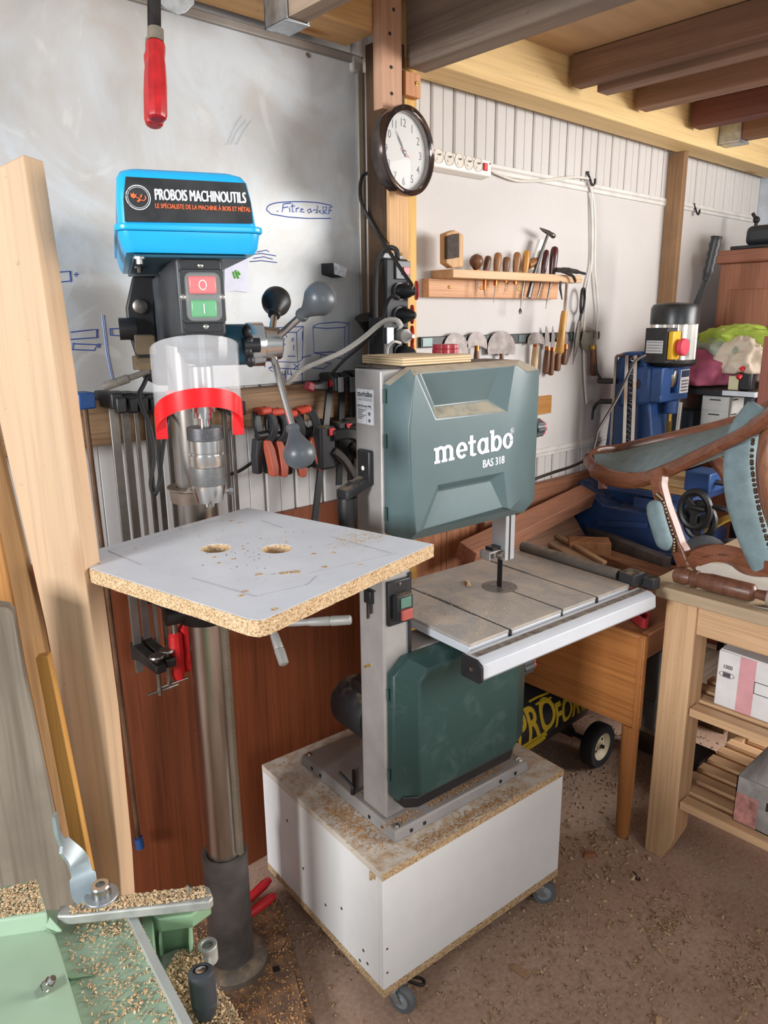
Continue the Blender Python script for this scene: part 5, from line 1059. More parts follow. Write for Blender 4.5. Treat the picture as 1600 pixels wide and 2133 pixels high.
b = MB(); b.box(1.858, 2.86, .959, 1.60, .655, .672); b.ob('table_top', CHERRY, pt, bev=.002)
b = MB(); b.box(2.02, 2.05, .925, .9345, .59, .672); b.ob('block', PINEZ, pt, bev=.002)
ZT = .6725
GT = 'timber on the pine table'
def plank(nm, label, pts, th, wid, mt, nrm=(0, 0, 1), cat='timber', bev=.002):
    b = MB(); b.ribbon(pts, nrm, wid, th); return tag(b.ob(nm, mt, bev=bev), label, cat, GT)
plank('timber_beam', 'thick reddish beam lying along the wall behind the saw table', [V((1.75, 1.53, .80)), V((2.49, 1.557, .872))], .062, .075, wood('red_beam', '#986850', '#75503e', 'X', .5, .7), (0, -.35, .94))
plank('timber_board', 'flat brown board at the wall foot under the thick beam', [V((1.9, 1.56, .735)), V((2.46, 1.575, .75))], .03, .12, wood('dull_board', '#7d5a45', '#5c4032', 'X', .5, .7), (0, -.8, .6))
a, e = P(1184, 1136, z=ZT+.05), P(1270, 1139, z=ZT+.05)
plank('timber_offcut', 'short square cut offcut with a knot in the middle of the pine table', [a, e], .05, .085, wood('offcut_wood', '#b5835c', '#946545', 'X', .8, .7))
a, e = P(1152, 1128, z=ZT+.06), P(1250, 1186, z=ZT+.02)
plank('thin_board', 'thin pale board slanting across the pine table beside the rip fence', [a, e], .012, .075, wood('thin_board_wood', '#a5886c', '#83664e', 'Y', .8, .7)); 
plank('thin_batten', 'narrow batten lying on the slanting pale board', [a+V((.03, 0, .016)), e+V((.03, 0, .016))], .012, .022, wood('batten_wood', '#b08d6c', '#8d6a4c', 'Y', .8, .7))
a, e = P(1235, 1150, z=ZT+.016), P(1400, 1206, z=ZT+.016)
plank('timber_board', 'long brown board at the right of the pine table running towards the bench', [a, e], .03, .085, wood('board_brown', '#9a6f52', '#775038', 'Y', .6, .7))
a, e = P(1200, 1175, z=ZT+.009), P(1330, 1225, z=ZT+.009)
plank('timber_board', 'wide reddish board lying flat nearest the saw table', [a, e], .015, .14, wood('board_red', '#9c6648', '#7e4c34', 'Y', .6, .7))
a, e = P(1112, 1120, z=ZT+.05), P(1205, 1060, z=ZT+.10)
plank('dark_rail', 'dark metal rail lying behind the offcut at the foot of the beam', [a, e], .03, .06, mat('dark_rail', '#393838', .45, .5, .2, dust=.3), cat='rail')
a, e = P(1235, 1100, z=ZT+.04)+V((-.06, -.02, 0)), P(1395, 1165, z=ZT+.03)+V((-.06, -.02, 0))
plank('grey_rail', 'long grey dusty rail in front of the blue mortiser base', [a, e], .05, .04, mat('grey_rail', '#635c58', .6, .2, .15), cat='rail')
sl = thing('red_sling', P(1318, 1270, z=ZT+.02), 'coiled bright red rubber strap at the edge of the pine table', 'strap')
b = MB(); b.ribbon(path([(1260, 1248), (1298, 1264), (1325, 1287), (1342, 1299), (1352, 1290), (1340, 1279), (1325, 1284)], 5, z=ZT+.022), (0, 0, 1), .006, .03); b.ob('strap', mat('red_strap', '#b5303a', .5), sl, bev=.001)
b = MB(); c = P(1346, 1268, z=ZT+.03); e = P(1308, 1260, z=ZT+.03); d = (c-e); b.lathe([(.018, 0), (.020, d.length), (.017, d.length), (.015, 0)], e, d, 16, caps=False); b.ob('roll', mat('red_strap', '#b5303a', .5), sl)
# compressor under the table
TANK = mat('tank_black', '#26272a', .35, .1, .1)
cp = thing('air_compressor', (1.75, 1.30, 0), 'black air compressor tank with big yellow lettering on two wheels under the table', 'compressor')
b = MB(); b.lathe([(.03, -.10), (.08, -.08), (.115, -.04), (.128, 0), (.128, .46), (.115, .50), (.08, .54), (.03, .56)], (1.655, 1.38, .252), (1, 0, 0), 36); b.ob('tank', TANK, cp)
YEL_ = mat('lettering_yellow', '#c9a92b', .5)
def wrap(o):   # lay flat lettering on the curved tank side
    for v in o.data.vertices:
        x, y = v.co.x, v.co.y; a = y/.1288
        v.co = V((x, -.1288*cos(a)-.0006-v.co.z, .1288*sin(a)))
    o.matrix_basis = o.matrix_basis
tx = text('lettering', 'PRO', .115, I4, YEL_, None, bold=.0035, xs=.72, shear=.12)
MT = Matrix.Translation((1.69, 1.38, .252))
def tank_text(s, x, y, size, xs):
    o = text('lettering', s, size, I4, YEL_, None, bold=.003, xs=xs, shear=.1, res=4)
    bm = bmesh.new(); bm.from_mesh(o.data); bmesh.ops.subdivide_edges(bm, edges=[e for e in bm.edges if e.calc_length() > .02], cuts=3); bmesh.ops.triangulate(bm, faces=bm.faces); bm.to_mesh(o.data); bm.free()
    for v in o.data.vertices: v.co.x += x; v.co.y += y
    wrap(o); o.matrix_basis = MT; adopt(o, cp)
bpy.data.objects.remove(tx)
tank_text('PRO', 0, -.01, .150, .72); tank_text('FORCE', .205, -.022, .115, .66)
b = MB()
def st(pts, r=.0045):
    b.tube([MT @ V((x, -.129*cos(y/.1288), .129*sin(y/.1288))) for x, y in pts], r, 5)
for k in range(3):
    y = -.018-.0155*k; st([(-.12, y)]+[(-.12+.02*i, y) for i in range(1, 14)]+[(.16, y+.006)], .0042)
for k in range(2): st([(.11+.02*k, .105-.018*k), (.15, .105-.018*k), (.21, .10-.018*k)], .004)
b.ob('yellow_stripe', YEL_, cp)
for x, y in ((2.125, 1.225), (2.125, 1.50)):
    b = MB(); b.lathe([(.05, -.022), (.075, -.024), (.080, -.016), (.080, .016), (.075, .024), (.05, .022)], (x, y, .081), (0, -1, 0), 32, False); wh = b.ob('tyre', mat('black_tyre', '#232325', .75), cp)
    b = MB(); b.lathe([(.001, .012), (.012, .016), (.014, .008), (.035, .006), (.047, .018), (.052, .022), (.052, -.022), (.001, -.018)], (x, y, .081), (0, -1, 0), 28); hb_ = b.ob('hub', mat('cream_hub', '#cfc2a4', .5), wh)
    b = MB(); b.lathe([(.007, .016), (.007, .026), (.001, .027)], (x, y, .081), (0, -1, 0), 10)
    for k in range(4): b.lathe([(.005, .007), (.005, .0085), (.001, .009)], V((x+.025*cos(R(45+90*k)), y, .081+.025*sin(R(45+90*k)))), (0, -1, 0), 8)
    b.ob('axle_end', DARKIRON, hb_)
b = MB(); b.cyl((2.125, 1.24, .081), (2.125, 1.49, .081), .009, 10); b.ob('axle', TANK, cp)
b = MB(); b.box(1.68, 1.74, 1.28, 1.48, .001, .16); b.ob('foot', TANK, cp)
b = MB(); b.prism([(2.05, 1.32, .16), (2.09, 1.32, .16), (2.14, 1.32, .075), (2.11, 1.32, .07)], (0, .12, 0)); b.ob('bracket', TANK, cp, bev=.003)
b = MB(); b.box(1.64, 1.80, 1.32, 1.45, .365, .41); b.lathe([(.05, 0), (.06, .02), (.06, .10), (.04, .12)], (1.72, 1.38, .40), (0, 0, 1), 20); b.ob('pump', BLACK, cp, bev=.006)
# grey crates under the table
CRG = mat('crate_grey', '#585a5c', .6, .1, .12)
for i, (z0, z1, l) in enumerate(((.285, .385, 'lower grey tool case under the pine table'), (.3855, .55, 'upper grey tool case under the pine table'))):
    t_ = thing('tool_case', (2.15, 1.07, z0), l, 'case', 'grey cases under the table')
    b = MB(); b.box(2.02, 2.35, .975, 1.2, z0, z1); b.ob('body', CRG, t_, bev=.006)
    b = MB(); b.box(2.0, 2.0195, 1.05, 1.12, z0+.03, z0+.05); b.box(2.04, 2.33, .968, .9748, z1-.03, z1-.022); b.ob('rib', DARKIRON, t_, bev=.002)
ud = thing('under_shelf', (2.4, 1.1, .2), 'dusty board on blocks carrying the grey cases', 'board')
b = MB(); b.box(2.04, 2.75, .97, 1.2, .258, .284); b.ob('board', wood('dusty_board', '#7b6a5c', '#5c4c40', 'X', .5, .8), ud, bev=.002)
for x in (2.32, 2.65): b = MB(); b.box(x, x+.06, 1.0, 1.19, .0005, .2575); b.ob('block', DARKP, ud)
# mortiser
BLU = mat('mortiser_blue', '#234a82', .42, 0, .08); BLUD = mat('mortiser_blue_dusty', '#203f70', .5, 0, .12, dust=.5, dcol='#8f8272')
mo_ = thing('mortiser', (2.72, 1.45, .672), 'blue hollow chisel mortiser with a finned motor and long lever by the wall', 'mortiser')
XM = 2.6
def XL(u, v, d=0): return P(u, v, x=XM-d)
def ms_(pts, d, x0=0): return MB().prism([XL(u, v)+V((x0, 0, 0)) for u, v in pts], (d, 0, 0))
ms_([(1296, 764), (1356, 764), (1352, 842), (1286, 848)], .25).ob('head', BLU, mo_, bev=.012, seg=3)
yh = XL(1356, 764).y; zh0, zh1 = XL(1352, 838).z, XL(1356, 768).z
b = MB(); b.box(2.605, 2.68, yh-.045, yh, zh0+.02, zh1+.004); b.box(2.735, 2.82, yh-.045, yh, zh0+.02, zh1+.004); b.box(2.675, 2.74, yh-.045, yh, zh1-.025, zh1+.004); b.box(2.605, 2.82, yh-.045, yh, zh0, zh0+.03); b.ob('front_guard', BLU, mo_, bev=.005)
b = MB(); b.box(2.68, 2.735, yh-.012, yh-.002, zh0+.03, zh1-.02); wd_ = b.ob('window', mat('window_dark_blue', '#142a4d', .6), mo_)
b = MB(); b.lathe([(.012, 0), (.014, .004), (.022, .02), (.022, .06), (.016, .07)], (2.708, yh-.026, zh0+.05), (0, 0, 1), 18); b.ob('chuck', DSTEEL, mo_)
b = MB(); b.box(2.745, 2.812, yh-.0475, yh-.0455, zh0+.025, zh1-.01); pl2 = b.ob('label_plate', WHITEPAPER, mo_)
b = MB(); b.box(2.748, 2.809, yh-.0485, yh-.0476, zh0+.085, zh1-.013); b.ob('label_print', mat('label_navy', '#2b3a55', .6), pl2)
b = MB()
for k in range(4): b.box(2.752, 2.805, yh-.0485, yh-.0476, zh0+.032+.012*k, zh0+.038+.012*k)
b.ob('label_line', mat('print_grey', '#77777b', .7), pl2)
b = MB(); b.cyl((2.725, yh-.026, zh0-.05), (2.725, yh-.026, zh0), .028, 18); b.ob('spindle_nose', BLU, mo_, bev=.003)
b = MB(); b.cyl((2.725, yh-.026, zh0-.08), (2.725, yh-.026, zh0-.05), .009, 12); b.box(2.718, 2.733, yh-.034, yh-.019, zh0-.30, zh0-.08); b.ob('hollow_chisel', BRASS, mo_)
mcx, mcy = 2.72, 1.371; zm0, zm1, zm2 = XL(1410, 757).z-.004, XL(1410, 676).z+.0, XL(1410, 638).z+.012
b = MB(); n_ = 60; rg = []
for k in range(n_): a = 2*pi*k/n_; r_k = .076 if k % 2 else .083; rg.append((mcx+r_k*cos(a), mcy+r_k*sin(a)))
b.poly(rg, zm0+.012, zm1); b.ob('motor', mat('motor_alu', '#c9c4bb', .35, .6, .05), mo_)
b = MB(); b.lathe([(.087, zm1), (.087, zm2-.018), (.080, zm2-.004), (.065, zm2), (.001, zm2+.004)], (mcx, mcy, 0), n=36); b.ob('fan_cover', mat('fan_black', '#212325', .35), mo_)
b = MB(); b.lathe([(.08, zm0-.012), (.09, zm0), (.09, zm0+.012)], (mcx, mcy, 0), n=36); b.ob('motor_flange', DARKIRON, mo_)
q0, q1 = P(1344, 758, x=2.60), P(1344, 690, x=2.60)
sx, sy = 2.585, q0.y
b = MB(); b.box(2.585, 2.70, sy-.085, sy+.0, q0.z+.005, q1.z+.012); sbx = b.ob('switch_box', DBLACK, mo_, bev=.003)
b = MB(); b.box(2.5835, 2.5848, sy-.072, sy-.008, q0.z+.04, q0.z+.085); b.ob('data_plate', mat('data_plate', '#bfc0c2', .5), sbx)
b = MB()
for k in range(4): b.box(2.583, 2.5834, sy-.069, sy-.011, q0.z+.047+.010*k, q0.z+.050+.010*k)
b.ob('data_line', mat('print_grey', '#77777b', .7), sbx)
b = MB(); b.box(2.592, 2.65, sy-.105, sy-.0855, q0.z+.018, q1.z); b.ob('yellow_guard', mat('signal_yellow', '#d8a720', .45), sbx, bev=.004)
b = MB(); b.lathe([(.02, 0), (.031, .012), (.031, .026), (.026, .030), (.001, .031)], (2.632, sy-.105, q0.z+.062), (0, -1, 0), 24); b.ob('red_button', mat('button_pink', '#cf4256', .45), sbx)
# column
ms_([(1302, 733), (1285, 735), (1276, 752), (1228, 1100), (1420, 1105), (1354, 985), (1338, 760), (1330, 733)], .14, .03).ob('column', BLU, mo_, bev=.008)
for u0, u1, v1 in ((1309, 1300, 1015), (1327, 1317, 1015)):
    b = MB(); a, e = XL(u0, 740, .0), XL(u1, v1, .0); b.ribbon([a, e], (1, 0, 0), .014, .02); b.ob('slide_rail', STEEL, mo_)
a, e = XL(1318, 745, .006), XL(1307, 1005, .006); b = MB(); N = 150
b.tube([a.lerp(e, i/N)+V((.008*cos(i*1.0), .009*sin(i*1.0), 0)) for i in range(N+1)], .0028, 5); b.ob('spring', DSTEEL, mo_)
b = MB(); a, e = XL(1284, 742, .02), XL(1272, 940, .02); b.ribbon([a, e], (1, 0, 0), .010, .006); b.cyl(a, XL(1302, 738, .0), .006, 8); b.cyl(e, XL(1292, 930, 0), .006, 8); b.ob('link_bar', DSTEEL, mo_)
a = XL(1323, 800); b = MB(); b.lathe([(.022, 0), (.022, .004), (.014, .006), (.012, .004), (.006, .010), (.001, .011)], a+V((.001, 0, 0)), (-1, 0, 0), 20); b.ob('pivot_bolt', DARKIRON, mo_)
b = MB(); b.tube(path([(1241, 758), (1243, 775), (1250, 788)], 5, x=XM-.02), .006, 8); b.cyl(XL(1246, 793, .02), XL(1286, 794, .01), .011, 12); b.ob('depth_lever', BLACK, mo_)
b = MB(); b.tube(path([(1234, 874), (1236, 855), (1244, 840), (1258, 836)], 5, x=XM-.02), [.005]*6+[.007]*6+[.009]*4, 8); b.cyl(XL(1250, 836, .02), XL(1284, 836, .01), .010, 12); b.ob('lock_lever', BLACK, mo_)
a, e = P(1448, 640, x=2.80), P(1474, 572, x=2.80); g = P(1493, 493, x=2.80)
b = MB(); b.ribbon([a, e], (-.7, -.7, 0), .022, .014); lv = b.ob('lever', BLACK, mo_, bev=.003)
b = MB(); L = (g-e).length; b.lathe([(.016, -.02)]+[((.021 if k % 2 else .0175), L*k/9) for k in range(10)]+[(.012, L+.003)], e, g-e, 14); b.ob('lever_grip', BLACK, lv, sm=60)
b = MB(); b.cyl(P(1418, 838, x=2.62), P(1407, 935, x=2.62), .008, 12); b.ob('stop_rod', STEEL, mo_)
# mortiser table and base
b = MB(); b.prism([(2.52, 1.26, .84), (2.52, 1.50, .84), (2.52, 1.62, .92), (2.52, 1.62, .675), (2.52, 1.16, .675), (2.52, 1.16, .74)], (.36, 0, 0)); b.box(2.50, 2.855, 1.16, 1.645, .6735, .71); b.ob('base', BLUD, mo_, bev=.008)
a, e = XL(1262, 1000, .06), XL(1425, 985, .06)
zt2 = XL(1330, 1010, .06).z
b = MB(); b.box(2.50, 2.78, e.y-.06, a.y-.02, zt2-.03, zt2-.006); b.ob('work_table', BLUD, mo_, bev=.003)
b = MB(); b.box(2.51, 2.76, e.y-.03, a.y-.06, zt2-.0055, zt2+.018); b.ob('wooden_bed', wood('bed_wood', '#c29b6a', '#a57b4d', 'Y', .7), mo_, bev=.002)
q = P(1462, 1000, x=2.55); b = MB(); b.box(2.50, 2.62, q.y-.05, q.y+.04, q.z-.035, q.z+.035); vs_ = b.ob('vise', BLU, mo_, bev=.005)
b = MB(); b.cyl((2.55, q.y-.13, q.z+.0), (2.55, q.y-.05, q.z+.0), .010, 10); b.ob('vise_screw', DSTEEL, vs_)
for (u, v), lng in (((1448, 1062), 0), ((1458, 1085), 1)):
    c = P(u, v, x=2.44+.05*lng); b = MB()
    cir = [c+V((.0, .05*cos(a), .062*sin(a))) for a in [2*pi*k/32 for k in range(32)]]
    b.tube(cir, .013, 8, True); b.cyl(c-V((.01, 0, 0)), c+V((.08, 0, 0)), .016, 14)
    for k in range(3): b.ribbon([c, c+V((0, .05*cos(2.1*k+.6), .068*sin(2.1*k+.6)))], (1, 0, 0), .02, .012)
    hw = b.ob('hand_wheel', BLACK, mo_)
    e = P(*((1437, 1056), (1485, 1055))[lng], x=2.43); e2 = P(*((1470, 1062), (1515, 1062))[lng], x=2.43); stick('wheel_handle', e, e2, [(0, .007), (.15, .009), (.9, .011), (1, .008)], BLACK, hw)
b = MB(); b.box(2.5, 2.519, 1.28, 1.36, .86, .90); b.ribbon([V((2.50, 1.50, .77)), V((2.50, 1.30, .80))], (1, 0, 0), .018, .012); b.ob('base_web', BLUD, mo_)
b = MB(); b.tube(path([(1344, 740, 2.60), (1322, 755, 2.58), (1300, 800, 2.56), (1280, 840, 2.54), (1247, 895, 2.50), (1240, 920, 2.48), (1228, 950, 2.46), (1195, 970, 2.42), (1150, 985, 2.38), (1100, 1004, 2.33), (1060, 1030, 2.28)], 7), .0052, 8); tag(b.ob('mains_cable', mat('cord_brown', '#3d3530', .5)), 'black mains cord of the mortiser sweeping down along the white wall', 'cord')
fb_ = thing('wood_offcut', XL(1330, 1000, .06), 'pale wooden strip clamped on the blue mortiser table', 'timber')
b = MB(); b.box(2.52, 2.70, e.y+.06, a.y+.10 if a.y < 1.5 else 1.5, zt2+.0185, zt2+.045); b.ob('strip', wood('pale_strip', '#cdb389', '#b0925f', 'Y', .7), fb_, bev=.002)
# wardrobe, black case, board
WRD = wood('wardrobe_oak', '#9c684f', '#7a4a37', 'Z', .7, .45)
wd = thing('wardrobe', (3.7, 1.0, 0), 'tall reddish brown wardrobe in the right corner carrying a black case', 'wardrobe')
b = MB(); b.box(3.42, 4.02, .30, 1.535, 0, 1.77); b.ob('carcass', WRD, wd, bev=.004)
b = MB(); b.box(3.40, 4.03, .28, 1.55, 1.7705, 1.825); b.ob('cornice', wood('cornice_wood', '#93604a', '#704333', 'Y', .7, .5), wd, bev=.006)
b = MB()
for y0, y1 in ((.36, .9), (.94, 1.48)): b.box(3.405, 3.4195, y0, y1, .12, 1.66)
b.ob('side_panel', wood('wardrobe_panel', '#a26d52', '#85543e', 'Z', .8, .4), wd, bev=.005)
ca = thing('black_case', (3.6, 1.3, 1.826), 'black rounded case lying on top of the wardrobe', 'case')
b = MB(); b.box(3.46, 3.75, .85, 1.46, 1.842, 1.925); b.ob('lid', mat('case_black', '#24272b', .4), ca, bev=.025, seg=4)
b = MB(); b.box(3.42, 3.80, .80, 1.50, 1.8255, 1.8415); b.ob('base', BLACK, ca, bev=.004)
b = MB(); c = P(1576, 458, x=3.7); b.tube([c+V((0, 0, -.05)), c, c+V((0, .02, .03))], .008, 8); b.ball(c, .016, 10); tag(b.ob('wall_clip', DARKIRON), 'small dark fitting on the wall above the black case', 'fitting')
bb = MB(); q0, q1 = P(1574, 895, x=2.9), P(1574, 700, x=2.9); bb.box(2.88, 2.91, q0.y-.45, q0.y, .0, q1.z); tag(bb.ob('upright_board', wood('mahogany_board', '#8a5648', '#6d4036', 'Z', .6, .5), bev=.002), 'reddish brown upright board at the right edge in front of the desk', 'board')
# desk with a drawer unit
zd = P(1500, 812, x=2.98).z; dk = thing('desk', (3.1, 1.3, 0), 'black framed desk with pale edge behind the armchair, heaped with cloths', 'desk')
yd0, yd1 = P(1572, 815, x=2.96).y, P(1420, 805, x=2.96).y
b = MB(); b.box(2.96, 3.38, yd0, yd1+.1, zd-.022, zd); b.ob('desk_top', DBLACK, dk, bev=.002)
b = MB(); b.box(2.9555, 2.9598, yd0-.001, yd0+.12, zd-.018, zd+.0005); b.box(2.96, 3.3, yd0-.004, yd0-.0003, zd-.02, zd); b.ob('pale_edge', mat('pale_edge', '#c3c9d0', .4), dk)
for x in (2.975, 3.32):
    for y in (yd0+.012, yd1+.06): b = MB(); b.box(x, x+.035, y, y+.03, 0, zd-.0225); b.ob('leg', mat('desk_leg', '#20262e', .5), dk, bev=.002)
b = MB(); b.box(2.965, 3.36, yd0+.005, yd1+.09, zd-.22, zd-.20); b.ob('lower_shelf', DBLACK, dk)
dw = thing('drawer_unit', (3.05, 1.3, zd-.2), 'small pale three drawer box under the desk top', 'drawers')
ya, yb2 = P(1462, 840, x=2.97).y, P(1519, 840, x=2.97).y; zt3, zb3 = P(1500, 826, x=2.97).z, P(1500, 885, x=2.97).z
zb3 = zd-.1995
b = MB(); b.box(2.97, 3.20, yb2, ya, zb3, zt3); b.ob('box', mat('drawer_white', '#b9b9b4', .6), dw, bev=.002)
H3 = (zt3-zb3)/3
for k in range(3):
    b = MB(); b.box(2.967, 2.9695, yb2+.004, ya-.004, zb3+H3*k+.003, zb3+H3*(k+1)-.003); d_ = b.ob('drawer', mat('drawer_front', '#bebeb9', .6), dw, bev=.001)
    b = MB(); b.box(2.9662, 2.9669, (ya+yb2)/2-.022, (ya+yb2)/2+.022, zb3+H3*(k+.72), zb3+H3*(k+.80)); b.ob('finger_slot', BLACK, d_)
    b = MB(); b.box(3.0, 3.05, yb2-.0006, yb2-.0001, zb3+H3*(k+.72), zb3+H3*(k+.80)); b.box(3.11, 3.16, yb2-.0006, yb2-.0001, zb3+H3*(k+.72), zb3+H3*(k+.80)); b.ob('side_slot', BLACK, dw)
b = MB(); q = P(1430, 880, x=3.1); b.box(3.05, 3.15, q.y-.05, q.y+.05, zd-.198, zd-.10); tag(b.ob('dark_box', mat('slate_box', '#4f565d', .6), bev=.004), 'dark slate box beside the pale drawers under the desk', 'box')
# cloths
from mathutils import noise as MN
def cloth(nm, label, c, sx, sy, sz, col, seed, amp=.35, fr=7):
    b = MB(); b.ball((0, 0, 0), 1, 64)
    for v in b.bm.verts:
        p = v.co.copy(); q = V((p.x*sx, p.y*sy, p.z*sz)); n1 = 1-abs(MN.noise(q*fr+V((seed, 0, 0))))*2; n2 = 1-2*abs(MN.noise(q*fr*2.3+V((0, seed, 0))))
        k = 1+amp*(n1-.4)+amp*.6*(n2-.4); v.co = V((q.x*k, q.y*k, max(q.z*k, -sz*.55)))
    o = b.ob(nm, mat(nm+'_'+str(seed), col, .9, 0, .08), M=Matrix.Translation(c), sm=70); return tag(o, label, 'cloth', 'cloths on the desk')
def CP(u, v, x=3.08): return P(u, v, x=x)
cloth('pink_cloth', 'heap of dusky pink cloth at the left of the desk', CP(1476, 775), .13, .13, .085, '#a5546c', 3, .3, 8)
cloth('green_cloth', 'lime green cloth on top of the heap on the desk', CP(1545, 706, 3.15), .12, .14, .045, '#9aae45', 11, .4, 9)
cloth('beige_cloth', 'crumpled beige cloth in the middle of the desk heap', CP(1545, 754, 3.04), .07, .085, .075, '#c1b3a0', 5, .4, 12)
cloth('sage_cloth', 'pale sage cloth under the green one', CP(1530, 728, 3.16), .15, .16, .05, '#8f9788', 8, .3, 8)
cloth('brown_cloth', 'dull brown cloth at the right end of the heap', CP(1575, 770, 3.14), .10, .09, .08, '#84736c', 9, .3, 9)
co_ = thing('cable_coil', CP(1475, 720), 'loose coil of pale pink cable on the pink cloth', 'cable')
b = MB(); c = CP(1476, 718)
for k in range(5):
    ph = k*.5; b.tube(smooth_path([c+V((.02*sin(k), (.055+.008*k % .02)*cos(a+ph)*1.0, .05*sin(a)*(.7+.1*(k % 3))+.01*k-.02)) for a in [2*pi*j/10 for j in range(10)]], 4, True), .004, 6, True)
b.ob('loop', mat('pale_pink_cable', '#cfb9ae', .5), co_)
gd_ = thing('red_gadget', CP(1550, 785, 3.0), 'small black tool with red parts at the front of the desk', 'tool')
c = P(1553, 790, x=3.0); b = MB(); b.box(c.x-.02, c.x+.03, c.y-.03, c.y+.02, zd+.0005, zd+.075); b.ob('body', BLACK, gd_, bev=.008)
b = MB(); b.cyl(c+V((-.03, .01, .035)), c+V((-.018, .004, .05)), .013, 12); b.cyl(c+V((-.03, .016, .005)), c+V((-.02, .012, .015)), .010, 12); b.ob('red_part', RED, gd_)
b = MB(); q = P(1531, 790, x=3.0); b.box(q.x, q.x+.02, q.y-.02, q.y+.025, zd+.0005, zd+.055); tag(b.ob('switch_cover', mat('cream_switch', '#d8d0a8', .5), bev=.003), 'small cream switch plate leaning on the cloth heap', 'switch')
# workbench
BCH = wood('beech_bench', '#c8a27c', '#ae8660', 'Z', .6, .5); BCHY = wood('beech_rail', '#c8a27c', '#ae8660', 'Y', .6, .5)
t = NT('worn_bench_top'); co = t.coord((5, .6, 5)); a = t.noise(co, 4, 6); t.base(t.ramp(a, [(.3, '#96826a'), (.7, '#b8a082')])); t.rm(.7, 0, .3); BTOP = t.m
wbn = thing('workbench', (2.15, .3, 0), 'sturdy beech workbench with two slatted shelves at the right edge', 'workbench')
b = MB(); b.prism([(1.815, -.9, .812), (1.815, .905, .812), (1.86, .935, .812), (2.50, .945, .812), (2.50, -.9, .812)], (0, 0, .033)); b.ob('bench_top', BTOP, wbn, bev=.004)
for x, y in ((1.845, .80), (2.38, .80), (1.845, -.85), (2.38, -.85)):
    b = MB(); X0, X1, Y0_, Y1_ = x, x+.085, y, y+.085
    b.loft([[(X0, Y1_-.035 if 0 else Y0_+.03, 0), (X0+.07, Y0_+.03, 0), (X0+.07, Y1_, 0), (X0, Y1_, 0)], [(X0, Y0_, .085), (X1, Y0_, .085), (X1, Y1_, .085), (X0, Y1_, .085)], [(X0, Y0_, .8115), (X1, Y0_, .8115), (X1, Y1_, .8115), (X0, Y1_, .8115)]]); b.ob('leg', BCH, wbn, bev=.003)
for x in (1.853, 2.41): b = MB(); b.box(x, x+.025, -.765, .80, .722, .8115); b.ob('apron', BCHY, wbn, bev=.002)
b = MB(); b.box(1.93, 2.38, .83, .855, .722, .8115); b.ob('apron', wood('beech_rail_x', '#cfa272', '#b5855a', 'X', .6), wbn, bev=.002)
for zs, nn, nm in ((.478, 3, 'upper'), (.182, 8, 'lower')):
    b = MB(); b.box(1.93, 2.38, .822, .85, zs-.05, zs-.002); b.ob('shelf_bearer', BCH, wbn); b = MB(); b.box(1.93, 2.38, -.82, -.79, zs-.05, zs-.002); b.ob('shelf_bearer', BCH, wbn)
    for k in range(8):
        x = 1.856+.066*k
        if .0 < x < 2.42: b = MB(); b.box(x, x+.042, -.82, .798 if k in (0, 7) else .84, zs, zs+.024); b.ob('shelf_slat', BCHY, wbn, bev=.002)
# parcel on the upper shelf
bx_ = thing('cardboard_box', (2.05, .55, .503), 'white cardboard box with a pink band and an oval football print on the bench shelf', 'box')
y1_, x0_ = P(1491, 1420, x=1.93).y, 1.93
zt4 = P(1495, 1352, x=1.93).z
b = MB(); b.box(x0_, x0_+.25, y1_-.36, y1_, .5025, zt4); b.ob('carton', mat('carton_white', '#cfcac8', .7, 0, .04), bx_, bev=.003)
b = MB(); yb_ = [P(u, 1400, x=x0_).y for u in (1540, 1575, 1585)]
b.box(x0_-.0006, x0_-.0001, yb_[1], yb_[0], .504, zt4-.001); b.ob('pink_band', mat('pink_band', '#c98f93', .7), bx_)
Mb = frame((x0_-.0008, P(1517, 1394, x=x0_).y+.014, P(1517, 1394, x=x0_).z), x=(0, -1, 0), y=(0, 0, 1)); PRN = mat('print_dark', '#4a4648', .7)
text('print_number', '1000', .016, Mb, PRN, bx_, bold=.0003, xs=.8, ext=.0002)
b = MB(Mb @ Matrix.Translation((.012, -.018, 0))); b.arc2(0, 0, .021, .0085, .0012, .0012, 0, 360, 0, .0003, 28); b.poly([(-.010, -.006), (.010, -.006), (.010, .006), (-.010, .006)], 0, .0003); b.ob('oval_print', PRN, bx_)
b = MB(Mb); b.poly([(.085, -.045), (.14, -.045), (.14, -.043), (.085, -.043)], 0, .0003); b.poly([(.085, -.012), (.14, -.012), (.14, -.010), (.085, -.010)], 0, .0003); b.poly([(.085, -.045), (.087, -.045), (.087, -.010), (.085, -.010)], 0, .0003); b.ob('print_frame', PRN, bx_)
b = MB(); b.prism([(x0_-.012, y1_-.01, zt4+.008), (x0_-.012, y1_-.16, zt4+.004), (x0_+.12, y1_-.18, zt4+.002), (x0_+.14, y1_-.01, zt4+.012)], (0, 0, .003)); b.ob('flap', mat('carton_white', '#cfcac8', .7, 0, .04), bx_)
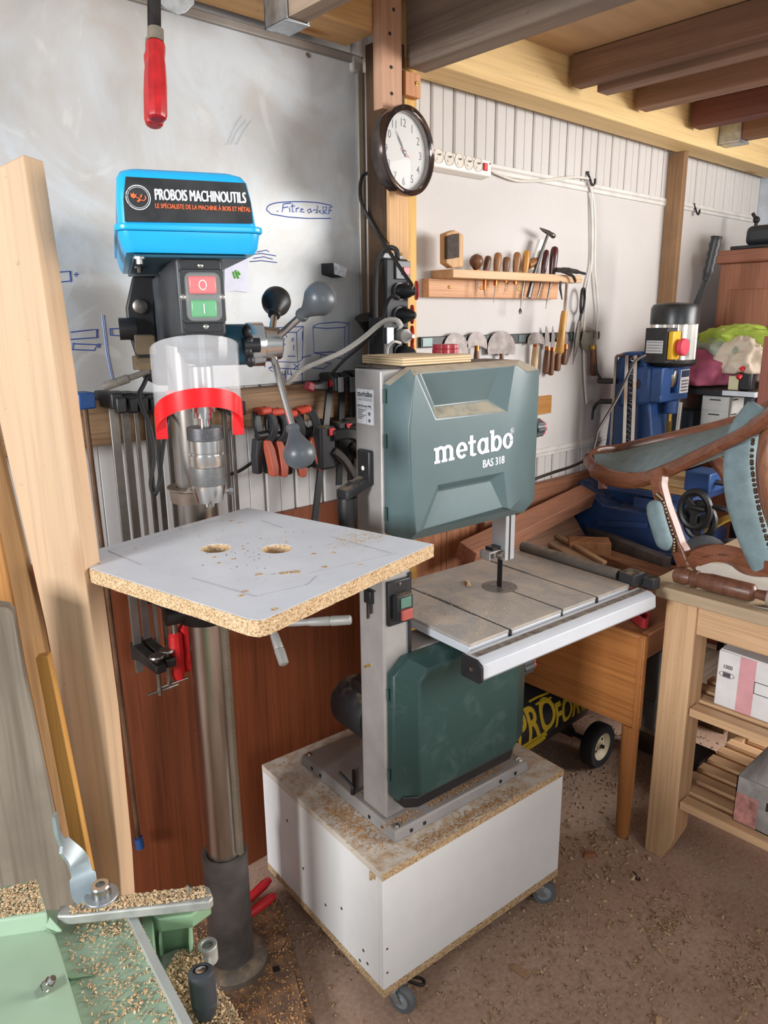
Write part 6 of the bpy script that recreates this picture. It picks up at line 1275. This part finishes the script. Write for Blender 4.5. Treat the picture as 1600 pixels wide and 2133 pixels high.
# metal tray on the lower shelf
mt_ = thing('metal_tray', (2.1, .5, .21), 'open grey sheet metal bin with a handle slot on the lower bench shelf', 'bin')
TR = mat('worn_sheet_metal', '#9d9895', .45, .5, .14, vscale=22); yt_ = P(1538, 1640, x=1.90).y
b = MB(); x0_, x1_, z0_, z1_, th_ = 1.885, 2.30, .2065, .345, .003; ya_ = yt_-.34
b.box(x0_, x1_, ya_, yt_, z0_, z0_+th_); b.box(x0_, x1_, yt_-th_, yt_, z0_, z1_); b.box(x0_, x1_, ya_, ya_+th_, z0_, z1_); b.box(x0_, x0_+th_, ya_, yt_, z0_, z1_); b.box(x1_-th_, x1_, ya_, yt_, z0_, z1_); b.ob('body', TR, mt_)
b = MB(); b.box(x0_-.001, x0_-.0002, yt_-.15, yt_-.08, z0_+.07, z0_+.095); b.ob('handle_slot', DARKIRON, mt_)
b = MB(); b.box(x0_-.0008, x0_-.0001, yt_-.06, yt_-.002, z0_+.002, z0_+.09); b.ob('red_stain', mat('red_stain', '#a8746b', .6, .2, .25, vscale=40), mt_)
# armchair lying on the bench
CHW = wood('chair_walnut', '#7a4c38', '#56301f', 'Y', .9, .28, bump=.06); UPH = mat('teal_velvet', '#6b7c80', .85, 0, .08, vscale=30); NAIL = mat('brass_nail', '#57493a', .35, .8, .1)
ch = thing('armchair', P(1440, 1190, z=.85), 'carved walnut armchair with teal upholstery and brass nails upturned on the workbench', 'armchair')
near = [(1224, 955, 2.36), (1240, 978, 2.30), (1275, 996, 2.25), (1330, 1000, 2.18), (1390, 980, 2.08), (1440, 957, 2.0), (1490, 933, 1.92), (1545, 905, 1.83), (1585, 880, 1.78), (1640, 840, 1.70)]
far = [(1224, 955, 2.36), (1245, 944, 2.42), (1290, 938, 2.46), (1360, 922, 2.42), (1430, 906, 2.36), (1500, 890, 2.28), (1560, 870, 2.18), (1640, 830, 2.05)]
b = MB(); b.tube(path(near, 6), [.018]*6+[.025]*40+[.030]*9, 10, flat=((.2, -.6, .75), .62)); b.ob('back_frame', CHW, ch)
b = MB(); b.tube(path(far, 6), [.018]*6+[.022]*37, 10, flat=((0, 0, 1), .6)); b.ob('back_frame', CHW, ch)
b = MB(); nn_ = path(near, 4)[4:-2]; ff_ = path(far, 5)[3:-2]; rows = []
for i in range(26):
    a = nn_[int(i*(len(nn_)-1)/25)]; e = ff_[int(i*(len(ff_)-1)/25)]
    rows.append([a.lerp(e, k/6)+V((0, 0, .018*sin(pi*k/6)-.0)) for k in range(7)]+[e.lerp(a, k/6)-V((0, 0, .012+.05*sin(pi*k/6)*min(1, i/8))) for k in range(7)])
b.loft(rows); b.ob('back_upholstery', UPH, ch, sm=70)
arm = [(1375, 978, 2.08), (1374, 1010, 2.07), (1384, 1050, 2.06), (1400, 1095, 2.05), (1414, 1135, 2.04), (1432, 1182, 2.03)]
b = MB(); b.ribbon(path(arm, 5), V((-.96, .24, .0)), [.042]*5+[.036]*5+[.034]*11+[.042]*5, .034); b.ob('arm', CHW, ch, bev=.008, seg=3)
pad = [(1366, 1046, 2.045), (1366, 1068, 2.03), (1374, 1098, 2.02), (1383, 1125, 2.02), (1394, 1144, 2.025)]
b = MB(); b.tube(path(pad, 5), [.012, .018, .022]+[.023]*14+[.020, .016, .012, .006], 12); b.ob('arm_pad', UPH, ch, sm=70)
def nails(pts, n, nm='nail'):
    q = path(pts, 10); b = MB()
    for k in range(n): p = q[int(k*(len(q)-1)/(n-1))]; b.ball(p, .0052, 8)
    b.ob(nm, NAIL, ch)
nails([(1366, 1030, 2.03), (1380, 1045, 2.025), (1390, 1080, 2.015), (1402, 1120, 2.01), (1403, 1148, 2.01)], 19)
apr = [(1436, 1168, 2.03), (1455, 1158, 2.0), (1490, 1152, 1.96), (1530, 1160, 1.92), (1570, 1180, 1.87), (1640, 1190, 1.80)]
b = MB(); b.ribbon(path(apr, 6), FW*-1, [.036]*6+[.046]*20+[.04]*5, .04); b.ob('seat_rail', CHW, ch, bev=.009, seg=3)
b = MB(); b.tube([p+V((-.018, -.018, .004)) for p in path(apr, 6)], .0035, 6); b.ob('carved_bead', mat('dark_bead', '#3f2519', .35), ch)
sb_ = [(1590, 850, 1.86), (1552, 900, 1.88), (1540, 960, 1.88), (1544, 1030, 1.88), (1560, 1090, 1.87), (1580, 1140, 1.86), (1600, 1180, 1.85)]
b = MB(); b.tube(path(sb_, 6), [.02]+[.027]*36, 12, flat=(FW*-1, 1.5)); b.ob('seat_upholstery', UPH, ch, sm=70)
nails([(1572, 890, 1.79), (1566, 950, 1.79), (1570, 1000, 1.79), (1579, 1050, 1.78), (1591, 1100, 1.77), (1606, 1150, 1.76)], 30)
fr_ = [(1632, 840, 1.78), (1606, 900, 1.79), (1600, 960, 1.79), (1607, 1020, 1.78), (1618, 1080, 1.77), (1634, 1130, 1.76)]
b = MB(); b.tube(path(fr_, 6), .026, 12, flat=(FW*-1, .9)); b.ob('seat_frame', wood('chair_walnut_light', '#8e6149', '#6a4230', 'Z', .9, .3), ch)
b = MB(); b.ribbon(path([(1486, 955, 2.2), (1512, 985, 2.18), (1530, 1030, 2.16), (1545, 1090, 2.14)], 5), FW*-1, .035, .03); b.ob('arm', CHW, ch, bev=.006)
b = MB(); b.tube(path([(1532, 1010, 2.12), (1540, 1050, 2.11), (1556, 1100, 2.1)], 6), [.01]+[.02]*10+[.012, .006], 12); b.ob('arm_pad', UPH, ch, sm=70)
b = MB(); b.cyl(P(1256, 998, t=2.28), P(1256, 1018, t=2.28), .014, 14); b.ob('dowel', CHW, ch)
lg = thing('turned_leg', P(1500, 1220, z=.87), 'loose fluted turned chair leg lying along the edge of the bench top', 'chair leg')
a, e = P(1406, 1196, z=.870), P(1572, 1236, z=.870); Lg = (e-a).length
LEGW = wood('dark_leg', '#6b4636', '#4a2d21', 'X', .9, .35); b = MB(); b.lathe([(.016, 0), (.022, .004), (.023, .03*1), (.019, .045), (.024, .05), (.024, .062), (.020, .066), (.021, .075), (.0245, .10), (.0235, Lg*.97), (.020, Lg), (.012, Lg+.004), (.014, Lg+.03)], a, e-a, 20); b.ob('leg', LEGW, lg)
b = MB(); d = (e-a).normalized(); b.lathe([(.017, Lg+.03), (.026, Lg+.035), (.027, Lg+.06), (.020, Lg+.075)], a, d, 20); b.ob('foot', mat('worn_leg_end', '#8b7c6c', .5), lg)
pb_ = MB(); pb_.prism([P(u, v, z=.846) for u, v in ((1445, 1172), (1560, 1180), (1640, 1215), (1640, 1250), (1500, 1212), (1452, 1196))], (0, 0, .003)); tag(pb_.ob('pale_sheet', mat('pale_grey_sheet', '#b9b3ab', .7)), 'pale grey sheet on the bench top under the armchair rail', 'sheet')
ti = thing('pencil', P(1590, 1264, z=.847), 'pale metal marking tool at the right edge of the bench top', 'tool'); stick('body', P(1566, 1262, z=.848), P(1640, 1276, z=.85), [(0, .0008), (.1, .0035), (1, .004)], STEEL, ti)

yb3 = thing('yellow_band', P(1512, 1090, t=2.6), 'thin yellow band curving behind the armchair seat', 'band')
b = MB(); b.ribbon(path([(1470, 1112, 2.62), (1486, 1096, 2.6), (1510, 1082, 2.58), (1540, 1074, 2.56), (1580, 1070, 2.55)], 6), (-.2, -.3, .9), .03, .008); b.ob('band', mat('band_yellow', '#b5923a', .5), yb3)
for i, (u, v, l) in enumerate(((1472, 1140, 'grey padded roll behind the armchair, left of two'), (1530, 1146, 'grey padded roll behind the armchair, right of two'))):
    c = P(u, v, t=2.5+.05*i); b = MB(); b.ball((0, 0, 0), .075, 20, (1.0, .75, .8))
    tag(b.ob('grey_roll', mat('grey_roll', '#4c5054', .7, 0, .1), M=Matrix.Translation((c.x, c.y, c.z-.02))), l, 'roll', 'grey rolls behind the chair')
# ------------------------------------------------------------------ leaning planks on the left
def leaning(nm, label, px, o_px, t0, turn, th, mt, bev=.002):
    o = P(*o_px, t=t0); tc = V((CAM.x-o.x, CAM.y-o.y, 0)).normalized(); rg = V((-tc.y, tc.x, 0))
    if rg.dot(RI) < 0: rg = -rg
    n = (tc*cos(R(turn))-rg*sin(R(turn))).normalized(); pts = [P(u, v, pl=(o, n)) for u, v in px]
    lo = sorted(pts, key=lambda p: p.z)[:2]; L = frame(V((lo[0].x, lo[0].y, 0)), z=n, y=(0, 0, 1))
    fl = [V((p.x, p.y, 0)) for p in lo]; i = pts.index(lo[0]); j = pts.index(lo[1])
    if abs(i-j) == 1:
        k = max(i, j); a_, b_ = (lo[0], lo[1]) if i < j else (lo[1], lo[0]); pts[k:k] = [V((a_.x, a_.y, 0)), V((b_.x, b_.y, 0))]
    Li = L.inverted(); b = MB(); b.prism([Li @ p for p in pts], (0, 0, -th)); return tag(b.ob(nm, mt, M=L, bev=bev), label, 'plank', 'planks leaning on the left')
leaning('tan_plank', 'tall smooth tan plank standing on the left edge in front of the whiteboard', [(-90, 400), (0, 345), (49, 321), (121, 780), (170, 1140), (219, 1500), (250, 1808), (256, 1900), (203, 1900), (191, 1808), (94, 1300), (3, 900), (-90, 480)], (200, 1300), 1.15, 32, .045, wood('tan_plank', '#bd9568', '#a67f52', 'Y', .35, .55, bump=.1, knots=True))
leaning('brown_plank', 'darker brown plank standing behind the tan one at the left edge', [(-90, 540), (-28, 820), (86, 1300), (181, 1808), (193, 1900), (140, 1900), (60, 1480), (0, 1130), (-90, 700)], (90, 1400), 1.26, 10, .03, wood('brown_plank_l', '#a17a4e', '#7c5a36', 'Y', .5, .7, patch='#8a6a48'))
leaning('batten', 'thin orange batten with a splintered top between the brown and tan planks', [(73, 1371), (100, 1366), (128, 1500), (184, 1780), (204, 1890), (172, 1890), (148, 1765), (100, 1510)], (110, 1500), 1.16, 20, .018, wood('batten_orange', '#c9954f', '#ad7938', 'Y', .6, .6))
leaning('orange_plank', 'orange plank showing as a narrow strip behind the grey weathered board', [(-90, 1000), (0, 1120), (32, 1275), (52, 1390), (120, 1715), (166, 1895), (130, 1895), (-90, 1200)], (60, 1500), 1.18, 5, .02, wood('orange_plank', '#c48c51', '#a06c38', 'Y', .6, .6))
leaning('grey_board', 'grey weathered board standing at the left edge behind the green planer', [(-90, 1250), (20, 1267), (30, 1278), (52, 1405), (118, 1720), (160, 1895), (-90, 1895)], (60, 1600), 1.10, 5, .028, wood('weathered_board', '#887d6f', '#65594d', 'Y', .5, .85, bump=.4, patch='#70655a'))
# ------------------------------------------------------------------ green planer
PGR = mat('planer_green', '#9ab096', .42, 0, .04, vscale=6); PGRD = mat('planer_green_dark', '#7c9a79', .4, 0, .05); CAST = mat('planer_cast_alu', '#a7a7a0', .5, .5, .12, vscale=40)
ZP = .85
pl = thing('planer', (.1, .6, 0), 'light green planing machine covered with wood shavings in the bottom left corner', 'planer')
def G(u, v, z=ZP): return P(u, v, z=z)
def plat(nm, px, z, th, mt, par=None, bev=.003):
    b = MB(); b.prism([G(u, v, z) for u, v in px], (0, 0, -th)); return b.ob(nm, mt, par or pl, bev=bev)
plat('green_bed', [(-120, 1905), (100, 1893), (240, 1890), (266, 1893), (292, 1945), (330, 2020), (392, 2140), (450, 2260), (-120, 2260)], ZP, .09, PGR)
# folded hood plate on the left, tilted
hp = [(-120, 1898), (60, 1893), (96, 1890), (128, 1990), (152, 2070), (172, 2140), (195, 2240), (-120, 2240)]
b = MB(); top_ = [G(u, v, ZP+.012) for u, v in hp]; b.prism(top_, (0, 0, -.0115)); hood = b.ob('hood_plate', PGR, pl, bev=.002)
b = MB(); t4 = [G(62, 1919, .872), G(98, 1903, .88), G(128, 1938, .864), G(118, 1942, .862)]; bt_ = [G(u, v, .8625) for u, v in ((70, 1925), (98, 1910), (130, 1942), (112, 1944))]
b.loft([bt_, t4]); b.ob('raised_tab', PGRD, hood, bev=.001)
b = MB(); b.loft([[G(98, 2022, .8505), G(200, 2032, .8505), G(150, 2042, .8505)], [G(100, 2020, .858), G(196, 2031, .852), G(148, 2038, .857)]]); b.ob('raised_tab', PGRD, hood)
a, e = G(84, 2068, .863), G(112, 2036, .885); d = e-a; L = d.length
b = MB(); b.lathe([(.0065, 0), (.0065, L*.42)], a, d, 6); b.lathe([(.0052, L*.43), (.0052, L*.50)], a, d, 14); b.lathe([(.006, L*.52), (.006, L*.72)], a, d, 6)
for k in range(4): b.lathe([(.0032, L*(.73+.06*k)), (.0038, L*(.76+.06*k)), (.0032, L*(.79+.06*k))], a, d, 10)
b.ob('adjusting_bolt', STEEL, hood)
bx = [(-60, 1860), (76, 1829), (98, 1902), (-60, 1925)]
plat('chip_box', bx, ZP+.035, .10, PGR); b = MB(); b.prism([G(u, v, ZP+.0358) for u, v in ((53, 1842), (75, 1836), (76, 1846), (56, 1852))], (0, 0, -.0006)); b.ob('slot', BLACK, pl)
plat('fence_bar', [(118, 1908), (125, 1886), (262, 1862), (425, 1843), (436, 1848), (444, 1868), (436, 1878), (300, 1892), (150, 1908)], ZP+.025, .013, CAST, bev=.002)
b = MB(); b.lathe([(.0045, 0), (.0045, .010), (.001, .011)], G(395, 1862, ZP+.0255), (0, 0, 1), 12); b.ob('stop_pin', STEEL, pl)
b = MB(); b.prism([G(u, v, ZP+.003) for u, v in ((300, 1894), (440, 1876), (400, 1905), (330, 1915))], (0, 0, -.02)); b.prism([G(u, v, ZP-.0) for u, v in ((290, 1905), (318, 1903), (322, 1975), (300, 1960))], (0, 0, -.06)); b.ob('bar_bracket', PGRD, pl, bev=.002)
b = MB()
for u in (300, 330, 392): b.prism([G(u, 1900, ZP), G(u+6, 1899, ZP), G(u+7, 1960, ZP-.03), G(u, 1964, ZP-.03)], (0, 0, -.05))
b.prism([G(300, 1902, ZP-.002), G(395, 1896, ZP-.002), G(395, 1904, ZP-.004), G(302, 1910, ZP-.004)], (0, 0, -.085)); b.ob('rib', PGRD, pl, bev=.001)
b = MB(); b.ribbon([G(u, v, ZP+.004) for u, v in ((268, 1900), (300, 1965), (330, 2025), (392, 2145), (440, 2240))], (0, 0, 1), .009, .014); b.ob('edge_strip', mat('pale_edge_strip', '#aeb2ae', .45, .4), pl)
plat('side_table', [(330, 1990), (365, 1975), (420, 1968), (440, 1990), (438, 2010), (425, 2022), (470, 2080), (520, 2150), (560, 2250), (440, 2250), (395, 2140), (345, 2035)], ZP-.05, .03, CAST)
b = MB(); c = G(432, 1972, ZP-.045); b.lathe([(.012, -.02), (.012, .004), (.007, .004), (.007, -.004), (.001, -.004)], c, (0, 0, 1), 20); b.ob('eye_boss', CAST, pl, bev=.001)
a, e = G(428, 2105, ZP-.04), P(418, 2020, t=(G(418, 2040, ZP-.02)-CAM).dot(FW)-.02); d = e-a; L = d.length
b = MB(); b.lathe([(.008, -.01), (.0125, 0), (.0138, L*.18), (.0128, L*.2), (.0128, L*.24), (.0145, L*.26), (.0145, L*.94), (.012, L), (.0085, L+.001), (.0085, L-.002), (.001, L-.002)], a, d, 24); b.ob('crank_handle', mat('crank_grey', '#33363a', .4, 0, .08), pl)
b = MB(); b.cyl(a-d.normalized()*.03, a-d.normalized()*.008, .007, 12); b.ob('crank_shaft', STEEL, pl); b = MB(); b.lathe([(.006, L-.0015), (.006, L), (.004, L+.0005)], a, d, 14); b.ob('crank_bolt', STEEL, pl)
lv_ = [(114, 1697, .985), (120, 1735, .960), (133, 1760, .94), (160, 1790, .915), (172, 1825, .893), (178, 1858, .880), (205, 1868, .879)]
b = MB(); lp_ = smooth_path([G(u, v, z) for u, v, z in lv_], 6); b.ribbon(lp_, [V((.8, -.45, .25)).lerp(V((-.2, -.4, .9)), min(1, max(0, (i-6)/14))) for i in range(37)], [.012]*4+[.012]*8+[.024]*12+[.030]*13, .004); b.ob('clamp_lever', mat('zinc_lever', '#a9b4b8', .35, .7, .1, vscale=25), pl, bev=.001)
b = MB(); c = G(212, 1868, .8765); b.poly([(c.x+x, c.y+y) for x, y in circ(0, 0, .020, n=20)], c.z-.001, c.z+.004); b.ob('lever_plate', ZINC, pl, bev=.001)
b = MB(); b.lathe([(.0115, .004), (.0115, .016), (.010, .018), (.0055, .018), (.0055, .012), (.001, .012)], c, (0, 0, 1), 20); b.ob('socket_screw', STEEL, pl)
b = MB(); a_ = G(250, 1910, ZP-.1); b.box(-.35, .22, .10, .80, .30, .755); b.ob('body', PGRD, pl, bev=.01)
b = MB()
for x in (-.3, .12):
    for y in (.14, .70): b.box(x, x+.05, y, y+.05, 0, .2995)
b.ob('stand_leg', DARKIRON, pl)
# red handled pliers on the floor behind the drill column
rp = thing('pliers', P(550, 1870, z=.05), 'red handled tool on the floor between the drill column and the cart', 'pliers')
for (u0, v0, u1, v1) in ((500, 1890, 562, 1832), (505, 1915, 572, 1864)):
    a, e = P(u0, v0, z=.09), P(u1, v1, z=.10); b = MB(); b.lathe([(.008, 0), (.011, .02), (.013, (e-a).length*.8), (.008, (e-a).length)], a, e-a, 14); b.ob('red_handle', RED, rp)
b = MB(); a = P(500, 1900, z=.085); b.box(a.x-.03, a.x+.0, a.y-.0, a.y+.03, .0505, .085); b.ob('head', DARKIRON, rp)
# ------------------------------------------------------------------ shavings, chips and offcuts
def flake_mat(name, cols):
    t = NT(name); g = t.n('ShaderNodeNewGeometry'); t.base(t.ramp(g.outputs['Random Per Island'], [(i/(len(cols)-1), c) for i, c in enumerate(cols)])); t.rm(.9, 0, .2); return t.m
FLK = flake_mat('shavings', ['#a37f57', '#c7a67c', '#dcc39c', '#b8926a', '#e3cfae', '#8a6443']); FLR = flake_mat('red_shavings', ['#8a5a3a', '#b5814f', '#cf9f6c', '#a06c42', '#dab587', '#7a4c30']); FLF = flake_mat('floor_chips', ['#8c6c53', '#ab8b6c', '#c6a983', '#94735a', '#d6bd99', '#765844'])
def flakes(nm, label, pts, smin, smax, mt, flat=.35, th=.12):
    b = MB()
    for p in pts:
        s = random.uniform(smin, smax); a = random.uniform(0, 2*pi); tl = random.uniform(-flat, flat); w = s*random.uniform(.25, .6)
        M = Matrix.Translation(p) @ Matrix.Rotation(a, 4, 'Z') @ Matrix.Rotation(tl, 4, 'Y') @ Matrix.Rotation(random.uniform(-flat, flat), 4, 'X'); h = s*th; bd = s*random.uniform(.0, .25)
        b.M = M; v = b.vs([(-s/2, -w/2, 0), (0, -w/2, bd), (s/2, -w/2, 0), (s/2, w/2, 0), (0, w/2, bd), (-s/2, w/2, 0), (0, 0, bd+h)])
        for q in ((0, 1, 6), (1, 2, 6), (2, 3, 6), (3, 4, 6), (4, 5, 6), (5, 0, 6), (0, 5, 4, 1), (1, 4, 3, 2)): b.f([v[i] for i in q])
    b.M = I4; return tag(b.ob(nm, mt, sm=10), label, 'shavings', kind='stuff')
def inpoly(p, poly):
    c = False; n = len(poly)
    for i in range(n):
        (x1, y1), (x2, y2) = poly[i], poly[i-1]
        if (y1 > p[1]) != (y2 > p[1]) and p[0] < (x2-x1)*(p[1]-y1)/(y2-y1)+x1: c = not c
    return c
def spread(poly, n, z, dens=None):
    xs = [p[0] for p in poly]; ys = [p[1] for p in poly]; o = []
    while len(o) < n:
        q = (random.uniform(min(xs), max(xs)), random.uniform(min(ys), max(ys)))
        if inpoly(q, poly) and (dens is None or random.random() < dens(*q)): o.append(V((q[0], q[1], z)))
    return o
g2 = lambda px, z: [(p.x, p.y) for p in (P(u, v, z=z) for u, v in px)]
# floor
def fd(x, y):
    n = MN.noise(V((x*2.6, y*2.6, 1.7)))*.5+.5; m = MN.noise(V((x*9, y*9, 4.1)))*.5+.5
    return max(.04, (n*1.1-.25))*m
flat_f = [(.75, -.2), (2.0, -.3), (2.6, .3), (2.6, 1.45), (.75, 1.45)]
flakes('floor_chips', 'pale wood chips scattered over the brown workshop floor', spread(flat_f, 7800, .0012, fd), .004, .014, FLF)
flakes('floor_shavings', 'heaps of larger shavings on the floor in front of the workbench', spread([(1.0, .1), (1.9, .0), (1.9, .75), (1.2, .85)], 330, .002, fd)+[V((random.gauss(1.62, .05), random.gauss(.70, .03), .003)) for _ in range(60)]+[V((random.gauss(1.75, .09), random.gauss(1.0, .06), .003)) for _ in range(150)], .008, .019, FLF, .5)
flakes('cart_sawdust', 'orange sawdust heaped on the cart top around the saw base', [MCt @ V((random.gauss(.05, .022), random.gauss(.20, .07), .4022)) for _ in range(750)]+[MCt @ V((random.uniform(.10, .45), random.gauss(.018, .009), .4022)) for _ in range(650)]+[MCt @ V((random.uniform(.01, .59), random.uniform(.004, .51), .4022)) for _ in range(420)], .0022, .0065, FLR, .5)
flakes('base_sawdust', 'reddish sawdust on the grey base of the band saw', [MS @ V((random.uniform(.11, .36), random.gauss(-.022, .006), .4308)) for _ in range(380)]+[MS @ V((random.gauss(.03, .03), random.gauss(-.02, .008), .4308)) for _ in range(160)]+[MS @ V((random.uniform(.0, .4), random.uniform(.1, .33), .4308)) for _ in range(120)], .002, .006, FLR, .4)
flakes('table_sawdust', 'fine sawdust on the band saw table', [q for q in (MS @ V((random.gauss(.27, .10), random.gauss(.06, .09), .8708)) for _ in range(420)) if .15 < (MSI @ q).x < .72 and -.11 < (MSI @ q).y < .27]+[MS @ V((random.uniform(.16, .70), random.uniform(-.10, .26), .8708)) for _ in range(160)], .0015, .0045, FLK, .3)
flakes('saw_sliver', 'long splinter standing in the dust beside the saw blade', [MS @ V((.40, .155, .8725))], .04, .041, FLK, .1)
flakes('board_crumbs', 'pale crumbs at the right corner of the drilling board', [BM @ V((min(BW-.004, max(.004, random.gauss(BW*.88, .03))), min(BD-.004, max(.004, random.gauss(BD*.28, .022))), .0006)) for _ in range(260)]+[BM @ V((random.uniform(.01, BW-.01), random.uniform(.01, BD-.01), .0006)) for _ in range(90) if 1], .0012, .0038, FLK, .4)
# planer shavings
A_ = [(165, 1985), (280, 1905), (330, 2010), (385, 2125), (250, 2133), (190, 2060)]
def pd(u, v): return 1
def planer_pts(px, n, z, dens=None): return spread(g2(px, z), n, z+.0012, dens)
pp_ = planer_pts([(130, 1950), (270, 1900), (385, 2133), (190, 2133)], 620, ZP)+planer_pts([(250, 1897), (285, 1905), (400, 2150), (372, 2150), (300, 1990)], 520, ZP)+planer_pts([(140, 1900), (262, 1895), (290, 1945), (170, 1960)], 160, ZP)
flakes('bed_shavings', 'pale shavings strewn over the green planer bed', pp_, .0018, .0052, FLK, .5)
b_ = planer_pts([(345, 2030), (370, 1985), (420, 1975), (425, 2022), (470, 2080), (520, 2150), (400, 2150)], 1900, ZP-.05)
for p in b_: p.z += abs(random.gauss(0, .0018))
flakes('table_shavings', 'thick shavings covering the side table of the planer', b_, .002, .006, FLK, .7)
c_ = planer_pts([(-50, 1868), (74, 1835), (94, 1898), (-50, 1920)], 900, ZP+.035)+planer_pts([(140, 1890), (262, 1866), (425, 1847), (438, 1868), (300, 1888), (150, 1905)], 900, ZP+.025)
flakes('bar_shavings', 'shavings lying on the planer fence bar and chip box', c_, .002, .0055, FLK, .6)
d_ = [q for q in (MDr @ V((random.uniform(-.14, .145), random.uniform(-.43, .18), .0425)) for _ in range(2600)) if ((MDI @ q).xy).length > .088]
flakes('foot_sawdust', 'brown shavings covering the foot plate of the pillar drill', d_, .003, .009, FLR, .5)
# loose offcuts on the floor
def chunk(nm, label, u, v, dims, yaw, mt, tilt=0):
    c = P(u, v, z=dims[2]/2+.001); b = MB(); x, y, z = (d/2 for d in dims); b.hexa([(-x, -y, -z), (x*.8, -y, -z), (x, y, -z), (-x, y*.8, -z), (-x, -y, z), (x*.7, -y, z), (x*.9, y, z*.8), (-x, y*.7, z)])
    tag(b.ob(nm, mt, M=Matrix.Translation(c) @ Matrix.Rotation(yaw, 4, 'Z'), bev=.001), label, 'offcut')
chunk('wood_chunk', 'small reddish wood block on the floor beside the cart', 1228, 1780, (.035, .016, .014), 2.3, mat('chunk_red', '#9a6445', .8))
chunk('wood_chip', 'flat pale wood chip on the floor in front of the cart', 1082, 2022, (.05, .02, .004), 1.6, mat('chip_pale', '#a98665', .9))
chunk('wood_chip', 'small yellow chip at the bottom edge of the floor', 1372, 2128, (.02, .014, .012), .4, mat('chip_yellow', '#cfae86', .9))
b = MB(); b.tube(path([(1319, 1815), (1325, 1822), (1327, 1832), (1333, 1833), (1332, 1828)], 4, z=.003), .0018, 6); tag(b.ob('cable_tie', BLACK), 'tiny black curled cable tie on the floor', 'cable tie')
ws = thing('dark_block', P(1338, 1800, z=.02), 'dark block on the floor under the workbench shelf', 'block')
b = MB(); c = P(1440, 1540, x=2.3); b.box(2.2, 2.33, c.y-.08, c.y+.04, .0005, .12); b.ob('block', BLACK, ws, bev=.01); ws.location = (2.26, c.y, 0)
for o_ in ws.children: o_.matrix_parent_inverse = wm(ws).inverted()
